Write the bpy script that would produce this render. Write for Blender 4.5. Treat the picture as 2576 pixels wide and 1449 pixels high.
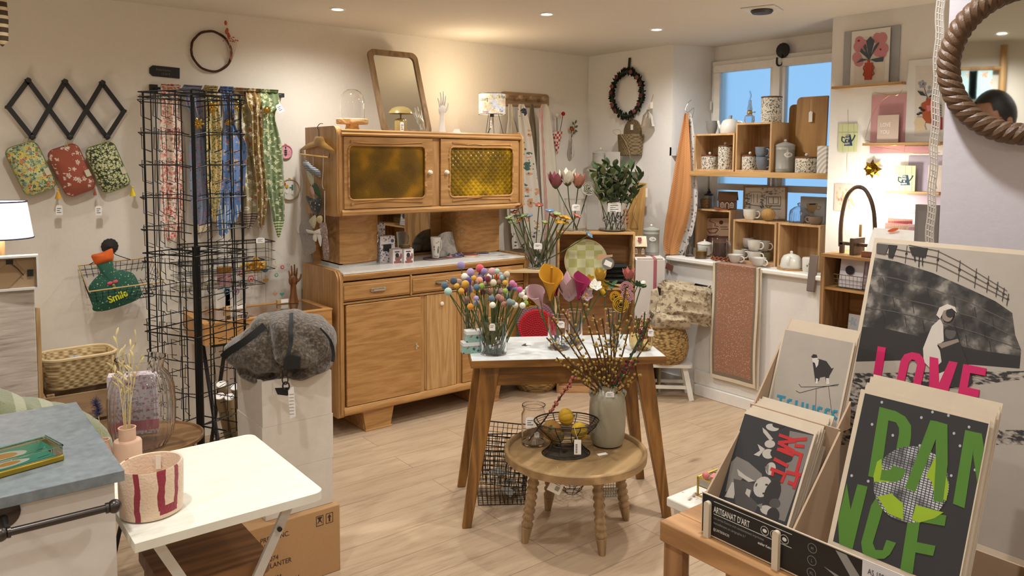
import bpy,math,random
from mathutils import Vector,Matrix,Euler
S=bpy.context.scene
for o in list(bpy.data.objects):bpy.data.objects.remove(o)
R_=random.Random(7)
rad=math.radians
# ---------------------------------------------------------------- camera
YAW,PIT,ROL,FP,CX,CY,EYE=rad(51.82),rad(4.257),rad(.318),1945.,1288.,544.,1.62
Fv=Vector((math.cos(YAW)*math.cos(PIT),math.sin(YAW)*math.cos(PIT),-math.sin(PIT)))
Rv=Vector((math.sin(YAW),-math.cos(YAW),0));Uv=Rv.cross(Fv)
R2=Rv*math.cos(ROL)+Uv*math.sin(ROL);U2=Uv*math.cos(ROL)-Rv*math.sin(ROL)
cd=bpy.data.cameras.new('camera');cam=bpy.data.objects.new('camera',cd);S.collection.objects.link(cam)
cd.sensor_width=36;cd.lens=FP/2576*36;cd.shift_y=-(724.5-CY)/2576;cd.clip_start=.05
cam.matrix_world=Matrix(((R2.x,U2.x,-Fv.x,0),(R2.y,U2.y,-Fv.y,0),(R2.z,U2.z,-Fv.z,EYE),(0,0,0,1)))
S.camera=cam
# ---------------------------------------------------------------- look
S.view_settings.view_transform='Standard';S.view_settings.look='None';S.view_settings.gamma=1
S.view_settings.use_curve_mapping=False;S.view_settings.exposure=.14
W=bpy.data.worlds.new('dusk');S.world=W;W.use_nodes=True
W.node_tree.nodes['Background'].inputs[0].default_value=(.36,.62,.90,1);W.node_tree.nodes['Background'].inputs[1].default_value=.95
LAMPK=.66
def spot(x,y,z,watt,col=(1,.975,.945),ang=160,size=.045,blend=1,aim=None):
    l=bpy.data.lights.new('spot_light','SPOT');l.energy=watt*LAMPK;l.color=col;l.spot_size=rad(ang);l.spot_blend=blend
    l.shadow_soft_size=size;o=bpy.data.objects.new('spot_light',l);S.collection.objects.link(o);o.location=(x,y,z)
    if aim:o.rotation_euler=(Vector(aim)-Vector((x,y,z))).to_track_quat('-Z','Y').to_euler()
    return o
def point(x,y,z,watt,col=(1,.8,.55),size=.04):
    l=bpy.data.lights.new('bulb_light','POINT');l.energy=watt*LAMPK;l.color=col;l.shadow_soft_size=size
    o=bpy.data.objects.new('bulb_light',l);S.collection.objects.link(o);o.location=(x,y,z);return o
CEIL=2.44
DOWN=[(1.92,4.01),(2.90,3.38),(3.77,3.33),(.55,3.3),(1.55,2.55),(2.75,1.9),(.2,1.7),(1.4,.9),(3.1,.6),(.2,-.3),(1.8,-1.2),(-1.2,1.4),(-1.2,-.8),(3.3,-1.2),(-2.1,-.3),(-2.0,-1.6)]  # unseen lamps are added for fill and to brighten the mirrored wall
for i,(x,y) in enumerate(DOWN):spot(x,y,CEIL-.02,(74,74,96,74,74,90)[i] if i < 6 else 80)
point(2.99,4.22,2.11,7.)
point(.318,3.935,1.34,9.0)
point(4.03,2.07,1.47,6.,(1,.95,.86))
# ---------------------------------------------------------------- camera helpers (a pixel of the photo and a known plane give a point)
def ray(px,py):return Fv+R2*((px-CX)/FP)-U2*((py-CY)/FP)
def hit(px,py,ax,v):
    d=ray(px,py);o=Vector((0,0,EYE));return o+d*((v-o[ax])/d[ax])
def Xp(px,py,x):return hit(px,py,0,x)
def Yp(px,py,y):return hit(px,py,1,y)
def Zp(px,py,z):return hit(px,py,2,z)
def Dp(px,py,D):return Vector((0,0,EYE))+ray(px,py)*D
# ---------------------------------------------------------------- mesh helpers
V3=Vector
def lin(h):
    h=h.lstrip('#');c=[int(h[i:i+2],16)/255 for i in (0,2,4)]
    return tuple((x/12.92 if x <= .04045 else ((x+.055)/1.055)**2.4) for x in c)+(1,)
class B:
    def __init__(s):s.v=[];s.f=[];s.m=[];s.s=[]
    def add(s,vs,fs,m=0,sm=True):
        n=len(s.v);s.v+=[tuple(q) for q in vs];s.f+=[tuple(i+n for i in f) for f in fs];s.m+=[m]*len(fs);s.s+=[sm]*len(fs);return s
    def box(s,x0,x1,y0,y1,z0,z1,m=0):
        return s.add([(x,y,z) for z in (z0,z1) for y in (y0,y1) for x in (x0,x1)],[(0,2,3,1),(4,5,7,6),(0,1,5,4),(2,6,7,3),(0,4,6,2),(1,3,7,5)],m,False)
    def obox(s,c,sz,rot=(0,0,0),m=0):
        E=rot if isinstance(rot,Matrix) else Euler(rot).to_matrix();c=V3(c)
        return s.add([c+E@V3((x*sz[0]/2,y*sz[1]/2,z*sz[2]/2)) for z in (-1,1) for y in (-1,1) for x in (-1,1)],[(0,2,3,1),(4,5,7,6),(0,1,5,4),(2,6,7,3),(0,4,6,2),(1,3,7,5)],m,False)
    def lathe(s,prof,c=(0,0,0),n=28,m=0,cap0=False,cap1=False,ax=None,fl=None,sx=1,sy=1):
        c=V3(c);vs=[]
        Q=V3((0,0,1)).rotation_difference(V3(ax)).to_matrix() if ax is not None else None
        for r,z in prof:
            for i in range(n):
                a=2*math.pi*i/n;k=r if fl is None else fl(r,a,z);p=V3((k*math.cos(a)*sx,k*math.sin(a)*sy,z));vs.append(c+(Q@p if Q else p))
        fs=[(j*n+i,j*n+(i+1) % n,(j+1)*n+(i+1) % n,(j+1)*n+i) for j in range(len(prof)-1) for i in range(n)]
        if cap0:fs.append(tuple(range(n-1,-1,-1)))
        if cap1:fs.append(tuple((len(prof)-1)*n+i for i in range(n)))
        return s.add(vs,fs,m)
    def cyl(s,p0,p1,r0,r1=None,n=14,m=0):
        r1=r0 if r1 is None else r1;p0=V3(p0);p1=V3(p1)
        return s.lathe([(r0,0),(r1,(p1-p0).length)],p0,n,m,True,True,ax=(p1-p0).normalized())
    def tube(s,pts,r,n=6,closed=False,m=0):
        pts=[V3(p) for p in pts];k=len(pts);vs=[];up=None
        rs=r if isinstance(r,(list,tuple)) else [r]*k
        for i,p in enumerate(pts):
            if closed:t=pts[(i+1) % k]-pts[i-1]
            else:t=pts[min(i+1,k-1)]-pts[max(i-1,0)]
            t=t.normalized() if t.length > 1e-9 else V3((0,0,1))
            if up is None:up=V3((0,0,1)) if abs(t.z) < .9 else V3((1,0,0))
            u=up-t*up.dot(t)
            if u.length < 1e-6:u=t.orthogonal()
            u.normalize();up=u;w=t.cross(u)
            vs+=[p+(u*math.cos(2*math.pi*j/n)+w*math.sin(2*math.pi*j/n))*rs[i] for j in range(n)]
        fs=[(i*n+j,i*n+(j+1) % n,((i+1) % k)*n+(j+1) % n,((i+1) % k)*n+j) for i in range(k if closed else k-1) for j in range(n)]
        if not closed:fs+=[tuple(range(n-1,-1,-1)),tuple((k-1)*n+j for j in range(n))]
        return s.add(vs,fs,m)
    def ball(s,c,r,n=10,sc=(1,1,1),m=0,rot=None,fl=None):
        c=V3(c);vs=[];k=max(4,n//2+1)
        for j in range(k+1):
            t=math.pi*j/k
            for i in range(n):
                a=2*math.pi*i/n;q=r*(fl(a,t) if fl else 1);p=V3((q*math.sin(t)*math.cos(a)*sc[0],q*math.sin(t)*math.sin(a)*sc[1],q*math.cos(t)*sc[2]));vs.append(c+(rot@p if rot else p))
        fs=[((j+1)*n+i,(j+1)*n+(i+1) % n,j*n+(i+1) % n,j*n+i) for j in range(k) for i in range(n)]
        return s.add(vs,fs,m)
    def prism(s,poly,h0,h1,fr=None,m=0,sm=False):
        o,u,v,w=fr or (V3((0,0,0)),V3((1,0,0)),V3((0,1,0)),V3((0,0,1)));k=len(poly)
        vs=[o+u*a+v*b+w*h0 for a,b in poly]+[o+u*a+v*b+w*h1 for a,b in poly]
        s.add(vs,[tuple(range(k-1,-1,-1)),tuple(range(k,2*k))],m,False)
        return s.add(vs,[(i,(i+1) % k,k+(i+1) % k,k+i) for i in range(k)],m,sm)
    def sheet(s,fn,nu,nv,th=0,m=0):
        P=[[V3(fn(i/nu,j/nv)) for i in range(nu+1)] for j in range(nv+1)];w=nu+1
        fs=[(j*w+i,j*w+i+1,(j+1)*w+i+1,(j+1)*w+i) for j in range(nv) for i in range(nu)]
        vs=[p for r in P for p in r]
        if th:
            N=[]
            for j in range(nv+1):
                for i in range(nu+1):
                    a=P[j][min(i+1,nu)]-P[j][max(i-1,0)];b=P[min(j+1,nv)][i]-P[max(j-1,0)][i];q=a.cross(b);N.append(q.normalized() if q.length > 1e-12 else V3((0,0,1)))
            k=len(vs);vs=vs+[v+q*th for v,q in zip(vs,N)]
            fs=[f[::-1] for f in fs]+[tuple(i+k for i in f) for f in fs]
            ed=[(i,i+1) for i in range(nu)]+[(nv*w+i+1,nv*w+i) for i in range(nu)]+[((j+1)*w,j*w) for j in range(nv)]+[(j*w+nu,(j+1)*w+nu) for j in range(nv)]
            fs+=[(a,b,b+k,a+k) for a,b in ed]
        return s.add(vs,fs,m)
def frame(o,u,v):
    u=V3(u).normalized();v=V3(v).normalized();return (V3(o),u,v,u.cross(v))
def ob(name,b,mat,parent=None,loc=None,rz=0,bev=0,sub=0,ang=38,local=None):
    me=bpy.data.meshes.new(name);me.from_pydata(b.v,[],b.f);ms=mat if isinstance(mat,(list,tuple)) else [mat]
    for q in ms:me.materials.append(q)
    me.polygons.foreach_set('material_index',b.m);me.polygons.foreach_set('use_smooth',b.s)
    me.update();me.set_sharp_from_angle(angle=rad(ang))
    o=bpy.data.objects.new(name,me);S.collection.objects.link(o)
    if loc is not None:o.location=loc
    o.rotation_euler=(0,0,rz)
    if parent:o.parent=parent
    if bev:
        q=o.modifiers.new('b','BEVEL');q.width=bev;q.segments=2;q.limit_method='ANGLE';q.angle_limit=rad(40)
    if sub:q=o.modifiers.new('s','SUBSURF');q.levels=q.render_levels=sub
    return o
def tag(o,label,cat,group=None,kind=None):
    o['label']=label;o['category']=cat
    if group:o['group']=group
    if kind:o['kind']=kind
    return o
def T(name,label,cat,loc=(0,0,0),rz=0,group=None,rot=None):
    o=bpy.data.objects.new(name,None);o.empty_display_size=.02;S.collection.objects.link(o);o.location=loc;o.rotation_euler=rot or (0,0,rz);return tag(o,label,cat,group)
def struct(name,b,mat,**k):
    o=ob(name,b,mat,**k);o['kind']='structure';return o
def dup(o,loc=None,rz=None,label=None,group=None,parent=None):
    c=o.copy();S.collection.objects.link(c);c.parent=parent
    if loc is not None:c.location=loc
    if rz is not None:c.rotation_euler=(0,0,rz)
    if label:c['label']=label
    if group:c['group']=group
    for ch in [q for q in bpy.data.objects if q.parent==o]:dup(ch,parent=c)
    return c
def lab(o,s):o['label']=s;return o
_tx={}
def text(b,s,fr,size,m=0,sx=1.,h=.0004,al='LEFT',bold=0):
    key=(s,al,bold)
    if key not in _tx:
        c=bpy.data.curves.new('t','FONT');c.body=s;c.align_x=al;c.size=1;c.offset=bold;c.resolution_u=3
        o=bpy.data.objects.new('t',c);me=bpy.data.meshes.new_from_object(o)
        _tx[key]=([tuple(v.co) for v in me.vertices],[tuple(p.vertices) for p in me.polygons])
        bpy.data.objects.remove(o);bpy.data.curves.remove(c);bpy.data.meshes.remove(me)
    vs,fs=_tx[key];o,u,v,w=fr
    b.add([o+u*(p[0]*size*sx)+v*(p[1]*size)+w*h for p in vs],fs,m,False)
def ell(cx,cy,rx,ry=None,n=20,a0=0,a1=360):
    ry=rx if ry is None else ry;k=n if a1-a0 >= 360 else n+1
    return [(cx+rx*math.cos(rad(a0+(a1-a0)*i/n)),cy+ry*math.sin(rad(a0+(a1-a0)*i/n))) for i in range(k)]
def rrect(x0,x1,y0,y1,r,n=5):
    return ell(x1-r,y1-r,r,n=n,a0=0,a1=90)+ell(x0+r,y1-r,r,n=n,a0=90,a1=180)+ell(x0+r,y0+r,r,n=n,a0=180,a1=270)+ell(x1-r,y0+r,r,n=n,a0=270,a1=359.9)
def smooth(pts,n=6):
    P=[V3(p) for p in pts];out=[]
    for i in range(len(P)-1):
        a,b,c,d=P[max(i-1,0)],P[i],P[i+1],P[min(i+2,len(P)-1)]
        for k in range(n):
            t=k/n;out.append(.5*((2*b)+(c-a)*t+(2*a-5*b+4*c-d)*t*t+(3*b-a-3*c+d)*t*t*t))
    out.append(P[-1]);return out
# ---------------------------------------------------------------- materials
class N:
    def __init__(s,name):
        s.mat=bpy.data.materials.new(name);s.mat.use_nodes=True;s.t=s.mat.node_tree;s.b=s.t.nodes['Principled BSDF'];s.tc=None
    def n(s,ty,**k):
        q=s.t.nodes.new(ty)
        for a,v in k.items():
            if a.startswith('i_'):q.inputs[int(a[2:])].default_value=v
            else:setattr(q,a,v)
        return q
    def l(s,a,b):s.t.links.new(a,b)
    def co(s,scale=(1,1,1),loc=(0,0,0),rot=(0,0,0),src='Object'):
        tc=s.n('ShaderNodeTexCoord');mp=s.n('ShaderNodeMapping');mp.inputs['Scale'].default_value=scale;mp.inputs['Location'].default_value=loc;mp.inputs['Rotation'].default_value=rot
        s.l(tc.outputs[src],mp.inputs[0]);return mp.outputs[0]
    def ramp(s,fac,stops,const=False):
        r=s.n('ShaderNodeValToRGB');e=r.color_ramp.elements
        if const:r.color_ramp.interpolation='CONSTANT'
        while len(e) < len(stops):e.new(.5)
        for q,(p,c) in zip(e,stops):q.position=p;q.color=lin(c) if isinstance(c,str) else c
        s.l(fac,r.inputs[0]);return r.outputs[0]
    def mix(s,fac,a,b,mode='MIX'):
        q=s.n('ShaderNodeMix',data_type='RGBA',blend_type=mode)
        for v,i in ((fac,0),(a,6),(b,7)):
            if isinstance(v,str):q.inputs[i].default_value=lin(v)
            elif isinstance(v,(int,float,tuple)):q.inputs[i].default_value=v
            else:s.l(v,q.inputs[i])
        return q.outputs[2]
    def math(s,op,a,b=0.,c=0.):
        q=s.n('ShaderNodeMath',operation=op)
        for i,v in enumerate((a,b,c)):
            if isinstance(v,(int,float)):q.inputs[i].default_value=v
            else:s.l(v,q.inputs[i])
        return q.outputs[0]
    def bump(s,h,st=.3,d=.01):
        q=s.n('ShaderNodeBump');q.inputs['Strength'].default_value=st;q.inputs['Distance'].default_value=d;s.l(h,q.inputs['Height']);s.l(q.outputs[0],s.b.inputs['Normal'])
    def base(s,c):
        if isinstance(c,(str,tuple)):s.b.inputs['Base Color'].default_value=lin(c) if isinstance(c,str) else c
        else:s.l(c,s.b.inputs['Base Color'])
    def set(s,**k):
        for a,v in k.items():s.b.inputs[{'rough':'Roughness','metal':'Metallic','trans':'Transmission Weight','ior':'IOR','alpha':'Alpha','coat':'Coat Weight','sheen':'Sheen Weight','spec':'Specular IOR Level'}[a]].default_value=v
        return s
_m={}
def M(c,rough=.55,metal=0,bump=0,bs=200,**k):
    key=(c,rough,metal,bump,bs,tuple(k.items()))
    if key in _m:return _m[key]
    q=N('paint_'+c);q.set(rough=rough,metal=metal,**k)
    nz=q.n('ShaderNodeTexNoise');nz.inputs['Scale'].default_value=bs if bump else 30;nz.inputs['Detail'].default_value=3
    q.l(q.co(),nz.inputs['Vector'])
    cc=lin(c);q.base(q.mix(nz.outputs[0],tuple(x*.93 for x in cc[:3])+(1,),tuple(min(1,x*1.07) for x in cc[:3])+(1,)))
    if bump:q.bump(nz.outputs[0],bump,.002)
    _m[key]=q.mat;return q.mat
def emit(c,st,name='lit'):
    key=('e',c,st)
    if key in _m:return _m[key]
    q=N(name);q.base(c);q.b.inputs['Emission Color'].default_value=lin(c);q.b.inputs['Emission Strength'].default_value=st;_m[key]=q.mat;return q.mat
def wood(c1,c2,ax='x',sc=9.,rough=.5,st=.5,c3=None,rings=2.2,bump=.15):
    key=('w',c1,c2,ax,sc,rough,st,c3,rings)
    if key in _m:return _m[key]
    q=N('wood');q.set(rough=rough)
    k={'x':(.09,1,1),'y':(1,.09,1),'z':(1,1,.09)}[ax]
    v=q.co(tuple(sc*i for i in k))
    n1=q.n('ShaderNodeTexNoise');n1.inputs['Scale'].default_value=.9;n1.inputs['Detail'].default_value=2;q.l(v,n1.inputs['Vector'])
    wv=q.math('SINE',q.math('MULTIPLY',n1.outputs[0],rings*16));wv=q.math('MULTIPLY_ADD',wv,.5,.5)
    n2=q.n('ShaderNodeTexNoise');n2.inputs['Scale'].default_value=9;n2.inputs['Detail'].default_value=5;n2.inputs['Roughness'].default_value=.7;q.l(v,n2.inputs['Vector'])
    f=q.math('ADD',q.math('MULTIPLY',wv,st),q.math('MULTIPLY',n2.outputs[0],1-st))
    q.base(q.ramp(f,[(.15,c2),(.75,c1)] if not c3 else [(.1,c3),(.4,c2),(.8,c1)]))
    if bump:q.bump(n2.outputs[0],bump,.002)
    _m[key]=q.mat;return q.mat
def glass(c='#ffffff',rough=0.,ior=1.45,name='clear_glass'):
    key=('g',c,rough,ior)
    if key in _m:return _m[key]
    q=N(name);q.base(c);q.set(rough=rough,trans=1.,ior=ior);_m[key]=q.mat;return q.mat
def floral(bg,cols,sc=40.,th=.33,bg2=None,rough=.85,sc2=None,leaf=None):
    key=('f',bg,tuple(cols),sc,th,bg2,tuple(leaf or ()))
    if key in _m:return _m[key]
    q=N('printed_cloth');q.set(rough=rough,sheen=.3);v=q.co()
    def layer(prev,s,cs,t,off,pet=0):
        vo=q.n('ShaderNodeTexVoronoi');vo.inputs['Scale'].default_value=s
        mp=q.n('ShaderNodeVectorMath',operation='ADD');mp.inputs[1].default_value=(off,off*2,off*3);q.l(v,mp.inputs[0])
        nz=q.n('ShaderNodeTexNoise');nz.inputs['Scale'].default_value=s*1.3;q.l(mp.outputs[0],nz.inputs['Vector'])
        ad=q.n('ShaderNodeVectorMath',operation='MULTIPLY_ADD');ad.inputs[1].default_value=(.22/s if pet else .5/s,)*3;q.l(nz.outputs['Color'],ad.inputs[0]);q.l(mp.outputs[0],ad.inputs[2]);q.l(ad.outputs[0],vo.inputs['Vector'])
        sp=q.n('ShaderNodeSeparateColor');q.l(vo.outputs['Color'],sp.inputs[0])
        col=q.ramp(sp.outputs[0],[(i/len(cs),c) for i,c in enumerate(cs)],True)
        if pet:
            sb=q.n('ShaderNodeVectorMath',operation='SUBTRACT');q.l(ad.outputs[0],sb.inputs[0]);q.l(vo.outputs['Position'],sb.inputs[1]);s2=q.n('ShaderNodeSeparateXYZ');q.l(sb.outputs[0],s2.inputs[0])
            an=q.math('ARCTAN2',s2.outputs[2],q.math('ADD',s2.outputs[0],s2.outputs[1]));wv=q.math('MULTIPLY_ADD',q.math('COSINE',q.math('MULTIPLY',an,pet)),.30,.86)
            d=q.math('DIVIDE',vo.outputs['Distance'],wv);c1=q.mix(q.math('LESS_THAN',d,t),prev,col)
            return q.mix(q.math('LESS_THAN',d,t*.27),c1,cs[-1] if len(cs) > 1 else bg),vo
        return q.mix(q.math('LESS_THAN',vo.outputs['Distance'],t),prev,col),vo
    base=bg
    if bg2:
        nz=q.n('ShaderNodeTexNoise');nz.inputs['Scale'].default_value=sc*.5;q.l(v,nz.inputs['Vector']);base=q.mix(q.math('GREATER_THAN',nz.outputs[0],.5),bg,bg2)
    if leaf:base,_=layer(base,sc*1.5,leaf,.36,3.)
    c,vo=layer(base,sc,cols,th*1.12,0.,5)
    c2,_=layer(c,sc*2.3,[cols[-1],bg],.16,1.7)
    q.base(c2);_m[key]=q.mat;return q.mat
def stripes(c1,c2,ax=0,per=.01,duty=.5,rough=.85,c3=None):
    key=('s',c1,c2,ax,per,duty)
    if key in _m:return _m[key]
    q=N('striped_cloth');q.set(rough=rough);sp=q.n('ShaderNodeSeparateXYZ');q.l(q.co(),sp.inputs[0])
    f=q.math('LESS_THAN',q.math('FRACT',q.math('DIVIDE',q.math('ADD',sp.outputs[ax],10.0013),per)),duty)
    q.base(q.mix(f,c1,c2));_m[key]=q.mat;return q.mat
def checks(c1,c2,sc,rough=.8,axes=(1,1,1)):
    key=('c',c1,c2,sc,axes)
    if key in _m:return _m[key]
    q=N('checked');q.set(rough=rough);t=q.n('ShaderNodeTexChecker');t.inputs['Scale'].default_value=sc;t.inputs[1].default_value=lin(c1);t.inputs[2].default_value=lin(c2)
    q.l(q.co(axes,(.003,.0031,.0029)),t.inputs[0]);q.base(t.outputs[0]);_m[key]=q.mat;return q.mat
def weave(c1,c2,sc=60.,rough=.8,d=.004):
    key=('v',c1,c2,sc)
    if key in _m:return _m[key]
    q=N('woven_fibre');q.set(rough=rough);sp=q.n('ShaderNodeSeparateXYZ');q.l(q.co(),sp.inputs[0])
    nz=q.n('ShaderNodeTexNoise');nz.inputs['Scale'].default_value=sc*.6;q.l(q.co(),nz.inputs['Vector'])
    xy=q.math('ADD',sp.outputs[0],q.math('MULTIPLY',sp.outputs[1],1.3))
    row=q.math('FLOOR',q.math('MULTIPLY',sp.outputs[2],sc))
    a=q.math('SINE',q.math('MULTIPLY',q.math('ADD',q.math('MULTIPLY',xy,sc*.6),q.math('MULTIPLY',row,.5)),6.283))
    b=q.math('SINE',q.math('MULTIPLY',sp.outputs[2],sc*6.283))
    f=q.math('MULTIPLY_ADD',q.math('MULTIPLY',a,b),.35,q.math('MULTIPLY_ADD',nz.outputs[0],.6,.2))
    q.base(q.ramp(f,[(.2,c2),(.75,c1)]));q.bump(f,.8,d);_m[key]=q.mat;return q.mat
def bust(px,py,ax,v):return tuple(hit(px,py,ax,v))
WIRE=M('#1b1a19',.45,.6);WHITE=M('#e9e6df',.45);CARD=M('#f2f0ea',.6);BLACK=M('#141312',.5);BRASS=M('#c9b27a',.25,1.);CHROME=M('#d8d6d0',.12,1.)
GLASS=glass();TWINE=M('#b39a6d',.9);LEAF=M('#3f5a2c',.8);STEM=M('#4c5a2a',.8);INK=M('#2b2a2e',.8)
def pricetag(name_parent,p,w=.03,h=.045,rz=0,tilt=0,lines=3,name='price_tag',hole=True,m=CARD,cat=None,th=.0008):
    b=B();E=Euler((0,tilt,rz)).to_matrix();u=E@V3((1,0,0));v=E@V3((0,0,1));fr=(V3(p),u,v,u.cross(v))
    b.prism([(-w/2,-h),(w/2,-h),(w/2,-.006),(w*.25,0),(-w*.25,0),(-w/2,-.006)],-th/2,th/2,fr)
    for i in range(lines):b.prism([(-w*.32,-h*(.3+.2*i)),(w*.3-(i % 2)*w*.2,-h*(.3+.2*i)),(w*.3-(i % 2)*w*.2,-h*(.36+.2*i)),(-w*.32,-h*(.36+.2*i))],th/2,th/2+.0003,fr,1)
    return ob(name,b,[m,INK],name_parent)
# ================================================================ the room
def wallmat(c='#e4ddd0'):
    q=N('painted_plaster');q.set(rough=.85);nz=q.n('ShaderNodeTexNoise');nz.inputs['Scale'].default_value=60;nz.inputs['Detail'].default_value=4;q.l(q.co(),nz.inputs['Vector'])
    cc=lin(c);q.base(q.mix(nz.outputs[0],tuple(x*.96 for x in cc[:3])+(1,),tuple(min(1,x*1.03) for x in cc[:3])+(1,)));q.bump(nz.outputs[0],.12,.004);return q.mat
WALL=wallmat();WALLW=wallmat('#e6e3de');LILAC=wallmat('#cfcbd3');CEILM=wallmat('#dcd6ca')
def floormat():
    q=N('oak_planks');q.set(rough=.42);v=q.co()
    br=q.n('ShaderNodeTexBrick');br.offset=.37;br.inputs['Scale'].default_value=1;br.inputs['Mortar Size'].default_value=.0016;br.inputs['Brick Width'].default_value=1.25;br.inputs['Row Height'].default_value=.19;br.inputs['Mortar Smooth'].default_value=.1
    br.inputs[1].default_value=(0,0,0,1);br.inputs[2].default_value=(1,1,1,1);br.inputs[3].default_value=(.5,.5,.5,1);q.l(v,br.inputs['Vector'])
    ad=q.n('ShaderNodeVectorMath',operation='MULTIPLY_ADD');ad.inputs[1].default_value=(7,3,5);q.l(br.outputs[0],ad.inputs[0]);q.l(v,ad.inputs[2])
    mp=q.n('ShaderNodeMapping');mp.inputs['Scale'].default_value=(.8,7,1);q.l(ad.outputs[0],mp.inputs[0])
    n1=q.n('ShaderNodeTexNoise');n1.inputs['Scale'].default_value=1.3;n1.inputs['Detail'].default_value=3;q.l(mp.outputs[0],n1.inputs['Vector'])
    n2=q.n('ShaderNodeTexNoise');n2.inputs['Scale'].default_value=14;n2.inputs['Detail'].default_value=5;q.l(mp.outputs[0],n2.inputs['Vector'])
    w=q.math('MULTIPLY_ADD',q.math('SINE',q.math('MULTIPLY',n1.outputs[0],30)),.5,.5)
    f=q.math('ADD',q.math('MULTIPLY',w,.28),q.math('MULTIPLY',n2.outputs[0],.75))
    c=q.ramp(f,[(.12,'#9a826a'),(.4,'#b8a084'),(.9,'#cab396')])
    kn=q.n('ShaderNodeTexVoronoi');kn.inputs['Scale'].default_value=1.0;mk=q.n('ShaderNodeMapping');mk.inputs['Scale'].default_value=(1.6,4.2,1);q.l(ad.outputs[0],mk.inputs[0]);q.l(mk.outputs[0],kn.inputs['Vector'])
    c=q.mix(q.ramp(kn.outputs['Distance'],[(.02,(.75,)*3+(1,)),(.11,(0,0,0,1))]),c,'#6d5138')
    c=q.mix(q.math('MULTIPLY',q.math('MULTIPLY',br.outputs['Color'],1.),.22),c,'#a58b6e')
    c=q.mix(q.math('MULTIPLY',br.outputs['Fac'],.6),c,'#5b4631')
    q.base(c);q.bump(f,.08,.003);return q.mat
YW=4.56;XA=4.36;XW=4.70;YP=2.42
struct('floor',B().box(-2.6,5.2,-2.6,4.8,-.08,0),floormat())
struct('ceiling',B().box(-2.6,5.2,-2.6,4.8,CEIL,CEIL+.08),CEILM)
struct('wall_back',B().box(-2.6,XA+.3,YW,YW+.1,0,CEIL),WALL)
struct('wall_left',B().box(-2.6,-2.5,-2.6,YW,0,CEIL),WALL)
struct('wall_front',B().box(-2.6,5.2,-2.6,-2.5,0,CEIL),WALL)
b=B();b.box(XA,XA+.1,3.69,YW,0,CEIL)
b.prism([(XA,3.69),(XW,3.585),(XW+.15,3.585),(XW+.15,YW),(XA+.1,YW),(XA+.1,3.7)],0,CEIL);struct('wall_right',b,WALLW)
struct('wall_pier',B().box(4.25,5.1,-2.5,YP,0,CEIL),WALLW)
struct('wall_window_breast',B().box(4.275,XW+.1,YP,3.69,0,.905),WALLW)
struct('wall_window_lintel',B().box(XW,XW+.15,YP,3.6,2.325,CEIL),WALLW)
struct('trim_1',B().box(4.24,XW,YP,3.625,.905,.936),M('#ece9e2',.35),bev=.008)
b=B();b.box(4.235,4.275,YP,3.34,0,.075);b.box(4.255,4.275,YP,3.36,.075,.17);b.box(4.262,4.275,YP,3.69,0,.09);b.box(4.345,XA,3.7,YW,0,.09)
struct('baseboard_right',b,M('#e8e5de',.4),bev=.004)
struct('baseboard_back',B().box(-2.5,XA,YW-.014,YW,0,.08),M('#e3ded4',.4),bev=.003)
# window: fixed frame, two casements with a glazing bar, frosted panes, dusk outside
WF=M('#ebe8e2',.4);b=B()
def rectframe(b,y0,y1,z0,z1,w,x0,x1,m=0):
    b.box(x0,x1,y0,y1,z0,z0+w,m).box(x0,x1,y0,y1,z1-w,z1,m).box(x0,x1,y0,y0+w,z0+w,z1-w,m).box(x0,x1,y1-w,y1,z0+w,z1-w,m)
rectframe(b,YP,3.585,.93,2.33,.035,XW-.03,XW+.06)
fr=struct('window_1',b,WF,bev=.003)
b=B();rectframe(b,3.03,3.552,.96,2.30,.055,XW-.055,XW-.01);b.box(XW-.05,XW-.012,3.085,3.50,1.405,1.45);c1=ob('casement',b,WF,fr,bev=.004)
b=B();rectframe(b,YP+.035,3.025,.96,2.30,.055,XW-.055,XW-.01);b.box(XW-.05,XW-.012,YP+.09,2.97,1.405,1.45);b.box(XW-.075,XW-.05,3.0,3.055,.96,2.30);c2=ob('casement',b,WF,fr,bev=.004)
PANE=N('frosted_pane');PANE.base('#e8f4ff');PANE.set(rough=.35,trans=1.,ior=1.2);PANE=PANE.mat
for c,y0,y1 in ((c1,3.08,3.50),(c2,YP+.08,2.975)):ob('pane',B().box(XW-.036,XW-.03,y0,y1,1.0,2.25),PANE,c)
ob('hinge',B().cyl((XW-.06,3.565,1.98),(XW-.06,3.565,2.045),.009),M('#cfccc6',.3),fr)
ob('latch',B().box(XW-.10,XW-.075,3.015,3.04,1.40,1.50).cyl((XW-.10,3.027,1.43),(XW-.10,3.027,1.53),.011),M('#b9bab8',.3,.6),fr)
# partition at the right, standing in front of the pier (lilac in the photo), carries the rope mirror
# ceiling lamps
for i,(x,y) in enumerate(DOWN):
    near=i < 3
    t=T('ceiling_spotlight',['recessed ceiling spotlight above the left end of the wooden cabinet','recessed ceiling spotlight near the middle of the ceiling','recessed ceiling spotlight nearest the window'][i] if near else 'added fill spotlight in the ceiling, out of view over the shop floor','ceiling light',(x,y,CEIL),group='recessed ceiling spotlights')
    ob('trim_ring',B().lathe([(.030,-.003),(.033,-.006),(.044,-.006),(.046,0)],n=24),M('#f0eee8',.4),t)
    ob('lamp_disc',B().lathe([(.0001,-.001),(.030,-.002)],n=20),emit('#fff3dc',16.),t)
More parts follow.
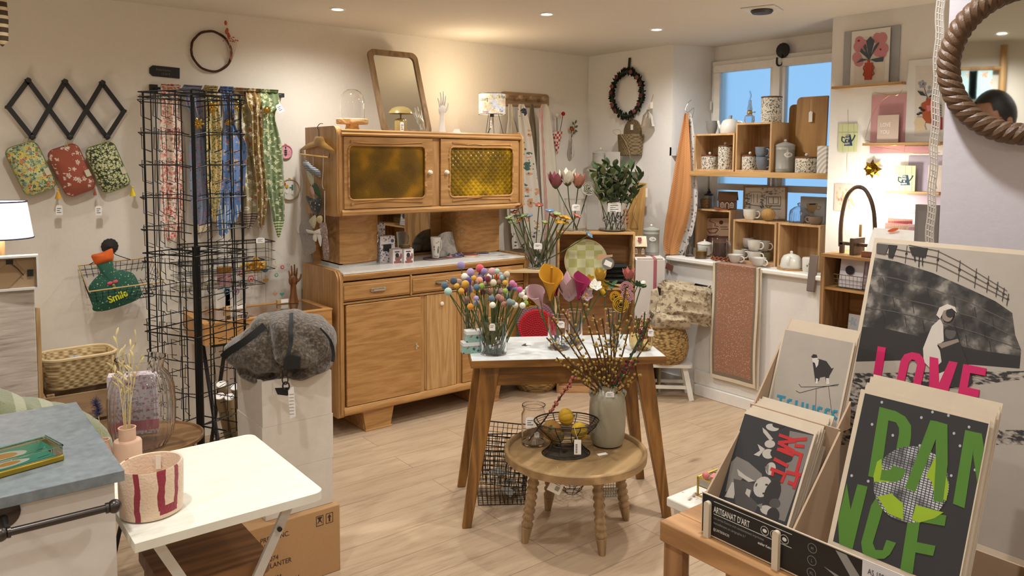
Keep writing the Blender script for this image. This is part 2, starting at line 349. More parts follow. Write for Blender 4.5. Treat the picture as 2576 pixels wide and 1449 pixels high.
# ================================================================ the big wooden buffet cabinet
OX,OY='#c3935a','#a5743c'
WX=wood('#c4965e','#946731','x',13,.4,.24,rings=2.4);WZ=wood('#c3965f','#966a36','z',13,.4,.24,rings=2.2);WY=wood('#c4965e','#a67644','y',8,.42,.45)
WPALE=wood('#cba26c','#a67d49','z',16,.42,.35);WFR=wood('#c9985c','#9a6c3a','x',14,.4,.7,rings=2.5)
cab=T('buffet_cabinet','tall honey coloured wooden buffet cabinet with yellow glass doors against the wall','cabinet',(1.94,4.04,0))
def sidepoly(y0,y1,z0,z1,r,r2=.02):return [(y1,z0),(y1,z1)]+ell(y0+r,z1-r,r,n=6,a0=90,a1=180)+ell(y0+r2,z0+r2,r2,n=4,a0=180,a1=270)
YZ=lambda x:(V3((x,0,0)),V3((0,1,0)),V3((0,0,1)),V3((1,0,0)))
XZ=lambda y:(V3((0,y,0)),V3((1,0,0)),V3((0,0,1)),V3((0,-1,0)))
W_=1.345
b=B()
for x in (-.03,W_-.005):b.prism(sidepoly(-.012,.475,.118,.975,.06),0,.035,YZ(x),1)
for x in (-.034,W_-.009): 
    for dy in (-.006,.004):b.tube([(x+.02,-.012+dy,.14),(x+.02,-.012+dy,.91)]+[(x+.02,-.012+dy+.06-.06*math.cos(a),.915+.06*math.sin(a)) for a in (.3,.8,1.3)],.007,6,m=1)
b.box(.005,W_-.005,.02,.47,.13,.16,1).box(.005,W_-.005,.46,.475,.16,.94,1).box(.005,W_-.005,.015,.45,.91,.93,1)
b.prism([(-.006,.127),(-.016,.137),(-.018,.155),(-.008,.175),(.02,.178),(.02,.127)],0,W_-.01,(V3((.005,0,0)),V3((0,1,0)),V3((0,0,1)),V3((1,0,0))),0)
b.box(.005,W_-.005,.004,.02,.775,.79).box(.005,W_-.005,-.004,.004,.779,.786)
b.box(.524,.556,.006,.03,.175,.775,1).box(.800,.832,.006,.03,.175,.775,1);b.box(.01,.022,.01,.03,.175,.775,1)
b.prism([(-.014,.93),(-.018,.94),(-.018,.95),(-.006,.955),(.03,.955),(.03,.915),(-.004,.915)],0,W_-.01,(V3((.005,0,0)),V3((0,1,0)),V3((0,0,1)),V3((1,0,0))),0)
for x in (.455,.895):b.box(x-.005,x+.005,-.01,.02,.79,.915,1)
ob('lower_carcass',b,[WX,WZ],cab,bev=.002)
ob('worktop',B().box(.005,W_-.005,-.012,.45,.955,.965),M('#e6e6e0',.3),cab)
for x0,x1 in ((.135,.345),(.955,1.165)):
    b=B();b.prism([(x0+.02,.006),(x1-.025,.006),(x1,.128),(x0,.128)],0,.02,XZ(.035));b.prism([(x0+.02,.006),(x1-.025,.006),(x1,.128),(x0,.128)],0,.02,XZ(.45));b.box(x0+.012,x0+.03,.03,.44,.006,.128);b.box(x1-.035,x1-.018,.03,.44,.006,.128);b.box(x0+.015,x1-.015,.008,.45,0,.01)
    ob('foot',b,WY if 0 else WX,cab,bev=.002)
def brasspull(b,x,z,y=-.02,w=.10,h=.022):
    b.prism(rrect(x-w/2,x+w/2,z-h/2,z+h/2,h*.45),0,.003,XZ(y+.006));b.tube([(x-w*.4,y+.004,z),(x-w*.38,y-.012,z),(x+w*.38,y-.012,z),(x+w*.4,y+.004,z)],.005,8)
for i,(x0,x1) in enumerate(((.006,.449),(.461,.889),(.901,W_-.011))):
    b=B();b.box(x0,x1,-.004,.30,.796,.905);b.box(x0+.004,x1-.004,-.010,-.004,.806,.885)
    d=ob('drawer',b,WX,cab,bev=.004);b=B();brasspull(b,(x0+x1)/2,.85);ob('handle',b,CHROME,d)
for x0,x1,w,kind in ((.022,.524,WX,'key'),(.556,.800,WPALE,'knob'),(.832,1.333,WX,'key')):
    d=ob('door',B().box(x0+.002,x1-.002,-.008 if kind=='key' else .006,.012,.179,.772).box(x0+.012,x1-.012,-.003,.011,.176,.774),w,cab,bev=.003)
    if kind=='knob':ob('knob',B().lathe([(.001,.022),(.010,.020),(.0135,.014),(.0115,.007),(.006,.004),(.006,0),(.012,-.0)],((x0+x1)/2,.006,.712),20,ax=(0,-1,0)),M('#efe8d2',.2),d)
    else:
        x=x1-.035 if x0 < .5 else x0+.035
        b=B();b.prism(rrect(x-.006,x+.006,.45,.49,.003),0,.003,XZ(-.008));b.cyl((x,-.01,.472),(x,-.03,.472),.002);b.tube([(x+.005*math.cos(a),-.03,.472+.005*math.sin(a)) for a in [k*.7 for k in range(9)]],.0015,6,closed=True);ob('key',b,CHROME,d)
# middle niche: two curved corner cupboards on white feet, mirror at the back
for sgn,xa,xb,hx in ((1,.07,.37,.355),(-1,1.255,.955,.985)):
    b=B();n=10
    def pl(o=0,sgn=sgn,xa=xa,xb=xb):return [(xa,.42),(xa,.165)]+[(xa+sgn*(.02+abs(xb-xa)*.0+(abs(xb-xa)-.02)*math.sin(t*math.pi/2)**1.0*1.0),.165-.0+(.10)*(1-math.cos(t*math.pi/2))) for t in [k/n for k in range(n+1)]]+[(xb,.42)]
    P=pl();P=P if sgn > 0 else P[::-1]
    b.prism(P,.985,1.30,None,0);b.prism([(x,y+.0) for x,y in P],.985,.992,None,0)
    c=ob('corner_cupboard',b,WX,cab,ang=25)
    ob('cupboard_plinth',B().prism([(x,y+.012) for x,y in P],.9652,.985),M('#d9d8d2',.3),c)
    y=.262;b=B();b.prism(rrect(hx-.007,hx+.007,1.08,1.17,.005),0,.003,XZ(y-.012));b.tube(smooth([(hx,y-.014,1.155),(hx,y-.033,1.150),(hx,y-.038,1.125),(hx,y-.033,1.10),(hx,y-.014,1.095)],4),.0045,8);ob('handle',b,CHROME,c)
MIR=N('mirror_glass');MIR.base('#d9dcd8');MIR.set(rough=.02,metal=1.);MIR=MIR.mat
ob('niche_back',B().box(.02,1.32,.425,.44,.965,1.30),WX,cab);ob('niche_mirror',B().box(.375,.86,.415,.4245,.985,1.27),MIR,cab)
# upper case
b=B();z0,z1=1.285,1.80
for x in (-.022,1.300):b.prism(sidepoly(-.005,.425,z0,z1 if x < 0 else z1-.01,.045,.03),0,.03,YZ(x),1)
for x in (-.026,1.296):
    for dy in (-.004,.006):b.tube([(x+.018,dy,z0+.03),(x+.018,dy,z1-.06)]+[(x+.018,dy+.045-.045*math.cos(a),z1-.05+.045*math.sin(a)) for a in (.3,.8,1.3)],.006,6,m=1)
b.box(.006,1.302,.0,.42,z0+.012,1.325).prism([(-.006,1.320),(-.014,1.312),(-.012,1.292),(.0,1.287),(.02,1.287),(.02,1.325),(0,1.325)],0,1.296,(V3((.006,0,0)),V3((0,1,0)),V3((0,0,1)),V3((1,0,0))),0)
b.box(.006,1.302,.0,.42,1.742,1.765);b.prism([(-.014,1.745),(-.018,1.755),(-.008,1.765),(-.012,1.775),(.0,1.782),(.02,1.782),(.02,1.742)],0,1.296,(V3((.006,0,0)),V3((0,1,0)),V3((0,0,1)),V3((1,0,0))),0)
b.box(.006,1.302,.408,.42,1.325,1.742).box(.006,1.302,.06,.41,1.525,1.538)
b.box(.607,.672,.008,.03,1.325,1.742,1).box(.006,.024,.004,.03,1.325,1.742,1).box(1.276,1.30,.004,.03,1.325,1.742,1)
ob('upper_case',b,[WX,WZ],cab,bev=.002)
AMB=N('yellow_pressed_glass');AMB.base(lin('#7d5a10'));AMB.set(rough=.12,trans=.1,ior=1.45)
v=AMB.co((1,1,1));sp=AMB.n('ShaderNodeSeparateXYZ');AMB.l(v,sp.inputs[0])
d1=AMB.math('ADD',sp.outputs[0],AMB.math('MULTIPLY',sp.outputs[2],1.));d2=AMB.math('SUBTRACT',sp.outputs[0],sp.outputs[2])
w1=AMB.math('ABSOLUTE',AMB.math('SINE',AMB.math('MULTIPLY',d1,80.)));w2=AMB.math('ABSOLUTE',AMB.math('SINE',AMB.math('MULTIPLY',d2,80.)))
AMB.bump(AMB.math('MULTIPLY',w1,w2),.9,.006)
nz=AMB.n('ShaderNodeTexNoise');nz.inputs['Scale'].default_value=6;AMB.l(AMB.co(),nz.inputs['Vector'])
AMB.base(AMB.ramp(nz.outputs[0],[(.35,'#6a5008'),(.55,'#8a6a08'),(.68,'#c89c10')]));AMB=AMB.mat
AMB2=N('yellow_cathedral_glass');AMB2.base(lin('#7d5a10'));AMB2.set(rough=.22,trans=.1,ior=1.35)
nz=AMB2.n('ShaderNodeTexNoise');nz.inputs['Scale'].default_value=130;AMB2.l(AMB2.co(),nz.inputs['Vector']);AMB2.bump(nz.outputs[0],.5,.004)
nz=AMB2.n('ShaderNodeTexNoise');nz.inputs['Scale'].default_value=5;AMB2.l(AMB2.co(),nz.inputs['Vector']);AMB2.base(AMB2.ramp(nz.outputs[0],[(.35,'#5c4208'),(.52,'#75560a'),(.68,'#b07c0c')]));AMB2=AMB2.mat
def glassdoor(x0,x1,gx0,gx1,mat,knob,flip):
    z0,z1,g0,g1=1.328,1.74,1.378,1.692;r=.03
    hole=rrect(gx0,gx1,g0,g1,r,6)
    k=len(hole);b=B();outer=[]
    for (x,z) in hole:
        cx,cz=(x0+x1)/2,(z0+z1)/2;dx,dz=x-(gx0+gx1)/2,z-(g0+g1)/2
        sx=(x1-x0)/2/max(abs(dx),1e-6);sz=(z1-z0)/2/max(abs(dz),1e-6);q=min(sx,sz);outer.append((cx+dx*q,cz+dz*q))
    for i,c in enumerate([(x1,z1),(x0,z1),(x0,z0),(x1,z0)]):
        j=min(range(k),key=lambda t:(outer[t][0]-c[0])**2+(outer[t][1]-c[1])**2);outer[j]=c
    for y,rev in ((-.006,0),(.014,1)):
        vs=[(x,y,z) for x,z in hole]+[(x,y,z) for x,z in outer];fs=[(i,(i+1) % k,k+(i+1) % k,k+i) for i in range(k)]
        b.add(vs,[f[::-1] for f in fs] if rev else fs,0,False)
    for L,rev in ((hole,1),(outer,0)):
        vs=[(x,-.006,z) for x,z in L]+[(x,.014,z) for x,z in L];b.add(vs,[(i,(i+1) % k,k+(i+1) % k,k+i) for i in range(k)],0,False)
    b.tube([(x,-.008,z) for x,z in hole],.0055,6,closed=True,m=1)
    for zz,s in ((g1+.012,1),(g0-.012,-1)):
        xa,xb=(gx0+.02,gx1-.02);P=smooth([(xa if not flip else xb,-.008,zz+s*.008),(xa*.75+xb*.25,-.008,zz),(xb*.5+xa*.5,-.008,zz-s*.002),(xb if not flip else xa,-.008,zz+s*.012)],6);b.tube(P,.005,6,m=1)
        xx=xa if not flip else xb;b.cyl((xx,-.006,zz+s*.010),(xx,-.013,zz+s*.010),.009,n=12,m=1)
    ix=gx1+.006 if not flip else gx0-.006
    for zz in (g0+.06,g1-.06):
        for s in (-1,1):b.ball((ix,-.006,zz+s*.012),.009,8,(.7,.6,1.3),m=1)
    d=ob('glass_door',b,[WX,WFR],cab,bev=0);ob('glass_panel',B().box(gx0-.01,gx1+.01,.002,.006,g0-.01,g1+.01),mat,d)
    kx=knob;ob('knob',B().lathe([(.001,.024),(.009,.022),(.0125,.015),(.0105,.008),(.006,.004),(.014,0)],(kx,-.006,1.534),20,ax=(0,-1,0)),M('#efe8d2',.2),d)
glassdoor(.022,.610,.050,.558,AMB2,.590,False)
glassdoor(.672,1.280,.736,1.236,AMB,.712,True)
for i in range(6):
    x,z,r=[(.15,1.331,.04),(.30,1.539,.05),(.44,1.539,.04),(.95,1.539,.07),(1.08,1.331,.06),(.85,1.331,.05)][i]
    tag(ob('stacked_bowl',B().lathe([(.001,0),(r*.6,.002),(r,.06),(r*.95,.06),(r*.55,.008),(.001,.006)],(0,0,0),20),M(['#c9962b','#d98a2b','#e0b21e','#e8c320','#d9b23a','#c9962b'][i],.4),loc=(1.94+x,4.24,z)),'blurred yellow bowl behind the yellow glass of the buffet cabinet','bowl','bowls behind the cabinet glass')
# ---------------------------------------------------------------- on top of the cabinet (top at z 1.765)
ZT=1.765
p=Yp(886,300,4.22)
t=T('glass_cloche','clear glass bell cloche on a turned pale wood foot, on top of the cabinet','cloche',(p.x,4.22,ZT))
b=B();b.lathe([(.001,.052),(.05,.053),(.092,.055),(.094,.060),(.094,.082),(.091,.0855),(.001,.0855)],n=36);b.lathe([(.001,0),(.046,0),(.047,.004),(.038,.04),(.036,.055)],n=28)
ob('wooden_foot',b,wood('#dfc294','#b98d55','x',22,.5,.7,rings=2),t)
pr=[(.0725,.0865),(.0725,.17),(.070,.20),(.062,.225),(.048,.245),(.028,.257),(.001,.261)]
b=B();b.lathe(pr,n=40);b.lathe([(r-.0025 if r > .01 else r,z if z < .2 else z-.0025) for r,z in pr][::-1],n=40);ob('glass_dome',b,GLASS,t)
# framed mirror leaning
def F4(o,ux,uz):return frame(o,ux,uz)
t=T('framed_mirror','tall mirror with a rounded walnut frame leaning on the wall above the cabinet','mirror',(0,0,0))
c=[Yp(936,128,4.50),Yp(1058,140,4.50),Yp(1078,328,4.36),Yp(955,322,4.36)];bt=ZT+.002
o=V3((c[3].x,4.33,bt));u=V3((c[2].x-c[3].x,0,0));w=(c[2].x-c[3].x);hgt=(c[0].z+c[1].z)/2-bt;vdir=V3((-.035-.0,.14,hgt));h=vdir.length
fr=frame(o,(1,0,0),vdir)
def ringprism(b,P,Q,h0,h1,fr,m=0):
    o,u,v,n=fr;k=len(P)
    for hh,rev in ((h0,1),(h1,0)):vs=[o+u*x+v*y+n*hh for x,y in P]+[o+u*x+v*y+n*hh for x,y in Q];fs=[(i,(i+1) % k,k+(i+1) % k,k+i) for i in range(k)];b.add(vs,fs if rev else [f[::-1] for f in fs],m,False)
    for L in (P,Q):b.add([o+u*x+v*y+n*h0 for x,y in L]+[o+u*x+v*y+n*h1 for x,y in L],[(i,(i+1) % k,k+(i+1) % k,k+i) for i in range(k)],m,True)
b=B();ringprism(b,rrect(0,w,0,h,.045,8),rrect(.032,w-.032,.032,h-.032,.03,8),0,.022,fr)
ob('frame',b,wood('#8a7050','#6b5336','z',12,.5,.5),t,bev=.003)
ob('mirror_glass',B().prism(rrect(.028,w-.028,.028,h-.028,.03,8),.006,.012,fr),MIR,t)
# mushroom lamp
p=Yp(1008,300,4.18)
t=T('mushroom_lamp','small olive yellow mushroom shaped metal lamp in front of the leaning mirror','lamp',(p.x,4.18,ZT));OL=M('#a3905a',.25,.1)
b=B();b.lathe([(.001,0),(.036,0),(.038,.004),(.038,.082),(.033,.092),(.02,.097),(.001,.098)],n=28);ob('lamp_base',b,OL,t)
ob('stem',B().cyl((0,0,.096),(0,0,.13),.005),M('#7e7a70',.3,.8),t)
ob('lamp_shade',B().lathe([(.001,.172),(.03,.169),(.055,.158),(.070,.140),(.075,.127),(.073,.126),(.068,.138),(.053,.155),(.03,.166),(.001,.169)],n=32),OL,t)
pricetag(t,(-.014,-.041,.075),.026,.06)
# white hand
def hand(b,base,h,wr,sp,lean=0,m=0,n=8,side=1,closed=False):
    x,y,z=base;H=h
    b.lathe([(wr*1.15,0),(wr,H*.06),(wr*.72,H*.25),(wr*.62,H*.45),(wr*.75,H*.52)],base,16,sx=1,sy=.8,cap0=True)
    b.ball((x+lean*.5,y,z+H*.58),wr*1.05,12,(1.0,.5,1.35),m)
    for i,(dx,L) in enumerate(((-.75,.84),(-.27,.97),(.27,1.0),(.72,.9))):
        x0=x+dx*wr*.8;P=smooth([(x0,y,z+H*.62),(x0+dx*sp*.5,y-.004,z+H*(.62+(L-.62)*.5)),(x0+dx*sp,y+.0,z+H*L)],4);b.tube(P,[wr*(.28-.14*k/(len(P)-1)) for k in range(len(P))],8,m=m)
    P=smooth([(x-side*wr*.8,y,z+H*.54),(x-side*wr*1.5,y-.003,z+H*.62),(x-side*wr*1.75,y-.004,z+H*.74)],4);b.tube(P,[wr*(.3-.13*k/(len(P)-1)) for k in range(len(P))],8,m=m)
p=Yp(1112,300,4.22);b=B();hand(b,(0,0,0),.285,.026,.022,side=-1)
tag(ob('hand_ornament',b,M('#e3e0da',.35),loc=(p.x,4.22,ZT)),'slim white hand shaped jewellery stand with spread fingers on top of the cabinet','ornament')
p=Yp(1153,322,4.1);b=B();b.prism([(-.03,0),(.028,0),(.002,.042)],-.03,.03,frame((0,0,0),(1,.2,0),(0,0,1)))
o=tag(ob('folded_price_card',b,CARD,loc=(p.x,4.12,ZT),rz=-.3),'small folded white card standing between the white hand and the map lamp','card')
# map lamp on a thin tripod
p=Yp(1238,230,4.2)
t=T('map_lamp','lit table lamp with a drum shade printed with a map, on thin black legs','lamp',(p.x,4.2,ZT))
MAP=N('map_print');MAP.set(rough=.8);vo=MAP.n('ShaderNodeTexVoronoi',feature='DISTANCE_TO_EDGE');vo.inputs['Scale'].default_value=26
nz=MAP.n('ShaderNodeTexNoise');nz.inputs['Scale'].default_value=25;ad=MAP.n('ShaderNodeVectorMath',operation='MULTIPLY_ADD');ad.inputs[1].default_value=(.05,)*3;MAP.l(nz.outputs['Color'],ad.inputs[0]);MAP.l(MAP.co(),ad.inputs[2]);MAP.l(ad.outputs[0],vo.inputs['Vector'])
n2=MAP.n('ShaderNodeTexNoise');n2.inputs['Scale'].default_value=14;MAP.l(MAP.co(),n2.inputs['Vector'])
mc=MAP.mix(MAP.math('LESS_THAN',vo.outputs['Distance'],.018),MAP.ramp(n2.outputs[0],[(.3,'#d9dee6'),(.47,'#e8e2d2'),(.53,'#e3d9b8'),(.62,'#e6bdae')],True),'#7e7468');MAP.base(mc)
MAP.l(mc,MAP.b.inputs['Emission Color']);MAP.b.inputs['Emission Strength'].default_value=.22;MAP=MAP.mat
r=.090;zs0,zs1=.150,.288
b=B();b.lathe([(r,zs0),(r,zs1)],n=48);b.lathe([(r-.002,zs1),(r-.002,zs0)],n=48,m=1)
for s_,a0,z_,sz,mm in (('Cherbourg',-3.62,.238,.036,2),('le Havre',-1.72,.254,.034,2),('Elevage',-2.95,.158,.022,3),('Caen',-1.62,.164,.026,2),('de la',-2.4,.218,.015,4),('for',-2.1,.182,.016,3)):
    k=len(b.v);text(b,s_,(V3((0,0,z_)),V3((1,0,0)),V3((0,0,1)),V3((0,-1,0))),sz,mm,.62)
    for i in range(k,len(b.v)):
        q=b.v[i];a=a0+q[0]/r;b.v[i]=((r+.0006)*math.cos(a),(r+.0006)*math.sin(a),q[2])
sh=ob('lamp_shade',b,[MAP,M('#f4f1ea',.8),INK,M('#c2503e',.8),M('#8f98a8',.8)],t)
for z in (zs0,zs1):ob('shade_rim',B().tube([(r*math.cos(i*.1309),r*math.sin(i*.1309),z) for i in range(48)],.0018,5,closed=True),BLACK,sh)
b=B()
for i,(x,y) in enumerate(((-.075,-.03),(-.02,-.05),(.012,.055),(.075,-.035))):b.tube([(x*.45,y*.45,zs0+.03),(x,y,.002)],.002,5)
b.cyl((0,0,.135),(0,0,.165),.014);b.tube([(.02*math.cos(i*.5),.02*math.sin(i*.5),zs0+.03) for i in range(13)],.002,5);b.tube([(-.09,0,zs0+.003),(.09,0,zs0+.003)],.0015,5)
ob('tripod',b,BLACK,t);ob('bulb',B().ball((0,0,.205),.024,14),emit('#ffe6c0',9.),t)
ob('power_cord',B().tube(smooth([(0,0,.14),(.004,.0,.10),(-.012,0,.06),(-.035,.01,.02),(-.045,.02,.004)],5),.0022,6),BLACK,t)
pricetag(t,(-.024,-.02,.11),.014,.05)
# ---------------------------------------------------------------- in the niche
ZN=.9652
CATP=floral('#e9e6ea',['#5d5b66','#8d8a96','#3d3c46'],55,.36)
def onW(px,py,z=ZN):return Zp(px,py,z)
p=onW(1000,650);b=B()
tag(ob('gift_box',B().box(-.045,.045,-.03,.03,0,.24),CATP,loc=(2.36+.0,4.40,ZN),rz=.05),'tall grey and white patterned carton at the back of the cabinet niche','box')
t=T('patterned_carton','white carton with grey leaf pattern and a dark cut-out window in the niche','box',(2.375,4.31,ZN),-.08)
ob('carton',B().box(-.05,.05,-.03,.03,0,.165),CATP,t);ob('window_cutout',B().box(-.03,.025,-.0312,-.0302,.07,.115),M('#26262a',.3),t)
ob('round_sticker',B().prism(ell(.033,.135,.011),0,.0006,XZ(-.0302)),M('#4a5a80',.5),t)
PK=M('#8c5a52',.5)
t0=T('mulled_drink_box','','box',(2.40,4.22,ZN),-.1,'small white cartons printed with copper mugs')
b=B();b.box(-.032,.032,-.028,.028,0,.088);ob('carton',b,M('#e2d9d8',.5),t0)
b=B();b.prism(ell(0,.03,.018,.02),0,.0008,XZ(-.0282));b.prism(rrect(-.026,.026,.002,.016,.004),0,.0008,XZ(-.0282));b.prism(ell(.022,.045,.006,.018),0,.0008,XZ(-.0282));ob('printed_mug',b,PK,t0)
b=B();b.box(-.02,.012,-.0288,-.028,.07,.076);b.prism(ell(-.004,.052,.012,.014),0,.0012,XZ(-.0282));ob('printed_text',b,INK,t0)
for i,(x,y,z,l) in enumerate(((2.40,4.225,ZN,'white carton with copper mug print, left front one in the niche'),(2.465,4.20,ZN,'white carton with copper mug print, right front one in the niche'),(2.425,4.285,ZN,'white carton with copper mug print, standing behind the two front ones'))):
    q=t0 if i==0 else dup(t0,(x,y,z),-.1);q.location=(x,y,z);q['label']=l
t=T('black_lidded_jar','dark round jar with a flat lid behind the white cartons in the niche','jar',(2.50,4.29,ZN));ob('jar_body',B().lathe([(.001,0),(.034,0),(.036,.01),(.036,.075),(.03,.085),(.001,.085)],n=24),M('#1c1d1e',.2),t);ob('lid',B().lathe([(.001,.103),(.034,.102),(.036,.098),(.036,.086),(.001,.086)],n=24),M('#7b5a2a',.4),t)
p=onW(1078,660);t=T('tall_mug','tall white mug with a grey cat and a red flower on it, on the tray','mug',(2.70,4.235,ZN+.010))
b=B();pr=[(.001,.0),(.023,0),(.024,.003),(.028,.07),(.033,.115),(.0345,.134),(.0325,.135),(.030,.115),(.025,.07),(.021,.008),(.001,.006)];b.lathe(pr,n=32);ob('mug_body',b,M('#ece9e0',.2),t)
ob('handle',B().tube(smooth([(.027,.005,.04),(.042,.008,.05),(.050,.01,.08),(.046,.009,.108),(.030,.005,.115)],5),.0045,8),M('#ece9e0',.2),t)
def wrapart(b,polys,r0):
    for P,m in polys:b.add([(r0(z)*math.cos(a),r0(z)*math.sin(a),z) for a,z in P],[tuple(range(len(P)))],m,False)
A0=YAW-math.pi/2-.35+.0
aa=-2.1
rr=lambda z:.0245+(z-.003)*.085
b=B();wrapart(b,[([(aa+.55+.17*math.cos(t_)*1.2,.045+.017*math.sin(t_)) for t_ in [k*.52 for k in range(12)]],0),([(aa+.62+.1*math.cos(t_),.069+.009*math.sin(t_)) for t_ in [k*.6 for k in range(10)]],0),([(aa+.42,.04),(aa+.35,.075),(aa+.5,.05)],0),
    ([(aa-.35+.13*math.cos(t_),.072+.008*math.sin(t_)) for t_ in [k*.6 for k in range(10)]],1),([(aa-.38,.066),(aa-.5,.082),(aa-.33,.076)],1),([(aa-.36,.066),(aa-.33,.066),(aa-.33,.035),(aa-.36,.035)],2),([(aa-.34,.055),(aa-.16,.062),(aa-.3,.05)],2),([(aa-.36,.055),(aa-.54,.062),(aa-.4,.05)],2)]+[([(aa+q+.05*math.cos(t_),zq+.004*math.sin(t_)) for t_ in (0,1,2,3,4,5)],1+k % 2) for k,(q,zq) in enumerate(((.05,.1),(.2,.098),(.35,.104),(.5,.106),(.65,.108),(-.3,.013),(-.1,.012),(.1,.011),(.3,.012),(.5,.012)))],lambda z:rr(z)+.0012)
ob('printed_decor',b,[M('#6b6f78',.5),M('#b5532f',.5),M('#2c3a2c',.5)],t)
t=T('serving_tray','grey oval tray with hair clips and scarves in the cabinet niche','tray',(2.765,4.245,ZN),.1)
b=B();P=rrect(-.15,.15,-.055,.055,.05,6);b.prism(P,0,.004);ringprism(b,P,[(x*.96,y*.9) for x,y in P],.004,.011,(V3((0,0,0)),V3((1,0,0)),V3((0,1,0)),V3((0,0,1))));ob('tray_body',b,M('#6d5d58',.4),t)
for i in range(6):tag(ob('hair_clip',B().obox((0,0,.006),(.05,.016,.004),(.2*(i % 3-1),.1,0)).ball((.012,0,.010),.008,6),M(['#d98a8c','#7d8bb5','#3f8a86','#8d7fb0','#5d7fae','#c5a0b8'][i],.5),loc=(2.79+.022*i,4.235+.02*(i % 3-1),ZN+.006+.004*(i//2)),rz=i*1.1),'small coloured hair clip lying on the grey oval tray','hair clip','hair clips on the tray')
t=T('marble_board','round white marble board leaning in the niche behind the mug','board',(2.85,4.29,ZN));vd=V3((0,.35,1));fr=frame((0,0,0),(1,-.1,0),vd)
q=N('marble');q.set(rough=.25);nz=q.n('ShaderNodeTexNoise');nz.inputs['Scale'].default_value=9;nz.inputs['Detail'].default_value=6;nz.inputs['Distortion'].default_value=1.5;q.l(q.co(),nz.inputs['Vector']);q.base(q.ramp(nz.outputs[0],[(.38,'#a5a5a2'),(.5,'#d5d4d0'),(.7,'#e2e1dd')]));MARB=q.mat
ob('board_slab',B().prism([(x,y if y > 0.002 else .002) for x,y in ell(.015,.062,.125,.108,n=32)],0,.010,fr),MARB,t)
for x,y,c,l in ((2.965,4.215,'#b8573f','round coaster with a rust red top beside the tray in the niche'),(3.075,4.245,'#4f5b9a','round coaster with a blue top, right of the red one')):
    t=T('coaster',l,'coaster',(x,y,ZN));ob('coaster_base',B().lathe([(.001,0),(.05,0),(.053,.006),(.052,.0105),(.001,.0105)],n=28),M('#d9ccb8',.6),t);ob('coloured_top',B().lathe([(.001,.013),(.049,.0128),(.051,.0106)],n=28),M(c,.5),t)
# ================================================================ left part of the back wall
def noise3(x,y,z):return (math.sin(x*12.9+y*7.3+z*3.1)+math.sin(x*5.3-y*11.7+z*8.1)*.7+math.sin(-x*9.1+y*3.3+z*13.7)*.5)/2.2
def inflate(b,poly,d,fr,rings=6,m=0,e=.5,c=None,back=1.,wr=0.,wf=1.):
    o,u,v,w=fr;k=len(poly);c=c or (sum(p[0] for p in poly)/k,sum(p[1] for p in poly)/k);vs=[]
    def P(s,sg,x,y):
        h=d*max(0,1-s*s)**e*(1 if sg > 0 else -back);h+=wr*noise3(x*wf,y*wf,sg)*(1-s**4);return o+u*x+v*y+w*h
    for j in range(rings+1):
        s=1-math.sin(j/rings*math.pi/2)*.97 if j else 1
        vs+=[P(s,1,c[0]+(p[0]-c[0])*s,c[1]+(p[1]-c[1])*s) for p in poly]
    n0=len(vs);vs.append(P(0,1,*c))
    for j in range(1,rings+1):
        s=1-math.sin(j/rings*math.pi/2)*.97;vs+=[P(s,-1,c[0]+(p[0]-c[0])*s,c[1]+(p[1]-c[1])*s) for p in poly]
    n1=len(vs);vs.append(P(0,-1,*c));fs=[]
    for j in range(rings):fs+=[(j*k+i,j*k+(i+1) % k,(j+1)*k+(i+1) % k,(j+1)*k+i) for i in range(k)]
    fs+=[(rings*k+i,rings*k+(i+1) % k,n0) for i in range(k)]
    g=lambda j,i:i % k if j==0 else n0+1+(j-1)*k+i % k
    for j in range(rings):fs+=[(g(j,i+1),g(j,i),g(j+1,i),g(j+1,i+1)) for i in range(k)]
    fs+=[(g(rings,i+1),g(rings,i),n1) for i in range(k)]
    return b.add(vs,fs,m)
def dens(poly,n=4):return [((1-t)*a[0]+t*q[0],(1-t)*a[1]+t*q[1]) for a,q in zip(poly,poly[1:]+poly[:1]) for t in [k/n for k in range(n)]]
def sm2(pts,n=4):
    P=list(pts);k=len(P);out=[]
    for i in range(k):
        a,b_,c,d=P[i-1],P[i],P[(i+1) % k],P[(i+2) % k]
        for j in range(n):
            t=j/n;out.append(tuple(.5*(2*b_[q]+(c[q]-a[q])*t+(2*a[q]-5*b_[q]+4*c[q]-d[q])*t*t+(3*b_[q]-a[q]-3*c[q]+d[q])*t**3) for q in (0,1)))
    return out
def WY_(y):return (V3((0,y,0)),V3((1,0,0)),V3((0,0,1)),V3((0,-1,0)))
def pxy(pts,y):return [(q.x,q.z) for q in (Yp(a,c,y) for a,c in pts)]
def rel(pts,o):return [(a-o[0],c-o[1]) for a,c in pts]
# accordion peg rack
o=Yp(162,274,4.545);t=T('accordion_peg_rack','black wooden zigzag peg rack on the wall above the three pouches','coat rack',(o.x,4.56,o.z));BW=M('#1d1c1b',.5)
nd={k:(Yp(*p,4.54)-o) for k,p in dict(l=(20,270),t1=(70,203),m1=(123,274),b1=(80,345),t2=(162,206),b2=(175,345),m2=(216,275),t3=(256,209),b3=(268,345),r=(310,280)).items()}
for i,(a,c,e) in enumerate((('l','t1',0),('l','b1',1),('t1','b2',0),('b1','t2',1),('t2','b3',0),('b2','t3',1),('t3','r',0),('b3','r',1))):
    p,q=nd[a],nd[c];d=(q-p).normalized();n_=V3((-d.z,0,d.x));y=-.022-.009*e
    ob('lattice_bar',B().add([V3((0,0,0))+V3((s_.x,yy,s_.z)) for yy in (y,y-.008) for s_ in (p-d*.012-n_*.011,q+d*.012-n_*.011,q+d*.012+n_*.011,p-d*.012+n_*.011)],[(3,2,1,0),(4,5,6,7),(0,1,5,4),(1,2,6,5),(2,3,7,6),(3,0,4,7)],0,False),BW,t)
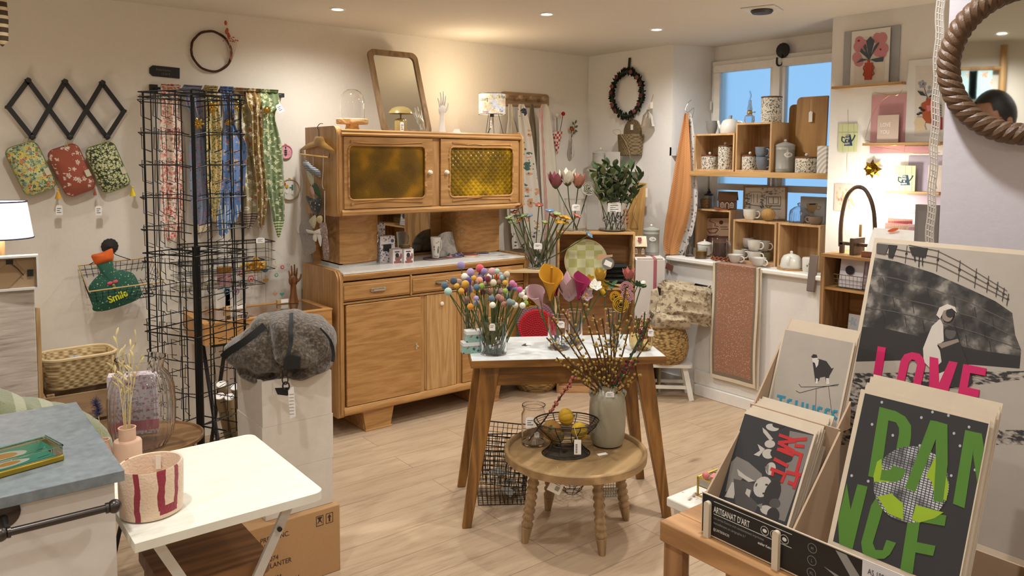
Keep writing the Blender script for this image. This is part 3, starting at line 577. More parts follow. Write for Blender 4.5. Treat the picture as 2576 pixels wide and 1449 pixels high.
for k in ('t1','t2','t3','b1','b2','b3','m1','m2','l','r'):
    p=nd[k];L=-.06 if k[0] in 'tb' else -.035
    ob('peg',B().lathe([(.008,0),(.008,L*-1-.012),(.012,-L-.008),(.012,-L-.002),(.005,-L),(.001,-L)],(p.x,0,p.z),12,ax=(0,-1,0)),BW,t)
# three quilted pouches
for i,(cpx,ang,mat,sub_,lb) in enumerate((((78,424),21,floral('#c9cf9e',['#6d8b83','#d8b84a','#c8683a','#47664e','#dcc860'],62,.5,'#aebb86',leaf=['#3f5b45','#6e8a68']),'#d9a62c','green floral quilted pouch hanging from the left peg of the zigzag rack'),
    ((181,428),21,floral('#9a4e38',['#dccab8','#9a4e38'],44,.42),None,'rust red quilted pouch with white flowers hanging from the middle peg'),
    ((272,421),20,floral('#2f3a26',['#ccd096','#c4ca8c','#d4d6a8'],74,.52),'#e0c81c','dark green and cream leaf patterned pouch hanging from the right peg'))):
    o=Yp(cpx[0],cpx[1],4.50);t=T('quilted_pouch',lb,'pouch',(o.x,4.50,o.z));a=rad(ang)
    fr=frame((0,0,0),(math.cos(a),0,math.sin(a)),(-math.sin(a),0,math.cos(a)))
    b=B();P=dens(rrect(-.072,.072,-.125,.125,.035,4),1);inflate(b,dens(P,2),.034,fr,7,e=.4,wr=.0025,wf=5)
    ob('pouch_body',b,mat,t);b=B();b.tube([fr[0]+fr[1]*(x*1.005)+fr[2]*y for x,y in rrect(-.073,.073,-.126,.126,.035,4)],.0022,5,closed=True);ob('piping',b,M('#7b8350' if i != 1 else '#8d4330',.8),t)
    b=B();b.prism([(.045,-.055),(.068,-.055),(.068,-.02),(.045,-.02)],.026,.034,fr);ob('cloth_label',b,M('#cfc9ae',.8),t)
    b=B();b.tube([(-.03,-.01,.118),(-.024,-.02,.145),(-.012,-.012,.148),(-.02,0,.12)],.003,6);ob('hanging_loop',b,M('#b5b088',.8),t)
    if sub_:b=B();b.lathe([(.002,0),(.006,-.012),(.016,-.045),(.001,-.046)],(.112-.0,-.01,-.118+.01),12);b.ball((.112,-.01,-.105),.006,8);ob('tassel',b,M(sub_,.7),t)
    else:b=B();b.lathe([(.001,0),(.005,-.012),(.008,-.03),(.001,-.031)],(.10,-.01,-.10),8);ob('tassel',b,M('#a0523a',.7),t)
    if i < 2:b=B();b.tube([(.108,-.012,-.085),(.112,-.02,-.185)],.0008,4);ob('tag_string',b,M('#e6e2d6',.8),t);pricetag(t,(.112,-.02,-.185),.03,.05)
# chalk sign
o=Yp(415,181,4.55);t=T('chalk_sign','black slate tag sign with chalk writing on the wall above the scarves','sign',(o.x,4.56,o.z))
b=B();q=(V3((0,0,0)),V3((1,0,-.03)).normalized(),V3((.03,0,1)).normalized(),V3((0,-1,0)));b.prism([(-.062,-.028),(.078,-.028),(.078,.03),(-.062,.03),(-.078,.015),(-.078,-.013)],0,.006,q);ob('slate',b,M('#1b1b1c',.6),t)
b=B();text(b,'Foulard Janka',(V3((-.045,-.0063,.006)),q[1],q[2],q[3]),.018,0,.75);text(b,'13,50 €',(V3((-.02,-.0063,-.016)),q[1],q[2],q[3]),.017,0,.9);ob('chalk_writing',b,M('#6f6e68',.9),t)
# twig hoop with dried sprig
o=Yp(533,129,4.54);t=T('twig_hoop','dark vine hoop with a dried red sprig, near the ceiling over the scarves','wreath',(o.x,4.56,o.z));b=B()
for s in range(3):
    b.tube([((.110+.004*math.cos(a*3+s*2)+.002*R_.random())*math.cos(a),-.015-.004*math.sin(a*3+s*2),(.110+.004*math.cos(a*3+s*2))*math.sin(a)*1.02) for a in [k*2*math.pi/40 for k in range(40)]],.0035,6,closed=True)
ob('vine_ring',b,M('#4b2b1d',.8),t)
b=B();base=V3((.105,-.028,-.05))
for k in range(9):
    a=rad(70+k*5);L=.12+.05*R_.random();P=smooth([base,base+V3((math.cos(a)*L*.5-.0,-.005,math.sin(a)*L*.55)),base+V3((math.cos(a)*L+(k-4)*.003,-.005,math.sin(a)*L))],3);b.tube(P,.0008,4)
    for j in range(3):q=P[-1]+V3((R_.uniform(-.012,.012),0,R_.uniform(-.012,.012)));b.ball(q,.0035,6,m=1)
b.tube(smooth([base+V3((0,0,.06)),base+V3((-.02,0,.17)),base+V3((-.012,0,.225)),base+V3((-.018,0,.25))],4),.001,4,m=2)
for dx,dz in ((-.028,.215),(-.025,.165),(-.014,.15),(-.02,.175)):b.ball(base+V3((dx,-.003,dz)),.012,8,(.7,.3,1.2),m=1)
ob('dried_sprig',b,[M('#b98a7c',.8),M('#b5533c',.8),M('#d9cfae',.8)],t)
# scarf rail and scarves
o=Yp(390,222,4.52);t=T('scarf_rail','black metal rail on the wall that carries the patterned scarves','rail',(o.x,4.56,o.z))
ob('wall_bracket',B().box(-.022,.02,-.022,0,-.026,.022),BW,t,bev=.003);ob('rail_bar',B().tube([(0,-.012,0),(0,-.045,0),(.70,-.045,.0)],.007,8),BW,t)
ob('end_bracket',B().box(.69,.72,-.05,0,-.012,.012),BW,t);zr=o.z
def scarf(lb,L,mats,y0=-.05,ring=None,hem=None,tail=None,tag_=False):
    pts=[Yp(a,c,4.50) for a,c,w in L];ws=[w for a,c,w in L];o0=pts[0];t=T('patterned_scarf',lb,'scarf',(o0.x,4.50,zr+.012),group='scarves on the black rail');n=26
    C_=smooth(pts,5);Wd=[];k=len(ws)
    for i in range(k-1):Wd+=[ws[i]+(ws[i+1]-ws[i])*(3*(s/5)**2-2*(s/5)**3) for s in range(5)]
    Wd.append(ws[-1]);nv=len(C_)-1;ph=R_.random()*6
    def f(u,v):
        j=min(nv,int(round(v*nv)));c=C_[j];w=Wd[j];x=c.x-o0.x+(u-.5)*w;am=.010*min(1,.3+v*2)
        y=y0*(.35+.65*min(1,v*6))+.05+am*math.sin(u*9.4+ph+v*2)+.005*math.sin(u*21+v*6+ph);z=c.z-(zr+.012); 
        if v==0:y=.0
        if j==nv:z+=.02*abs(u-.5)*2
        return (x,y-.035,z)
    b=B();b.sheet(f,n,nv,.0022);b.sheet(lambda u,v:((u-.5)*ws[0],.0-.035+.045*math.sin(v*3.14)*0+v*.05,.0+.004*math.sin(v*3.14)-.01*v),8,4,.002)
    m=mats if isinstance(mats,list) else [mats]
    if len(m) > 1:
        for i in range(len(b.f)):
            q=[b.v[j] for j in b.f[i]];zc=sum(p[2] for p in q)/len(q); 
            if zc < (pts[-1].z-zr)+tail:b.m[i]=1
    ob('scarf_cloth',b,m,t)
    if ring:
        c=Yp(ring[0],ring[1],4.44);b=B();rl=(c.x-o0.x,4.44-4.50-.02,c.z-(zr+.012))
        if ring[2]=='f':
            for kk in range(7):a=kk*.9;b.ball((rl[0]+.018*math.cos(a),rl[1],rl[2]+.018*math.sin(a)),.013,6,(1.3,.35,.6),rot=Matrix.Rotation(-a,3,'Y'))
            b.ball(rl,.008,8)
        else:b.tube([(rl[0]+.018*math.cos(a),rl[1],rl[2]+.018*math.sin(a)) for a in [i*.4488 for i in range(14)]],.004,6,closed=True);b.lathe([(.001,.004),(.015,.002),(.017,0)],rl,16,ax=(0,-1,0));b.tube([(rl[0],rl[1],rl[2]),(rl[0]+.005,rl[1]-.004,rl[2]+.012)],.003)
        ob('scarf_ring',b,M('#a8863c',.3,.9),t)
    if tag_:c=Yp(697,268,4.42);pricetag(t,(c.x-o0.x,-.09,c.z-zr),.035,.05,tilt=-.5)
scarf('pink and coral floral scarf, leftmost on the black rail',[(427,213,.10),(425,262,.09),(427,330,.115),(430,430,.115),(430,520,.105),(428,575,.09),(424,610,.03)],floral('#e8d2c2',['#d2705f','#c4565a','#d98f7c','#96785e'],48,.42,leaf=['#a9ad94','#b5937e']),-.04)
scarf('blue and purple floral scarf, second from the left on the rail',[(482,216,.10),(488,262,.085),(498,305,.05),(504,380,.12),(512,470,.15),(514,540,.13),(503,590,.03)],[floral('#75849a',['#a85a78','#8a92b0','#c07a90','#4c5670'],70,.38),floral('#e0d6b8',['#a85a78','#d07a82','#c9bf9a'],80,.3)],-.02,(495,312,'f'),tail=.05)
scarf('yellow and green floral scarf, behind the middle of the wire rack',[(527,217,.075),(530,262,.07),(533,330,.09),(535,420,.10),(537,510,.07),(536,560,.02)],floral('#cdbb82',['#b1803c','#6e7a48','#d9a04c','#4d5f3c'],75,.4,leaf=['#6f7d4a','#4d5f3c']),-.05,(530,270,'f'))
scarf('blue scarf with orange flowers and a checked border, on the rail',[(566,219,.075),(570,262,.06),(572,312,.05),(582,370,.14),(578,450,.14),(568,530,.13),(552,596,.03)],[floral('#5a78a6',['#c9743c','#6d88b4','#d9a456','#33486c'],55,.36),stripes('#dcd9c8','#5f7fae',0,.018,.75)],-.06,(574,307,'r'),tail=.17)
scarf('cream scarf with white and orange daisies and a checked hem',[(600,222,.085),(605,262,.07),(610,330,.10),(620,430,.15),(628,520,.11),(624,578,.03)],[floral('#a39a74',['#ece6da','#b8603c','#e2d8c6','#8a8650'],34,.42),stripes('#ddd2c4','#6f5b4a',2,.014,.8)],-.02,(598,268,'f'),tail=.10)
scarf('brown scarf with cream swirls, second from the right on the rail',[(634,224,.085),(636,262,.095),(638,292,.05),(642,380,.06),(652,480,.06),(650,575,.03)],floral('#94793a',['#e2d5ba','#e4d8c0','#7a4c3c'],42,.42),-.065)
scarf('green and cream leaf patterned scarf, rightmost on the rail',[(670,226,.12),(672,262,.11),(668,292,.07),(678,380,.12),(684,470,.115),(692,540,.08),(692,596,.015)],[floral('#74845a',['#cfd3a2','#dadcb4','#55683f'],42,.44),stripes('#5a6c40','#cdd2a6',2,.016,.6)],-.07,(669,277,'r'),tail=.10,tag_=True)
# wire baskets
def rectloop(x0,x1,y0,y1,z):return [(x0,y0,z),(x1,y0,z),(x1,y1,z),(x0,y1,z)]
def wirebasket(T_,B_,nx,ny,nz,r=.0013,rim=.0026,m=0,mr=0,wob=0):
    b=B();L=lambda t,A=B_,C=T_:tuple(A[i]+(C[i]-A[i])*t for i in range(5))
    for k in range(nz+1):
        q=L(k/nz);rr_=rim if k==nz else (rim*.7 if k==0 else r);b.tube(rectloop(*q),rr_,5,closed=True,m=mr if k==nz else m)
    w=lambda:R_.uniform(-wob,wob)
    for i in range(1,nx):
        f=i/nx;P=[]
        for t in (1,0):q=L(t);P.append((q[0]+(q[1]-q[0])*f+w(),q[2],q[4]))
        for t in (0,1):q=L(t);P.append((q[0]+(q[1]-q[0])*f+w(),q[3],q[4]))
        b.tube(P,r,4,m=m)
    for i in range(1,ny):
        f=i/ny;P=[]
        for t in (1,0):q=L(t);P.append((q[0],q[2]+(q[3]-q[2])*f+w(),q[4]))
        for t in (0,1):q=L(t);P.append((q[1],q[2]+(q[3]-q[2])*f+w(),q[4]))
        b.tube(P,r,4,m=m)
    return b
# wall basket on a rosette hook with the hot water bottle
p=Yp(277,620,4.55);t=T('rosette_hook','black flower shaped wall hook above the wire basket at the left','hook',(p.x,4.56,p.z))
ob('rosette',B().lathe([(.001,.012),(.01,.010),(.038,.006),(.040,0)],n=48,ax=(0,-1,0),fl=lambda r,a,z:r*(1+.08*abs(math.cos(a*7)))),M('#2b2a29',.5,.3),t)
ob('hook_arm',B().tube(smooth([(0,-.008,-.02),(0,-.02,-.07),(0,-.05,-.085),(0,-.06,-.06)],4),.004,8),M('#2b2a29',.5,.3),t)
GOLDW=M('#c4a36c',.5,.2)
t=T('wall_wire_basket','black wire wall basket with a cane wrapped rim, holding the green hot water bottle','basket',(.845,4.545,1.065),rot=(rad(24),rad(-3),0))
b=wirebasket((-.15,.20,-.27,-.012,.0),(-.125,.17,-.22,-.02,-.115),12,7,4,m=0,mr=1,rim=.004,wob=.004);ob('wire_cage',b,[WIRE,GOLDW],t)
ob('hanging_bow',B().tube(smooth([(-.10,-.014,.0),(-.03,-.014,.04),(0,-.03,.075),(.03,-.014,.04),(.10,-.014,.0)],5),.002,6),WIRE,t)
t=T('hot_water_bottle','dark green heart patterned hot water bottle with an orange neck in the wall basket','hot water bottle',(.832,4.395,.935),rot=(-.15,rad(-14),0))
HWG=floral('#14503c',['#d8dcb8','#d8dcb8'],46,.13);fr=(V3((0,0,0)),V3((1,0,0)),V3((0,0,1)),V3((0,-1,0)))
P=sm2([(-.115,-.04),(-.12,-.075),(-.06,-.095),(.06,-.095),(.115,-.075),(.12,.0),(.108,.05),(.07,.078),(.035,.10),(.036,.155),(-.036,.155),(-.036,.10),(-.07,.078),(-.11,.04)],3)
b=B();inflate(b,P,.028,fr,6,e=.45);ob('bottle_cover',b,HWG,t)
b=B();inflate(b,sm2([(-.040,.145),(-.048,.175),(-.045,.20),(0,.198),(.05,.205),(.055,.19),(.042,.145),(0,.14)],3),.03,fr,5);ob('orange_collar',b,M('#d4601c',.8),t)
b=B();text(b,'Smile',(V3((-.045,-.031,-.062)),V3((1,0,.1)).normalized(),V3((-.05,0,1)).normalized(),V3((0,-1,0))),.052,0,.85,h=.002,bold=.03);ob('smile_lettering',b,M('#c9cf1e',.6),t)
b=B();[b.ball((sx*.013,-.03,.035),.014,8,(1,.4,.7),m=0) for sx in (-1,1)];b.ball((0,-.034,.02),.008,8,m=1);b.ball((0,-.032,.008),.012,8,(.7,.4,.9),m=1);ob('berry_ornament',b,[M('#c04a5c',.7),M('#7d8a4a',.7)],t)
# wall wire shelf basket
t=T('wire_wall_rack','black wire double basket on the wall behind the postcard rack, with yellow scrunchies in it','basket',(1.45,4.56,1.05))
b=wirebasket((-.26,.24,-.17,-.01,.08),(-.26,.24,-.17,-.01,-.08),9,3,3,m=0,rim=.003);b2=wirebasket((-.30,.17,-.19,-.01,-.02),(-.30,.17,-.19,-.01,-.16),8,3,2,rim=.003);ob('upper_basket',b,WIRE,t);ob('lower_basket',b2,WIRE,t)
b=B();[b.tube(smooth([(x,-.01,-.16),(x,-.012,-.20),(x+.012,-.03,-.21),(x+.018,-.04,-.195)],3),.002,5) for x in (-.2,-.1,.05,.09)];ob('hooks',b,WIRE,t)
c=Yp(655,600,4.38);pricetag(t,(c.x-1.45,4.38-4.56,c.z-1.05+.005),.05,.03)
SAT=N('satin');SAT.base('#c98f1c');SAT.set(rough=.25,sheen=.3);SAT=SAT.mat
for i,(px,py) in enumerate(((622,655),(640,640),(658,655),(640,662))):
    p=Yp(px,py,4.45);b=B();b.tube([((.024+.006*math.sin(a*5+i))*math.cos(a),.012*math.sin(a*7+i),(.020+.005*math.cos(a*6))*math.sin(a)) for a in [k*.2618 for k in range(24)]],[.010+.004*math.sin(k*2.4) for k in range(24)],7,closed=True)
    tag(ob('hair_scrunchie',b,SAT if i % 2 else M('#c7a04a',.3),loc=(p.x,4.45-.02*(i % 2),.985+(.028 if i==1 else 0)),rz=i),'golden yellow satin scrunchie in the wire basket on the wall','scrunchie','scrunchies in the wall basket')
p=Yp(562,645,4.47);t=T('cosmetic_jar','small pink jar with a golden lid in the wire wall rack','jar',(p.x,4.46,.895));ob('jar_body',B().lathe([(.001,0),(.038,0),(.04,.004),(.04,.07),(.001,.071)],n=24),M('#b98a8c',.3),t);ob('lid',B().lathe([(.001,.072),(.041,.072),(.041,.10),(.001,.101)],n=24),M('#a8742c',.3,.5),t)
for i in range(2):p=Yp(470+45*i,680,4.47);tag(ob('foil_packet',B().obox((0,0,.012),(.12,.07,.012),(0,.1,.2)),M('#b9b7a0',.2,.8),loc=(p.x,4.46,.893+.004*i),rz=.1*i),'shiny silver foil packet lying in the lower wire basket','packet','foil packets in the wire basket')
# embroidery hoops
def hoop(lb,px,py,r,bg,deco,ringc,y=4.55,sx=1):
    o=Yp(px,py,y);t=T('embroidery_hoop',lb,'embroidery hoop',(o.x,4.56,o.z));b=B()
    b.lathe([(.001,.008),(r*.95,.008),(r*.95,0)],n=36,ax=(0,-1,0));ob('stretched_cloth',b,bg,t)
    ob('hoop_ring',B().tube([(r*math.cos(a),-.008,r*math.sin(a)) for a in [k*.1745 for k in range(36)]],.004,6,closed=True).cyl((-.006,-.008,r+.006),(.006,-.008,r+.006),.004),ringc,t)
    b=B();ms=[]
    for P,c in deco:b.prism(P,.0085,.0105,(V3((0,0,0)),V3((1,0,0)),V3((0,0,1)),V3((0,-1,0))),len(ms));ms.append(M(c,.8))
    ob('embroidery',b,ms,t);return t
lf=lambda x,z,a,L=.012,w=.004:[(x+L*math.cos(rad(a))*t-w*math.sin(rad(a))*s,z+L*math.sin(rad(a))*t+w*math.cos(rad(a))*s) for t,s in ((0,0),(.5,1),(1,0),(.5,-1))]
hoop('small pink embroidery hoop with a dark plant motif beside the cabinet',719,382,.040,floral('#d99aa6',['#c4707f','#e3b6bf'],90,.3),[([(-.001,-.028),(.001,-.028),(.001,.025),(-.001,.025)],'#2a2326')]+[(lf(0,z,a),'#2a2326') for z in (-.02,-.008,.004) for a in (40,140)]+[(lf(0,.02,90,.012,.005),'#2a2326')],M('#c9858f',.6))
hoop('larger white embroidery hoop with cactus and flowers, half behind the hanger',729,477,.062,M('#dad4c8',.9),[(ell(-.018,.020,.010),'#d2a01c'),(ell(-.032,.035,.009),'#b8452c'),(rrect(.012,.022,-.005,.03,.004,3),'#3c7a5c'),(rrect(-.001,.012,.01,.016,.002,3),'#3c7a5c'),(ell(-.018,-.012,.009,.012),'#e9e3d8'),(rrect(.011,.023,-.03,-.006,.002,2),'#e9e3d8')]+[([(-.019,-.002),(-.017,-.002),(-.017,.012),(-.019,.012)],'#3a3a34')],M('#b09a74',.7))
# ================================================================ postcard rack, jewellery case, bag on boxes
t=T('postcard_rack','tall empty black wire revolving postcard rack in front of the scarves','display rack',(.965,3.40,0),rad(28))
ob('pole',B().cyl((0,0,.0),(0,0,1.235),.0165,n=18).cyl((0,0,1.235),(0,0,1.24),.019),M('#17191a',.35,.5),t)
b=B()
for k in range(3):a=k*2.094+.4;b.tube(smooth([(0,0,.10),(.12*math.cos(a),.12*math.sin(a),.06),(.26*math.cos(a),.26*math.sin(a),.012)],4),.010,8)
ob('floor_legs',b,M('#17191a',.35,.5),t)
H0,H1,HW=.44,1.885,.145;rows=11;dz=(H1-H0)/rows
b=B()
for k in range(4):
    a=k*math.pi/2;Q=Matrix.Rotation(a,3,'Z')
    for x in (-.075,.06):b.tube([Q@V3((x,-HW,H0)),Q@V3((x,-HW,H1))],.0025,5)
    b.tube([Q@V3((HW-.012,-HW+.012,H0)),Q@V3((HW-.012,-HW+.012,H1))],.0045,6)
for z in (H0,H0+.45,1.22,H1-.02,H1):b.tube([Matrix.Rotation(k*math.pi/2,3,'Z')@V3((-HW,-HW,z)) for k in range(4)],.003,5,closed=True)
for z in (H0+.02,1.22,H1):b.tube([(-HW,0,z),(HW,0,z)],.0035,5);b.tube([(0,-HW,z),(0,HW,z)],.0035,5)
ob('wire_frame',b,WIRE,t)
pk=B()
for dx in (-.082,.03):
    pk.tube([(dx,0,.075),(dx-.012,-.035,.085),(dx-.008,-.036,.0),(dx+.0,0,-.012)],.0018,4)
    pk.tube([(dx+.052,0,.075),(dx+.062,-.035,.085),(dx+.058,-.036,.0),(dx+.052,0,-.012)],.0018,4)
pk.tube([(-.13,0,.055),(-.105,-.04,.066),(.105,-.04,.066),(.13,0,.055)],.0022,4)
p0=None
for k in range(4):
    for r in range(rows):
        if p0 is None:p0=o=ob('card_pocket',pk,WIRE,t)
        else:o=p0.copy();S.collection.objects.link(o);o.parent=t
        Q=Matrix.Rotation(k*math.pi/2,3,'Z');o.location=Q@V3((0,-HW,H0+dz*r+.03));o.rotation_euler=(0,0,k*math.pi/2)
# jewellery case on black trestle legs
OAK=wood('#c29156','#a27038','x',12,.4,.35)
t=T('jewellery_display_case','flat wooden display case with a glass lid on black crossed legs beside the cabinet','display case',(1.175,4.03,0));w,d,z0,z1=.70,.38,.655,.768
b=B();ringprism(b,[(0,0),(w,0),(w,d),(0,d)],[(.018,.018),(w-.018,.018),(w-.018,d-.018),(.018,d-.018)],z0,z1,(V3((0,0,0)),V3((1,0,0)),V3((0,1,0)),V3((0,0,1))));b.box(.005,w-.005,.005,d-.005,z0,z0+.008)
ringprism(b,[(-.003,-.003),(w+.003,-.003),(w+.003,d+.003),(-.003,d+.003)],[(.035,.035),(w-.035,.035),(w-.035,d-.035),(.035,d-.035)],z1-.006,z1+.001,(V3((0,0,0)),V3((1,0,0)),V3((0,1,0)),V3((0,0,1))))
ob('wooden_tray',b,OAK,t);ob('glass_lid',B().box(.03,w-.03,.03,d-.03,z1-.005,z1-.002),GLASS,t)
ob('lining',B().box(.018,w-.018,.018,d-.018,z0+.008,z0+.012),M('#cfcac2',.9),t)
b=B(); 
for y in (.03,d-.03):b.tube([(.04,y,z0-.01),(w-.04,y,z0-.01)],.010,6)
ob('leg_rails',b,BLACK,t)
for x in (.10,w-.10):
    for s in (-1,1):b=B();b.tube([(x+s*.02,d/2-s*.15,z0),(x+s*.02,d/2+s*.15,.01)],.011,6);ob('leg',b,BLACK,t)
p=Zp(735,757,.770);b=B();hand(b,(0,0,0),.225,.026,.012,side=-1);tag(ob('wooden_hand',b,wood('#7d4f2a','#54331a','z',20,.3,.5),loc=(1.775,4.335,.769),rz=-.2),'dark brown wooden hand standing on the jewellery case, fingers up','hand ornament')
def block(lb,px,py,w=.075,cards=((0,0),),yy=.06):
    p=Zp(px,py,.77);t=T('display_block',lb,'display block',(p.x,p.y,.7695));ob('wood_block',B().box(-w/2,w/2,-.012,.012,0,.022),M('#c09a66',.6),t);ob('price_label',B().box(-w*.22,w*.35,-.0128,-.012,.003,.024),CARD,t);return t
t1=block('small wooden block with a white label at the foot of the wooden hand',712,762)
t2=block('longer wooden block behind the postcard rack on the jewellery case',590,778,.12)
for i,(px,py,c,k) in enumerate(((693,668,'#c9c4ae',0),(710,672,'#b25a6c',0),(667,680,'#3c5c66',1),(695,692,'#6aa49c',0),(668,704,'#8e6a2c',1),(692,740,'#b9866c',2),(709,740,'#4d8c7e',2))):
    p=Yp(px,py,4.40);t=T('earring',['round cream','round dark pink','dark teal fan shaped','round turquoise','brown fan shaped','rosy brown heart shaped','green heart shaped'][i]+' earring on the clear stand beside the wooden hand','earring',(p.x,4.40,p.z));b=B();fr=(V3((0,0,0)),V3((1,0,0)),V3((0,0,1)),V3((0,-1,0)))
    b.prism([ell(0,0,.012),ell(0,.006,.018,a0=180,a1=360),[(0,-.014),(.014,.002),(.009,.011),(0,.006),(-.009,.011),(-.014,.002)]][k],0,.003,fr);ob('pendant',b,M(c,.4),t)
    if k==0:ob('centre_stone',B().prism(ell(0,0,.005),.003,.005,fr),M('#d9c79a',.3),t)
    b=B();b.tube([(0,0,.01),(0,.004,.026)],.0008,4);ob('ear_wire',b,BRASS,t)
p=Yp(700,720,4.41);t=T('acrylic_earring_stand','clear acrylic panel that carries the earrings beside the wooden hand','display stand',(p.x,4.412,.769));ob('panel',B().box(-.075,.075,0,.003,.0,.22),glass('#f4f6f6',.05),t)
for i,(px,py) in enumerate(((560,720),(585,700))):p=Yp(px,py,4.41);b=B();tag(ob('jewellery_card',B().box(-.04,.04,0,.002,-.055,.055),M('#d4d0c8',.5),loc=(p.x,4.41,.826)),['pale jewellery card leaning on the wall, left one behind the rack','pale jewellery card leaning on the wall, right one behind the rack'][i],'card')
for i,(px,py,c) in enumerate(((635,703,'#c2483a'),(612,690,'#b05a60'),(575,735,'#3c6c86'),(598,735,'#8c4c6c'))):
    p=Yp(px,py,4.37);b=B();b.tube([(.016*math.cos(a),0,.016*math.sin(a)) for a in [k*.52 for k in range(12)]],.0025,5,closed=True);b.ball((0,-.002,0),.007,8,m=0);b.tube([(-.05,0,.018),(.04,0,.018)],.0015,4);tag(ob('beaded_bracelet',b,M(c,.4),loc=(p.x,4.395,p.z)),'coloured bead bracelet displayed behind the wire rack','bracelet','bracelets on the wall cards')
# carton and three white boxes
KR=M('#b08a5e',.8,bump=.2,bs=90)
t=T('cardboard_carton','big brown cardboard carton with printed text under the three white boxes','carton',(1.29,2.72,0));b=B();b.box(-.52,0,0,.34,0,.268);ob('carton_body',b,KR,t,bev=.004)
ob('packing_tape',B().box(-.50,-.004,.14,.20,.268,.2686).box(0,.0006,.14,.20,.2,.268),M('#bd9a6c',.3),t)
FRc=lambda x,z:(V3((x,-.0006,z)),V3((1,0,0)),V3((0,0,1)),V3((0,-1,0)));b=B()
for i,s_ in enumerate(('VANGUARD PRESS, INC.','O#  SPO05151','M# 1479','825466185074','WHITEWASHED BOOK PLANTER','LISTEN','54X42X25.1 CM','21.3X16.5X9.875 INCH')):
    xr=(-.205,-.295,-.36,-.25,-.20,-.33,-.24,-.17)[i];k0=len(b.v);text(b,s_,FRc(xr,.205-.0262*i),.0265,0,.86,al='RIGHT')
txt_=b
for x,k in ((-.085,0),(-.045,1)):
    b=B()
    P=[(x-.015,.205),(x+.015,.205),(x+.015,.245),(x-.015,.245)];ringprism(b,P,[(x-.013,.207),(x+.013,.207),(x+.013,.243),(x-.013,.243)],.0002,.0008,(V3((0,0,0)),V3((1,0,0)),V3((0,0,1)),V3((0,-1,0))))
    fr=(V3((0,0,0)),V3((1,0,0)),V3((0,0,1)),V3((0,-1,0)))
    if k:b.prism([(x-.003,.211),(x+.003,.211),(x+.003,.228),(x+.008,.228),(x,.240),(x-.008,.228),(x-.003,.228)],.0002,.0008,fr)
    else:b.prism([(x-.009,.213),(x-.003,.222),(x+.003,.222),(x+.009,.213),(x+.009,.218),(x+.004,.226),(x+.004,.230),(x+.009,.236),(x+.009,.24),(x-.009,.24),(x-.009,.236),(x-.004,.230),(x-.004,.226),(x-.009,.218)],.0002,.0008,fr);b.prism(ell(x,.234,.003),.0008,.001,fr)
    ob('handling_symbol',b,M('#3a2420',.8),t)
ob('printed_text',txt_,M('#3a2420',.8),t)
WB=M('#d3cbbf',.55);z=.2695
for i,(h,x0) in enumerate(((.18,1.005),(.175,.998),(.172,1.000))):
    t=T('white_box',['bottom one of the three stacked white wooden boxes','middle one of the three stacked white wooden boxes','top one of the three stacked white wooden boxes, under the grey bag'][i],'box',(x0,2.75,z));b=B();w,d,th=1.275-x0+.004*(i==1),.27,.010
    fr=(V3((0,0,0)),V3((1,0,0)),V3((0,1,0)),V3((0,0,1)));ringprism(b,[(0,0),(w,0),(w,d),(0,d)],[(th,th),(w-th,th),(w-th,d-th),(th,d-th)],0,h,fr);b.box(.002,w-.002,.002,d-.002,0,th);ob('box_shell',b,WB,t,bev=.0015);z+=h+.0006
ZS=z
# grey wool bag
WOOL=N('boiled_wool');WOOL.set(rough=.95,sheen=.4);nz=WOOL.n('ShaderNodeTexNoise');nz.inputs['Scale'].default_value=90;nz.inputs['Detail'].default_value=6;WOOL.l(WOOL.co(),nz.inputs['Vector']);WOOL.base(WOOL.ramp(nz.outputs[0],[(.35,'#362d24'),(.55,'#554a3d'),(.74,'#80725f')]));WOOL.bump(nz.outputs[0],.9,.008);WOOL=WOOL.mat
rt=V3((Rv.x,Rv.y,0)).normalized();fw=V3((Fv.x,Fv.y,0)).normalized()
t=T('grey_wool_bag','grey boiled wool bag with black straps slumped on the white boxes','bag',(1.12,2.835,ZS));fr=(V3((0,0,0)),rt,V3((0,0,1)),-fw)
px2=lambda a,c:((a-715)/655.,(945-c)/655.)
P=sm2([px2(*q) for q in ((566,905),(572,872),(612,838),(655,800),(688,793),(730,780),(790,800),(830,828),(846,862),(842,900),(838,935),(800,958),(740,966),(690,980),(640,972),(590,940))],3)
b=B();P=dens(P,2);inflate(b,P,.15,fr,14,e=.42,c=(0.01,.09),wr=.02,wf=2.6)
b.v=[(x,y,max(z,.002) if (y > -.083 and x > -.115) else z) for x,y,z in b.v]
# valleys of the folds
vv=[]
for x,y,z in b.v:
    p=V3((x,y,z));u=p.dot(rt);f=p.dot(-fw)
    if f > 0:
        for (ax,az,bx,bz,wd,dp) in ((-.20,.03,-.02,.012,.018,.05),(-.02,.012,.06,.03,.02,.04),(.07,.03,.19,.06,.02,.05),(-.03,.20,.0,.06,.014,.022),(0,.06,.05,.04,.014,.03),(-.13,.14,-.06,.18,.012,.016),(.10,.18,.16,.10,.014,.014)):
            L=((bx-ax)**2+(bz-az)**2);s_=max(0,min(1,((u-ax)*(bx-ax)+(z-az)*(bz-az))/L));dd=math.hypot(u-ax-(bx-ax)*s_,z-az-(bz-az)*s_);p=p+fw*dp*math.exp(-(dd/wd)**2)
    g=.012*noise3(x*5.5,y*5.5,z*5.5)+.006*noise3(x*13,y*11,z*14);p=p+(p-V3((0,0,.09))).normalized()*g;vv.append(tuple(p))
b.v=vv;ob('bag_body',b,WOOL,t,sub=1)
STR=M('#131315',.6)
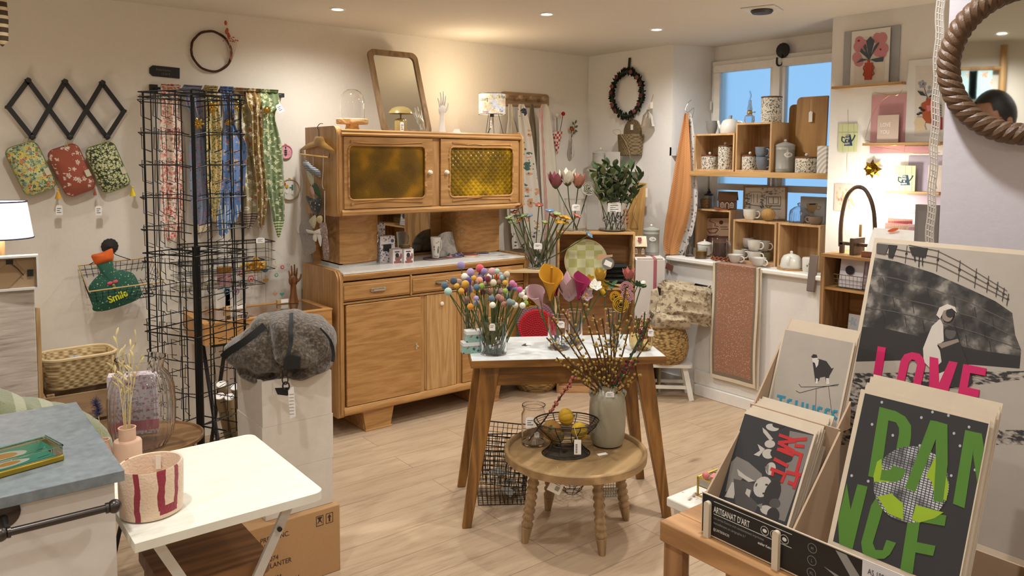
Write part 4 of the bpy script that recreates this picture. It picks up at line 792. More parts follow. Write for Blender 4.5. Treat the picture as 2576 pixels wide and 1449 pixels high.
def strap(name,pts,w,dpt,mat=STR,th=.004,fr=fr):
    C_=smooth([fr[0]+fr[1]*px2(a,c)[0]+fr[2]*px2(a,c)[1]+fr[3]*d_ for (a,c),d_ in zip(pts,dpt)],5);n=len(C_)-1;b=B()
    def f(u,v):
        j=int(round(v*n));tt=(C_[min(j+1,n)]-C_[max(j-1,0)]).normalized();s_=tt.cross(fr[3]).normalized();return C_[j]+s_*(u-.5)*w
    b.sheet(f,2,n,th);return ob(name,b,mat,t)
strap('strap',[(585,892),(605,875),(650,845),(690,812)],.026,[.095,.115,.125,.105])
strap('strap',[(815,825),(838,855),(846,885),(845,910)],.012,[.06,.05,.045,.05])
strap('zipper',[(751,785),(758,820),(759,850),(753,880),(745,908)],.014,[.085,.128,.14,.15,.145],M('#1c1f22',.4))
ob('side_flap',B().prism([px2(*q) for q in ((745,885),(760,875),(782,880),(782,908),(745,912))],.145,.158,fr),STR,t)
b=B();q=lambda a,c,d_:fr[0]+fr[1]*px2(a,c)[0]+fr[2]*px2(a,c)[1]+fr[3]*d_
b.tube([q(748+7*math.cos(a),935+11*math.sin(a),.162) for a in [k*.628 for k in range(10)]],.0025,6,closed=True);b.tube([q(750+8*math.cos(a),950+10*math.sin(a),.163) for a in [k*.628 for k in range(10)]],.003,6,closed=True);b.tube([q(742,912,.16),q(742,930,.162)],.003,6);ob('metal_clasp',b,M('#3d3b3a',.3,.9),t)
ob('black_tab',B().prism([px2(*q_) for q_ in ((722,957),(762,955),(752,975),(728,972))],.150,.156,fr),STR,t)
b=B();b.prism([px2(*q_) for q_ in ((754,955),(768,952),(772,1024),(758,1030))],.160,.1605,fr)
for k in range(7):b.prism([px2(*q_) for q_ in ((757,970+8*k),(768,969+8*k),(768,971+8*k),(757,972+8*k))],.1607,.161,fr,1)
ob('care_tag',b,[CARD,M('#a9a59a',.8)],t)
# ================================================================ left foreground
# crates by the wall, basket of cloths, plank, frame, lamp
CR=wood('#a88a66','#7a5f42','x',10,.75,.4);CRZ=wood('#a88a66','#7a5f42','z',10,.75,.4)
def slatcrate(lb,x0,x1,y0,y1,z0,z1,n=3,nm='slatted_crate',mats=None,cat='crate',side=True):
    t=T(nm,lb,cat,(x0,y0,z0));w,d,h=x1-x0,y1-y0,z1-z0;mx,mz=mats or (CR,CRZ);b=B();s=h/n
    for i in range(n):
        b.box(0,w,0,.012,i*s+.008,(i+1)*s-.008).box(0,w,d-.012,d,i*s+.008,(i+1)*s-.008)
        if side:b.box(0,.012,.013,d-.013,i*s+.008,(i+1)*s-.008).box(w-.012,w,.013,d-.013,i*s+.008,(i+1)*s-.008)
    ob('slats',b,mx,t,bev=.0015);b=B()
    for x in (.014,w-.044):
        for y in (.013,d-.033):b.box(x,x+.03,y,y+.02,.0,h)
    ob('corner_posts',b,mz,t);ob('bottom_boards',B().box(.013,w-.013,.034,d-.034,.0,.01),mx,t);return t
for x0,x1,l in ((-.25,.42,'left slatted wooden crate on the floor under the upright plank'),(.44,.80,'slatted wooden crate on the floor under the palm basket')):slatcrate(l,x0,x1,3.86,4.22,.0,.57,4)
t=T('palm_basket','oblong pale palm leaf basket of folded grey cloths on the crates by the wall','basket',(.60,4.03,.571),rad(4));PB=weave('#c9b184','#8d7346',42)
def obasket(b,w,d,h,fl=.9,th=.010,m=0,n=40,r=.07):
    def L(s,z,o=0):return [(x*s,y*s,z) for x,y in rrect(-w/2+o,w/2-o,-d/2+o,d/2-o,r,n//4)]
    R=[L(fl,0),L(fl+.03,h*.2),L(.97,h*.6),L(1,h),L(1,h+.006,th*.5),L(1,h,th),L(.95,h*.5,th),L(fl,.01,th)]
    k=len(R[0]);vs=[p for q in R for p in q];fs=[(j*k+i,j*k+(i+1) % k,(j+1)*k+(i+1) % k,(j+1)*k+i) for j in range(len(R)-1) for i in range(k)];fs+=[tuple(range(k-1,-1,-1)),tuple((len(R)-1)*k+i for i in range(k))];b.add(vs,fs,m);return b
ob('basket_body',obasket(B(),.31,.23,.135),PB,t);P=[(x,y,.137) for x,y in rrect(-.152,.152,-.112,.112,.07,8)];ob('braided_rim',B().tube(P,.008,6,closed=True),M('#cdb78c',.8),t)
ob('lining',B().prism(rrect(-.13,.13,-.09,.09,.05),.015,.02),M('#d8c49a',.9),t)
for i in range(4):
    P=sm2([(-.07,-.02),(-.05,.035),(.0,.045),(.06,.03),(.075,-.01),(.03,-.04),(-.03,-.045)],2);b=B();inflate(b,P,.022,(V3((0,0,0)),V3((1,0,0)),V3((0,1,0)),V3((0,0,1))),4,wr=.006,wf=30)
    tag(ob('folded_cloth',b,floral(['#8d8d92','#b9aeb2','#a7a6ab','#c8bfb8'][i],['#d4d0cc','#6c6e76'],40,.3),loc=(.53+.035*i,4.03-.012*(i % 2),.625+.022*i-(.03 if i==3 else 0)),rz=i*.9),['dark grey folded cloth at the bottom left of the palm basket','pale mauve folded cloth in the palm basket','mid grey folded cloth in the palm basket','light beige folded cloth at the right in the palm basket'][i],'cloth')
q=N('whitewashed_plank');q.set(rough=.7);wv=q.n('ShaderNodeTexNoise');wv.inputs['Scale'].default_value=1;wv.inputs['Detail'].default_value=5;q.l(q.co((6,6,55)),wv.inputs['Vector']);q.base(q.ramp(wv.outputs[0],[(.3,'#a3968a'),(.45,'#c4b9ac'),(.7,'#d6ccc0')]));q.bump(wv.outputs[0],.5,.004);PLK=q.mat
t=T('plank_pedestal','upright pedestal of rough whitewashed planks under the lamp at the left edge','pedestal',(.19,3.80,.572));b=B();b.box(0,.225,0,.018,0,.475);b.box(.0,.225,.18,.198,0,.475);b.box(.0,.018,.018,.18,0,.475).box(.207,.225,.018,.18,0,.475).box(0,.225,0,.2,.475,.487);ob('planks',b,PLK,t,bev=.003)
ob('batten',B().box(.229,.245,.02,.036,0,.40),wood('#c9aa7a','#a5824f','z',12),t);zp=.572+.488
t=T('photo_frame','white box photo frame seen from behind, on the plank pedestal','picture frame',(.315,3.815,zp),rad(-6));b=B();ringprism(b,[(-.14,0),(.12,0),(.12,.145),(-.14,.145)],[(-.13,.008),(.112,.008),(.112,.137),(-.13,.137)],-.02,.032,(V3((0,0,0)),V3((1,0,0)),V3((0,0,1)),V3((0,-1,0))));ob('frame_sides',b,M('#e3e0da',.5),t,bev=.001)
ob('backboard',B().box(-.13,.112,-.004,.0,.008,.137),M('#a88e6c',.8),t);b=B();b.add([(-.11,-.006,.01),(.0,-.03,.012),(.02,-.006,.09),(-.05,-.006,.13)],[(0,1,2,3),(3,2,1,0)],0,False);b=B();b.prism([(-.11,.01),(.01,.01),(.07,.075),(.03,.13)],.005,.008,(V3((0,0,0)),V3((1,0,0)),V3((0,0,1)),V3((0,-1,0))));ob('strut',b,M('#9c805c',.8),t)
b=B();b.box(.005,.03,-.009,-.004,.11,.128).box(.078,.10,-.009,-.004,.055,.082);b.tube([(.02,-.01,.115),(.045,-.012,.09),(.065,-.01,.06)],.0015,5);ob('clips',b,M('#3a3836',.4,.7),t)
t=T('table_lamp','lit table lamp with a white fabric shade and wooden stem at the left edge','lamp',(.318,3.935,zp)); 
ob('lamp_base',B().lathe([(.001,0),(.05,0),(.052,.008),(.03,.014),(.012,.02),(.011,.20),(.001,.20)],n=20),wood('#c9b08a','#a5885c','z',14),t)
SH=N('lit_lamp_shade');SH.base('#f2ecea');SH.set(rough=.9);SH.b.inputs['Emission Color'].default_value=lin('#ffeef0');nz=SH.n('ShaderNodeTexNoise');nz.inputs['Scale'].default_value=1;SH.l(SH.co((20,20,200)),nz.inputs['Vector']);sp=SH.n('ShaderNodeSeparateXYZ');SH.l(SH.co(),sp.inputs[0])
SH.l(SH.math('MULTIPLY_ADD',nz.outputs[0],.35,.62),SH.b.inputs['Emission Strength']);SH=SH.mat
zs=.21;b=B();b.lathe([(.118,zs),(.098,zs+.155)],n=40);b.lathe([(.096,zs+.155),(.116,zs)],n=40);s_=ob('lamp_shade',b,SH,t)
for r,z in ((.1185,zs),(.0985,zs+.155)):ob('shade_trim',B().tube([(r*math.cos(i*.157),r*math.sin(i*.157),z) for i in range(40)],.003,5,closed=True),M('#2b2f4a',.7),s_)
ob('bulb',B().ball((0,0,zs+.07),.03,14),emit('#fff0dc',12.),t);b=B()
for a in (0,2.1,4.2):b.tube([(0,0,zs+.01),(.117*math.cos(a),.117*math.sin(a),zs+.004)],.0015,4)
ob('shade_ring',b,BRASS,t)
# round side table, ribbed glass vase, patterned bag
t=T('round_side_table','small round walnut side table with black legs behind the white folding table','table',(.70,3.10,0));b=B();b.lathe([(.001,.53),(.16,.53),(.185,.545),(.186,.556),(.180,.557),(.176,.549),(.001,.548)],n=48);ob('tray_top',b,wood('#8d6a42','#63462a','x',7,.45,.5),t)
for k in range(3):a=k*2.094+.5;b=B();b.tube([(.05*math.cos(a),.05*math.sin(a),.53),(.17*math.cos(a),.17*math.sin(a),.004)],.008,8);ob('leg',b,BLACK,t)
t=T('ribbed_glass_vase','large clear ribbed glass vase on the round walnut side table','vase',(.655,3.035,.549));fl=lambda r,a,z:r*(1+.014*math.cos(26*a))
pr=[(.001,.002),(.06,0),(.085,.012),(.105,.05),(.113,.10),(.115,.17),(.110,.23),(.095,.27),(.076,.29),(.074,.30),(.086,.335)];b=B();b.lathe(pr,n=104,fl=fl);b.lathe([(max(.001,r-.004),z+.004 if z < .03 else z) for r,z in pr][::-1],n=104,fl=fl);ob('vase_glass',b,glass('#ffffff',0),t)
t=T('patterned_paper_bag','pink and grey patterned bag seen through the ribbed glass vase','bag',(.66,3.20,.549),-.3);b=B();b.box(-.085,.085,-.03,.03,0,.24);ob('bag_body',b,floral('#d9cfd4',['#a85a78','#8a8696','#b8788e','#c9a4b0'],75,.42),t,bev=.004);ob('pink_band',B().box(-.0855,.0855,-.0305,.0305,.02,.06),M('#c4627e',.7),t)
# green blanket on a pouf behind the counter
b=B();PZ=[Yp(a,c,2.80) for a,c in ((-330,985),(-100,968),(0,985),(70,1005),(120,1012),(180,1028),(250,1062),(262,1110))]
C_=smooth(PZ,4);nb=len(C_)-1
def fb(u,v):
    p=C_[int(round(u*nb))];y=-.13+.30*v;return (p.x,y,(p.z+.03*math.sin(v*math.pi)-.03-.5*max(0,.12-v)-.03*v)+.006*math.sin(u*30+v*9))
b.sheet(fb,nb,14,.012);q=N('green_blanket');q.set(rough=.95,sheen=.5);sp=q.n('ShaderNodeSeparateXYZ');q.l(q.co(),sp.inputs[0]);f=q.math('LESS_THAN',q.math('FRACT',q.math('MULTIPLY',sp.outputs[0],13.)),.42);g=q.math('GREATER_THAN',sp.outputs[0],.235);g2=q.math('LESS_THAN',sp.outputs[0],.37)
q.base(q.mix(q.math('MULTIPLY',f,q.math('MULTIPLY',g,g2)),'#777c5a','#9c9d80'));nz=q.n('ShaderNodeTexNoise');nz.inputs['Scale'].default_value=200;q.l(q.co(),nz.inputs['Vector']);q.bump(nz.outputs[0],.6,.005)
tag(ob('green_blanket',b,q.mat,loc=(0,2.80,0)),'sage green blanket with pale stripes lying behind the grey counter top','blanket')
t=T('upholstered_bench','bench hidden under the green blanket behind the counter','bench',(.0,2.67,0));ob('seat',B().box(-.6,.30,.06,.28,.40,.66),M('#8b9270',.9),t,bev=.02)
for x in (-.57,.27):
    for y in (.08,.25):ob('leg',B().box(x,x+.03,y,y+.03,0,.40),CRZ,t)
# counter
t=T('grey_topped_counter','white counter with a slate grey top and dark towel rail in the left foreground','counter',(.372,1.912,0));q=N('slate_laminate');q.set(rough=.38);nz=q.n('ShaderNodeTexNoise');nz.inputs['Scale'].default_value=45;nz.inputs['Detail'].default_value=6;q.l(q.co(),nz.inputs['Vector']);q.base(q.ramp(nz.outputs[0],[(.3,'#697276'),(.7,'#808a8e')]));SL=q.mat
ob('counter_top',B().box(-1.1,0,0,.63,.874,.90),SL,t,bev=.002);ob('counter_body',B().box(-1.08,-.018,.022,.61,0,.873),M('#d6d1cb',.55),t)
RM=M('#4d4845',.35,.9);b=B();b.tube([(-.245,-.035,.835),(-.030,-.035,.835)],.0085,12);ob('towel_rail',b,RM,t)
for x in (-.245,-.030):ob('rail_knob',B().ball((x,-.035,.835),.0155,14).tube([(x+(.012 if x < -.1 else -.012),-.035,.835),(x+(.018 if x < -.1 else -.018),-.035,.835)],.012,10),RM,t)
ob('rail_rosette',B().lathe([(.001,.012),(.016,.01),(.032,.004),(.033,0)],(-.235,.022,.855),24,ax=(0,-1,0)).cyl((-.235,.02,.852),(-.235,-.03,.838),.008),RM,t)
t=T('glass_box','rectangular glass box with an orange and white picture on green, on the grey counter','box',(.165,2.085,.9005),rad(14));w,d=.098,.052
ob('gilt_base',B().box(-w,w,-d,d,0,.014),M('#a88f33',.3,.7),t,bev=.003);b=B();b.box(-w+.002,w-.002,-d+.002,d-.002,.0145,.036);ob('glass_block',b,glass('#eaf5ee'),t,bev=.002)
ob('picture',B().box(-w+.016,w-.016,-d+.012,d-.012,.0146,.0155),M('#2f8f74',.6),t);frz=(V3((0,0,.0155)),V3((1,0,0)),V3((0,1,0)),V3((0,0,1)))
b=B();b.prism(sm2([(-.05,-.02),(-.02,-.03),(.02,-.022),(.035,.0),(.01,.022),(-.03,.025),(-.055,.008)]),.0,.0004,frz,0);b.prism(sm2([(-.03,-.01),(-.005,-.018),(.015,-.006),(.008,.012),(-.018,.016)]),.0004,.0008,frz,1);b.prism([(.045,-.025),(.07,-.018),(.075,-.012),(.05,-.019)],0,.0005,frz,2);ob('printed_motif',b,[M('#ddd8cc',.7),M('#d08a28',.7),M('#20403c',.7)],t)
ob('rim_bars',B().tube([(x*(w-.003),y*(d-.003),.037) for x,y in ((-1,-1),(1,-1),(1,1),(-1,1))],.003,6,closed=True),glass('#dfeee6'),t)
# white folding table
t=T('white_folding_table','white topped folding table with rounded corners in the left foreground','table',(.379,1.865,0));q=N('white_painted_top');q.set(rough=.45);nz=q.n('ShaderNodeTexNoise');nz.inputs['Scale'].default_value=1;nz.inputs['Detail'].default_value=4;q.l(q.co((10,90,10)),nz.inputs['Vector']);q.base(q.ramp(nz.outputs[0],[(.3,'#dcdacc'),(.7,'#e6e5d8')]));WT=q.mat
ob('tabletop',B().prism([(x,y) for x,y in ell(.435,.515,.028,n=6,a0=0,a1=90)]+[(0,.543),(0,0)]+ell(.435,.028,.028,n=6,a0=270,a1=360),.718,.74),WT,t,bev=.002)
MT=M('#c9c7c2',.35,.3);b=B();b.obox(((.40-.06)/2+.0,.03,.50),(.012,.022,.62),(0,rad(38),0)); 
def bar(b,p,q,w,th,m=0):
    p,q=V3(p),V3(q);d=(q-p);L=d.length;d.normalize();s=V3((0,1,0)).cross(d).normalized();n=d.cross(s);vs=[c+s*(w/2*i)+n*(th/2*j) for c in (p,q) for i,j in ((-1,-1),(1,-1),(1,1),(-1,1))];b.add(vs,[(0,3,2,1),(4,5,6,7),(0,1,5,4),(1,2,6,5),(2,3,7,6),(3,0,4,7)],m,False);return b
for y in (.045,.49):
    b=B();bar(b,(.385,y,.716),(.02,y,.02),.024,.01);ob('folding_leg',b,MT,t);b=B();bar(b,(.06,y+.014,.70),(.40,y+.014,.02),.024,.01);ob('folding_leg',b,MT,t)
ob('bolt',B().cyl((.352,.038,.655),(.352,.032,.655),.006),BLACK,t);ob('stretcher',B().tube([(.20,.045,.37),(.20,.49,.37)],.008,8),MT,t)
t=T('wooden_stool','brown wooden stool stored under the white folding table','stool',(.46,1.95,0));ob('seat',B().prism(rrect(0,.27,0,.30,.03),.52,.56),wood('#8a5f38','#5f3e22','x',10),t,bev=.004)
for x in (.03,.24):
    for y in (.04,.26):b=B();bar(b,(x,y,.52),(x+(.03 if x > .1 else -.01),y,0),.032,.03);ob('leg',b,wood('#a37c50','#7d5a36','z',10),t)
b=B();bar(b,(.03,.04,.25),(.25,.04,.25),.03,.02);ob('rail',b,CR,t)
# felt pot
q=N('striped_felt');q.set(rough=.95,sheen=.4);sp=q.n('ShaderNodeSeparateXYZ');q.l(q.co(),sp.inputs[0]);at=q.n('ShaderNodeMath',operation='ARCTAN2');q.l(sp.outputs[1],at.inputs[0]);q.l(sp.outputs[0],at.inputs[1]);nz=q.n('ShaderNodeTexNoise');nz.inputs['Scale'].default_value=14;q.l(q.co(),nz.inputs['Vector'])
ang=q.math('MULTIPLY_ADD',nz.outputs[0],.35,at.outputs[0])
def stripe(c,w):return q.math('LESS_THAN',q.math('ABSOLUTE',q.math('SUBTRACT',ang,c)),w)
s1=q.math('ADD',stripe(-2.05,.09),stripe(2.4,.1));lo=q.math('GREATER_THAN',sp.outputs[2],.024);s2=q.math('MULTIPLY',lo,q.math('ADD',stripe(-1.30,.13),stripe(-.72,.09)))
bt_=q.math('MULTIPLY',q.math('LESS_THAN',q.math('ABSOLUTE',q.math('SUBTRACT',sp.outputs[2],.024)),.011),stripe(-1.01,.36));out=q.math('GREATER_THAN',q.math('ADD',q.math('MULTIPLY',sp.outputs[0],sp.outputs[0]),q.math('MULTIPLY',sp.outputs[1],sp.outputs[1])),.0047)
f=q.math('MULTIPLY',q.math('MINIMUM',q.math('ADD',q.math('ADD',s1,s2),bt_),1.),out);q.base(q.mix(f,'#dcc2a8','#8e2436'));n3=q.n('ShaderNodeTexNoise');n3.inputs['Scale'].default_value=160;q.l(q.co(),n3.inputs['Vector']);q.bump(n3.outputs[0],.5,.004)
t=T('felt_pot','cream felt pot with dark red hand drawn stripes on the white folding table','pot',(.452,2.02,.7405)); 
wob=lambda r,a,z:r*(1+.03*math.sin(2*a+.5)+.015*math.sin(3*a+1)*z*8)
b=B();b.lathe([(.001,0),(.065,0),(.072,.004),(.074,.06),(.0745,.118),(.0725,.1235),(.069,.122),(.066,.10),(.063,.01),(.001,.008)],n=48,fl=wob);ob('felt_body',b,q.mat,t)
ob('inner_label',B().obox((.030,.052,.10),(.012,.001,.036),(0,0,-.5)),M('#e8e2d4',.8),t)
CER=M('#c8a58c',.7)
p=Zp(322,1160,.74)
t=T('stepped_ceramic_vase','stepped pinkish clay vase holding dried cream stems on the white folding table','vase',(.462,2.325,.7405));ob('vase_body',B().lathe([(.001,0),(.036,0),(.037,.003),(.037,.083),(.034,.088),(.0225,.090),(.0222,.118),(.0235,.124),(.020,.124),(.018,.10),(.001,.095)],n=36),CER,t)
t=T('small_clay_vase','small pinkish clay vase half hidden by the grey counter top','vase',(.403,2.335,.7405));ob('vase_body',B().lathe([(.001,0),(.022,0),(.022,.07),(.015,.085),(.0155,.098),(.0175,.10),(.014,.10),(.012,.085),(.001,.08)],n=28),CER,t)
DRY=M('#cdbb85',.8)
for k in range(6):
    a=k*1.05;b=B();top=V3((.03*math.cos(a)+.004,.03*math.sin(a),.21+.035*(k % 3)));P=smooth([(0,0,0),(top.x*.3,top.y*.3,.12),top],5);b.tube(P,.0011,5)
    for j in range(6):q_=P[-1-j] if j < len(P) else P[0];E=Euler((R_.uniform(-.8,.8),R_.uniform(-.8,.8),R_.uniform(0,6))).to_matrix();b.ball(q_+E@V3((0,0,.012)),.012,6,(.28,.2,1),rot=E)
    tag(ob('dried_oat_stem',b,DRY,loc=(.462+.006*math.cos(a),2.325+.006*math.sin(a),.842)),'dried cream oat like stem in the stepped clay vase','dried flower','dried stems in the clay vase')
t=T('bunny_tail_stem','dried purple bunny tail grass leaning over the counter edge','dried flower',(.403,2.335,.828),rot=(0,-.12,0));ob('stem',B().tube([(0,0,0),(0,0,.09)],.001,5),DRY,t);b=B()
for k in range(170):d=V3((R_.gauss(0,1),R_.gauss(0,1),R_.gauss(0,.6)+.5)).normalized();z=R_.uniform(.08,.125);b.tube([(0,0,z),V3((0,0,z))+d*.016],[.0009,.0003],3)
ob('purple_head',b,M('#3d3a56',.9),t)
t=T('dried_root_sprig','rusty orange dried sprig spreading over the counter edge','dried flower',(.395,2.32,.83));b=B()
for k in range(16):a=R_.uniform(2.2,4.2);b.tube(smooth([(0,0,0),(.02*math.cos(a),.02*math.sin(a),.03),(.05*math.cos(a),.05*math.sin(a),R_.uniform(.01,.04))],3),.0009,4)
ob('sprig',b,M('#a5673c',.8),t)
b=B();P=[(.022*math.cos(a),.022*math.sin(a),.005+.002*math.sin(a*9)) for a in [k*.157 for k in range(40)]];b.tube([(x*(1+.12*math.sin(k*1.2)),y*(1+.12*math.sin(k*1.2)),z) for k,(x,y,z) in enumerate(P)],.0028,6,closed=True);b.tube([(x*(1-.12*math.sin(k*1.2)),y*(1-.12*math.sin(k*1.2)),z) for k,(x,y,z) in enumerate(P)],.0028,6,closed=True)
p=Zp(385,1158,.74);tag(ob('twisted_bracelet',b,M('#26262a',.3),loc=(p.x,p.y,.7405)),'black twisted bracelet lying behind the felt pot on the white table','bracelet')
# ornament hanging at the top left corner
p=Yp(3,50,3.9);t=T('hanging_striped_ornament','beige and brown striped ornament hanging at the top left corner','ornament',(p.x,p.y,CEIL));ob('cord',B().tube([(0,0,0),(0,0,p.z-CEIL+.1)],.0012,4),TWINE,t);ob('striped_body',B().lathe([(.001,-.11),(.022,-.09),(.026,0),(.022,.09),(.001,.11)],(0,0,p.z-CEIL),18),stripes('#d8c49a','#4c3a2c',2,.035,.6),t)
# warm jars and bark under the jewellery case
p=Zp(575,1075,0)
t=T('bark_basket','basket heaped with bark strips on the floor behind the white boxes','basket',(1.22,3.86,0));ob('basket_body',obasket(B(),.22,.2,.14),weave('#8a6a40','#4c3520',40),t);b=B()
for k in range(60):b.obox((R_.uniform(-.09,.09),R_.uniform(-.08,.08),R_.uniform(.12,.19)),(.05,.012,.003),(R_.uniform(-1,1),R_.uniform(-1,1),R_.uniform(0,3)))
o=ob('bark_strips',b,M('#7d6240',.9),t);o['kind']='stuff'
for i,(px,py,D) in enumerate(((557,968,3.75),(553,998,3.72),(578,1000,3.7),(592,975,3.75))):
    p=Dp(px,py,D+.15);b=B();b.cyl((0,0,0),(0,0,.1),.022,n=18)
    t=T('paper_tube',['white capped paper tube, upper left one behind the rack','white capped paper tube, lower left one behind the rack','white capped paper tube, lower right one behind the rack','white capped paper tube, rightmost one behind the rack'][i],'tube',p,rot=(rad(24),0,rad(-38)));ob('tube_body',B().cyl((0,0,-p.z/math.cos(.419)+.012),(0,0,0),.022,n=20),M('#8d7a5c',.5),t);ob('white_lid',B().cyl((0,0,0),(0,0,.006),.024,n=20),M('#efede8',.4),t)
# ================================================================ centre table with felt flowers
TW=wood('#98682f','#533612','x',12,.35,.36,rings=2.2);TWZ=wood('#9a6a32','#553813','z',12,.35,.36,rings=2.2)
TR=rad(-31.4);TC=V3((2.385,2.655,0));ta=V3((math.cos(TR),math.sin(TR),0));tb=V3((-math.sin(TR),math.cos(TR),0));HT=.745
t=T('white_topped_table','brown wooden table with a white top and splayed legs in the centre of the shop','table',TC,TR)
hw,hd=.437,.222
b=B();ringprism(b,[(-hw,-hd),(hw,-hd),(hw,hd),(-hw,hd)],[(-hw+.006,-hd+.006),(hw-.006,-hd+.006),(hw-.006,hd-.006),(-hw+.006,hd-.006)],HT-.032,HT-.001,(V3((0,0,0)),V3((1,0,0)),V3((0,1,0)),V3((0,0,1))));b.box(-hw+.006,hw-.006,-hd+.006,hd-.006,HT-.032,HT-.004)
ob('top_edging',b,TW,t,bev=.002);ob('white_top',B().box(-hw+.005,hw-.005,-hd+.005,hd-.005,HT-.004,HT),M('#dfe3e2',.25),t)
b=B();b.box(-.375,.375,-.175,-.157,HT-.125,HT-.032).box(-.375,.375,.157,.175,HT-.125,HT-.032);b.box(-.375,-.357,-.157,.157,HT-.125,HT-.032).box(.357,.375,-.157,.157,HT-.125,HT-.032);ob('apron',b,TW,t,bev=.002)
for sx in (-1,1):
    for sy in (-1,1):
        b=B();top=V3((sx*.345,sy*.155,HT-.032));bot=V3((sx*.455,sy*.215,0));vs=[]
        for c,w1,w2 in ((top,.042,.024),(bot,.020,.014)):
            vs+=[(c.x+i*w1,c.y+j*w2,c.z) for i,j in ((-1,-1),(1,-1),(1,1),(-1,1))]
        b.add(vs,[(0,1,2,3),(7,6,5,4),(0,4,5,1),(1,5,6,2),(2,6,7,3),(3,7,4,0)],0,False);ob('leg',b,TWZ,t,bev=.004)
def on(px,py,z=HT):return Zp(px,py,z)
def jar(lb,c,r,h,name='glass_flower_jar',mat=None,prof=None,lip=0,cat='vase'):
    t=T(name,lb,cat,c);pr=prof or ([(.001,0),(r*.93,0),(r,.006),(r,h-.006),(r+lip,h)]);w=.0028
    b=B();b.lathe(pr,n=40);b.lathe([(max(.001,q-w),z+(.008 if z < .01 else 0)) for q,z in pr][::-1],n=40);b.tube([((pr[-1][0]-w/2)*math.cos(a),(pr[-1][0]-w/2)*math.sin(a),pr[-1][1]) for a in [k*.157 for k in range(40)]],w*.7,6,closed=True);ob('jar_glass',b,mat or GLASS,t);return t
def facetag(t,off,w,h,lines=2,name='price_card',tilt=0,m=CARD):
    a=math.atan2(-Fv.y,-Fv.x);rz=YAW-math.pi/2+tilt;return pricetag(t,off,w,h,rz=rz,name=name,lines=lines,m=m)
# felt ball flowers ----------------------------------------------
BC=dict(pu='#8f7fb0',ll='#a793bd',wh='#e9e5da',co='#d0505a',mp='#c99aa2',mi='#a9c9bd',og='#cf5a25',sk='#9db3b3',be='#c9b79e',sl='#454f5c',ta='#b39384',ye='#cf9d2a',vi='#4a3a7c',pe='#dc9a7c',ma='#6d1430',te='#a5705c',cr='#d6cdb0',pk='#c7799c',mg='#c9579a',dv='#2b1a4c',sb='#77869c',gr='#9bb84e',st='#5c7484',rb='#a0766a',tl='#4d6672',gb='#7d8b8f',oy='#d9942e',gg='#7d8f82',bl='#8fa7b5')
FLT={k:M(c,.95,bump=.35,bs=220,sheen=.3) for k,c in BC.items()}
ballm={}
def ballmesh(k,r):
    if k not in ballm:o=ob('felt_ball',B().ball((0,0,0),1,16),FLT[k]);ballm[k]=o.data;bpy.data.objects.remove(o)
    return ballm[k]
_stemm=[]
def stem_mesh():
    if not _stemm:
        b=B();b.tube([(0,0,0),(.02,0,.3),(.012,.01,.65),(0,0,1)],1,6);b.v=[(x,y,z) for x,y,z in b.v];_stemm.append(1)
    return None
FELTST=M('#4f5c33',.95);TAGB=M('#1e1f22',.6)
def ballflower(base,tip,k,r,lb,grp):
    t=T('felt_ball_flower',lb,'flower',base,group=grp);d=tip-base;L=d.length;rot=V3((0,0,1)).rotation_difference(d.normalized())
    t.rotation_mode='QUATERNION';t.rotation_quaternion=rot
    bw=R_.uniform(-.012,.012);b=B();b.tube(smooth([(0,0,0),(bw,bw*.5,L*.5),(0,0,L)],3),.0026,5);ob('stem',b,FELTST,t)
    o=bpy.data.objects.new('felt_ball',ballmesh(k,r));S.collection.objects.link(o);o.parent=t;o.location=(0,0,L);o.scale=(r,r,r)
    return t
names=dict(pu='purple',ll='lilac',wh='white',co='coral red',mp='dusty pink',mi='mint',og='orange',sk='pale grey blue',be='beige',sl='dark slate',ta='taupe',ye='mustard yellow',vi='violet',pe='peach',ma='maroon',te='terracotta',cr='cream',pk='rose pink',mg='magenta',dv='dark violet',sb='slate blue',gr='lime green',st='steel blue',rb='rose brown',tl='deep teal',gb='grey blue',oy='orange yellow',gg='grey green',bl='pale blue')
BL=[(380,182,'pu',36),(472,247,'ll',36),(415,290,'wh',33),(452,293,'wh',30),(560,210,'co',37),(570,285,'ll',38),(603,238,'pu',30),(678,240,'mp',35),(725,238,'mi',26),(660,290,'wh',33),(725,288,'og',26),(775,300,'sk',27),(818,268,'be',29),(310,330,'sl',34),(357,345,'ta',33),(422,362,'ye',36),(505,305,'ye',25),(453,332,'vi',35),(557,325,'pe',32),(637,313,'ma',29),(603,310,'dv',24),(515,352,'te',35),(690,347,'cr',31),(803,348,'ye',24),(752,340,'te',22),(872,352,'pk',27),(890,374,'mg',28),(845,402,'dv',26),(897,402,'sb',25),(1022,410,'mi',26),(944,414,'mg',27),(580,382,'gr',29),(530,391,'st',30),(591,437,'ma',27),(549,453,'ye',27),(416,421,'ma',24),(383,428,'ye',28),(465,410,'ll',36),(652,435,'rb',29),(708,432,'ta',31),(765,427,'mp',26),(224,376,'tl',33),(257,433,'mi',36),(430,513,'rb',34),(527,541,'gb',28),(470,578,'oy',30),(672,500,'st',29),(740,487,'rb',30),(768,505,'te',28),(831,475,'gg',30),(683,562,'wh',28),(795,555,'te',27),(845,532,'gb',30),(876,538,'gg',26),(901,563,'wh',27),(970,566,'wh',28),(962,462,'wh',30),(988,443,'cr',28),(997,492,'cr',24),(805,425,'gr',24),(1003,542,'gr',22),(517,425,'ye',26),(525,497,'ll',24),(340,380,'ye',25),(760,268,'bl',20),(620,350,'mp',20)]
c1=V3((2.055,2.742,HT));c2=on(1183,872)
jar('round clear glass jar of felt ball flowers at the front of the centre table',c1,.060,.150);jar('taller glass jar of felt ball flowers, back left corner of the centre table',c2,.040,.165)
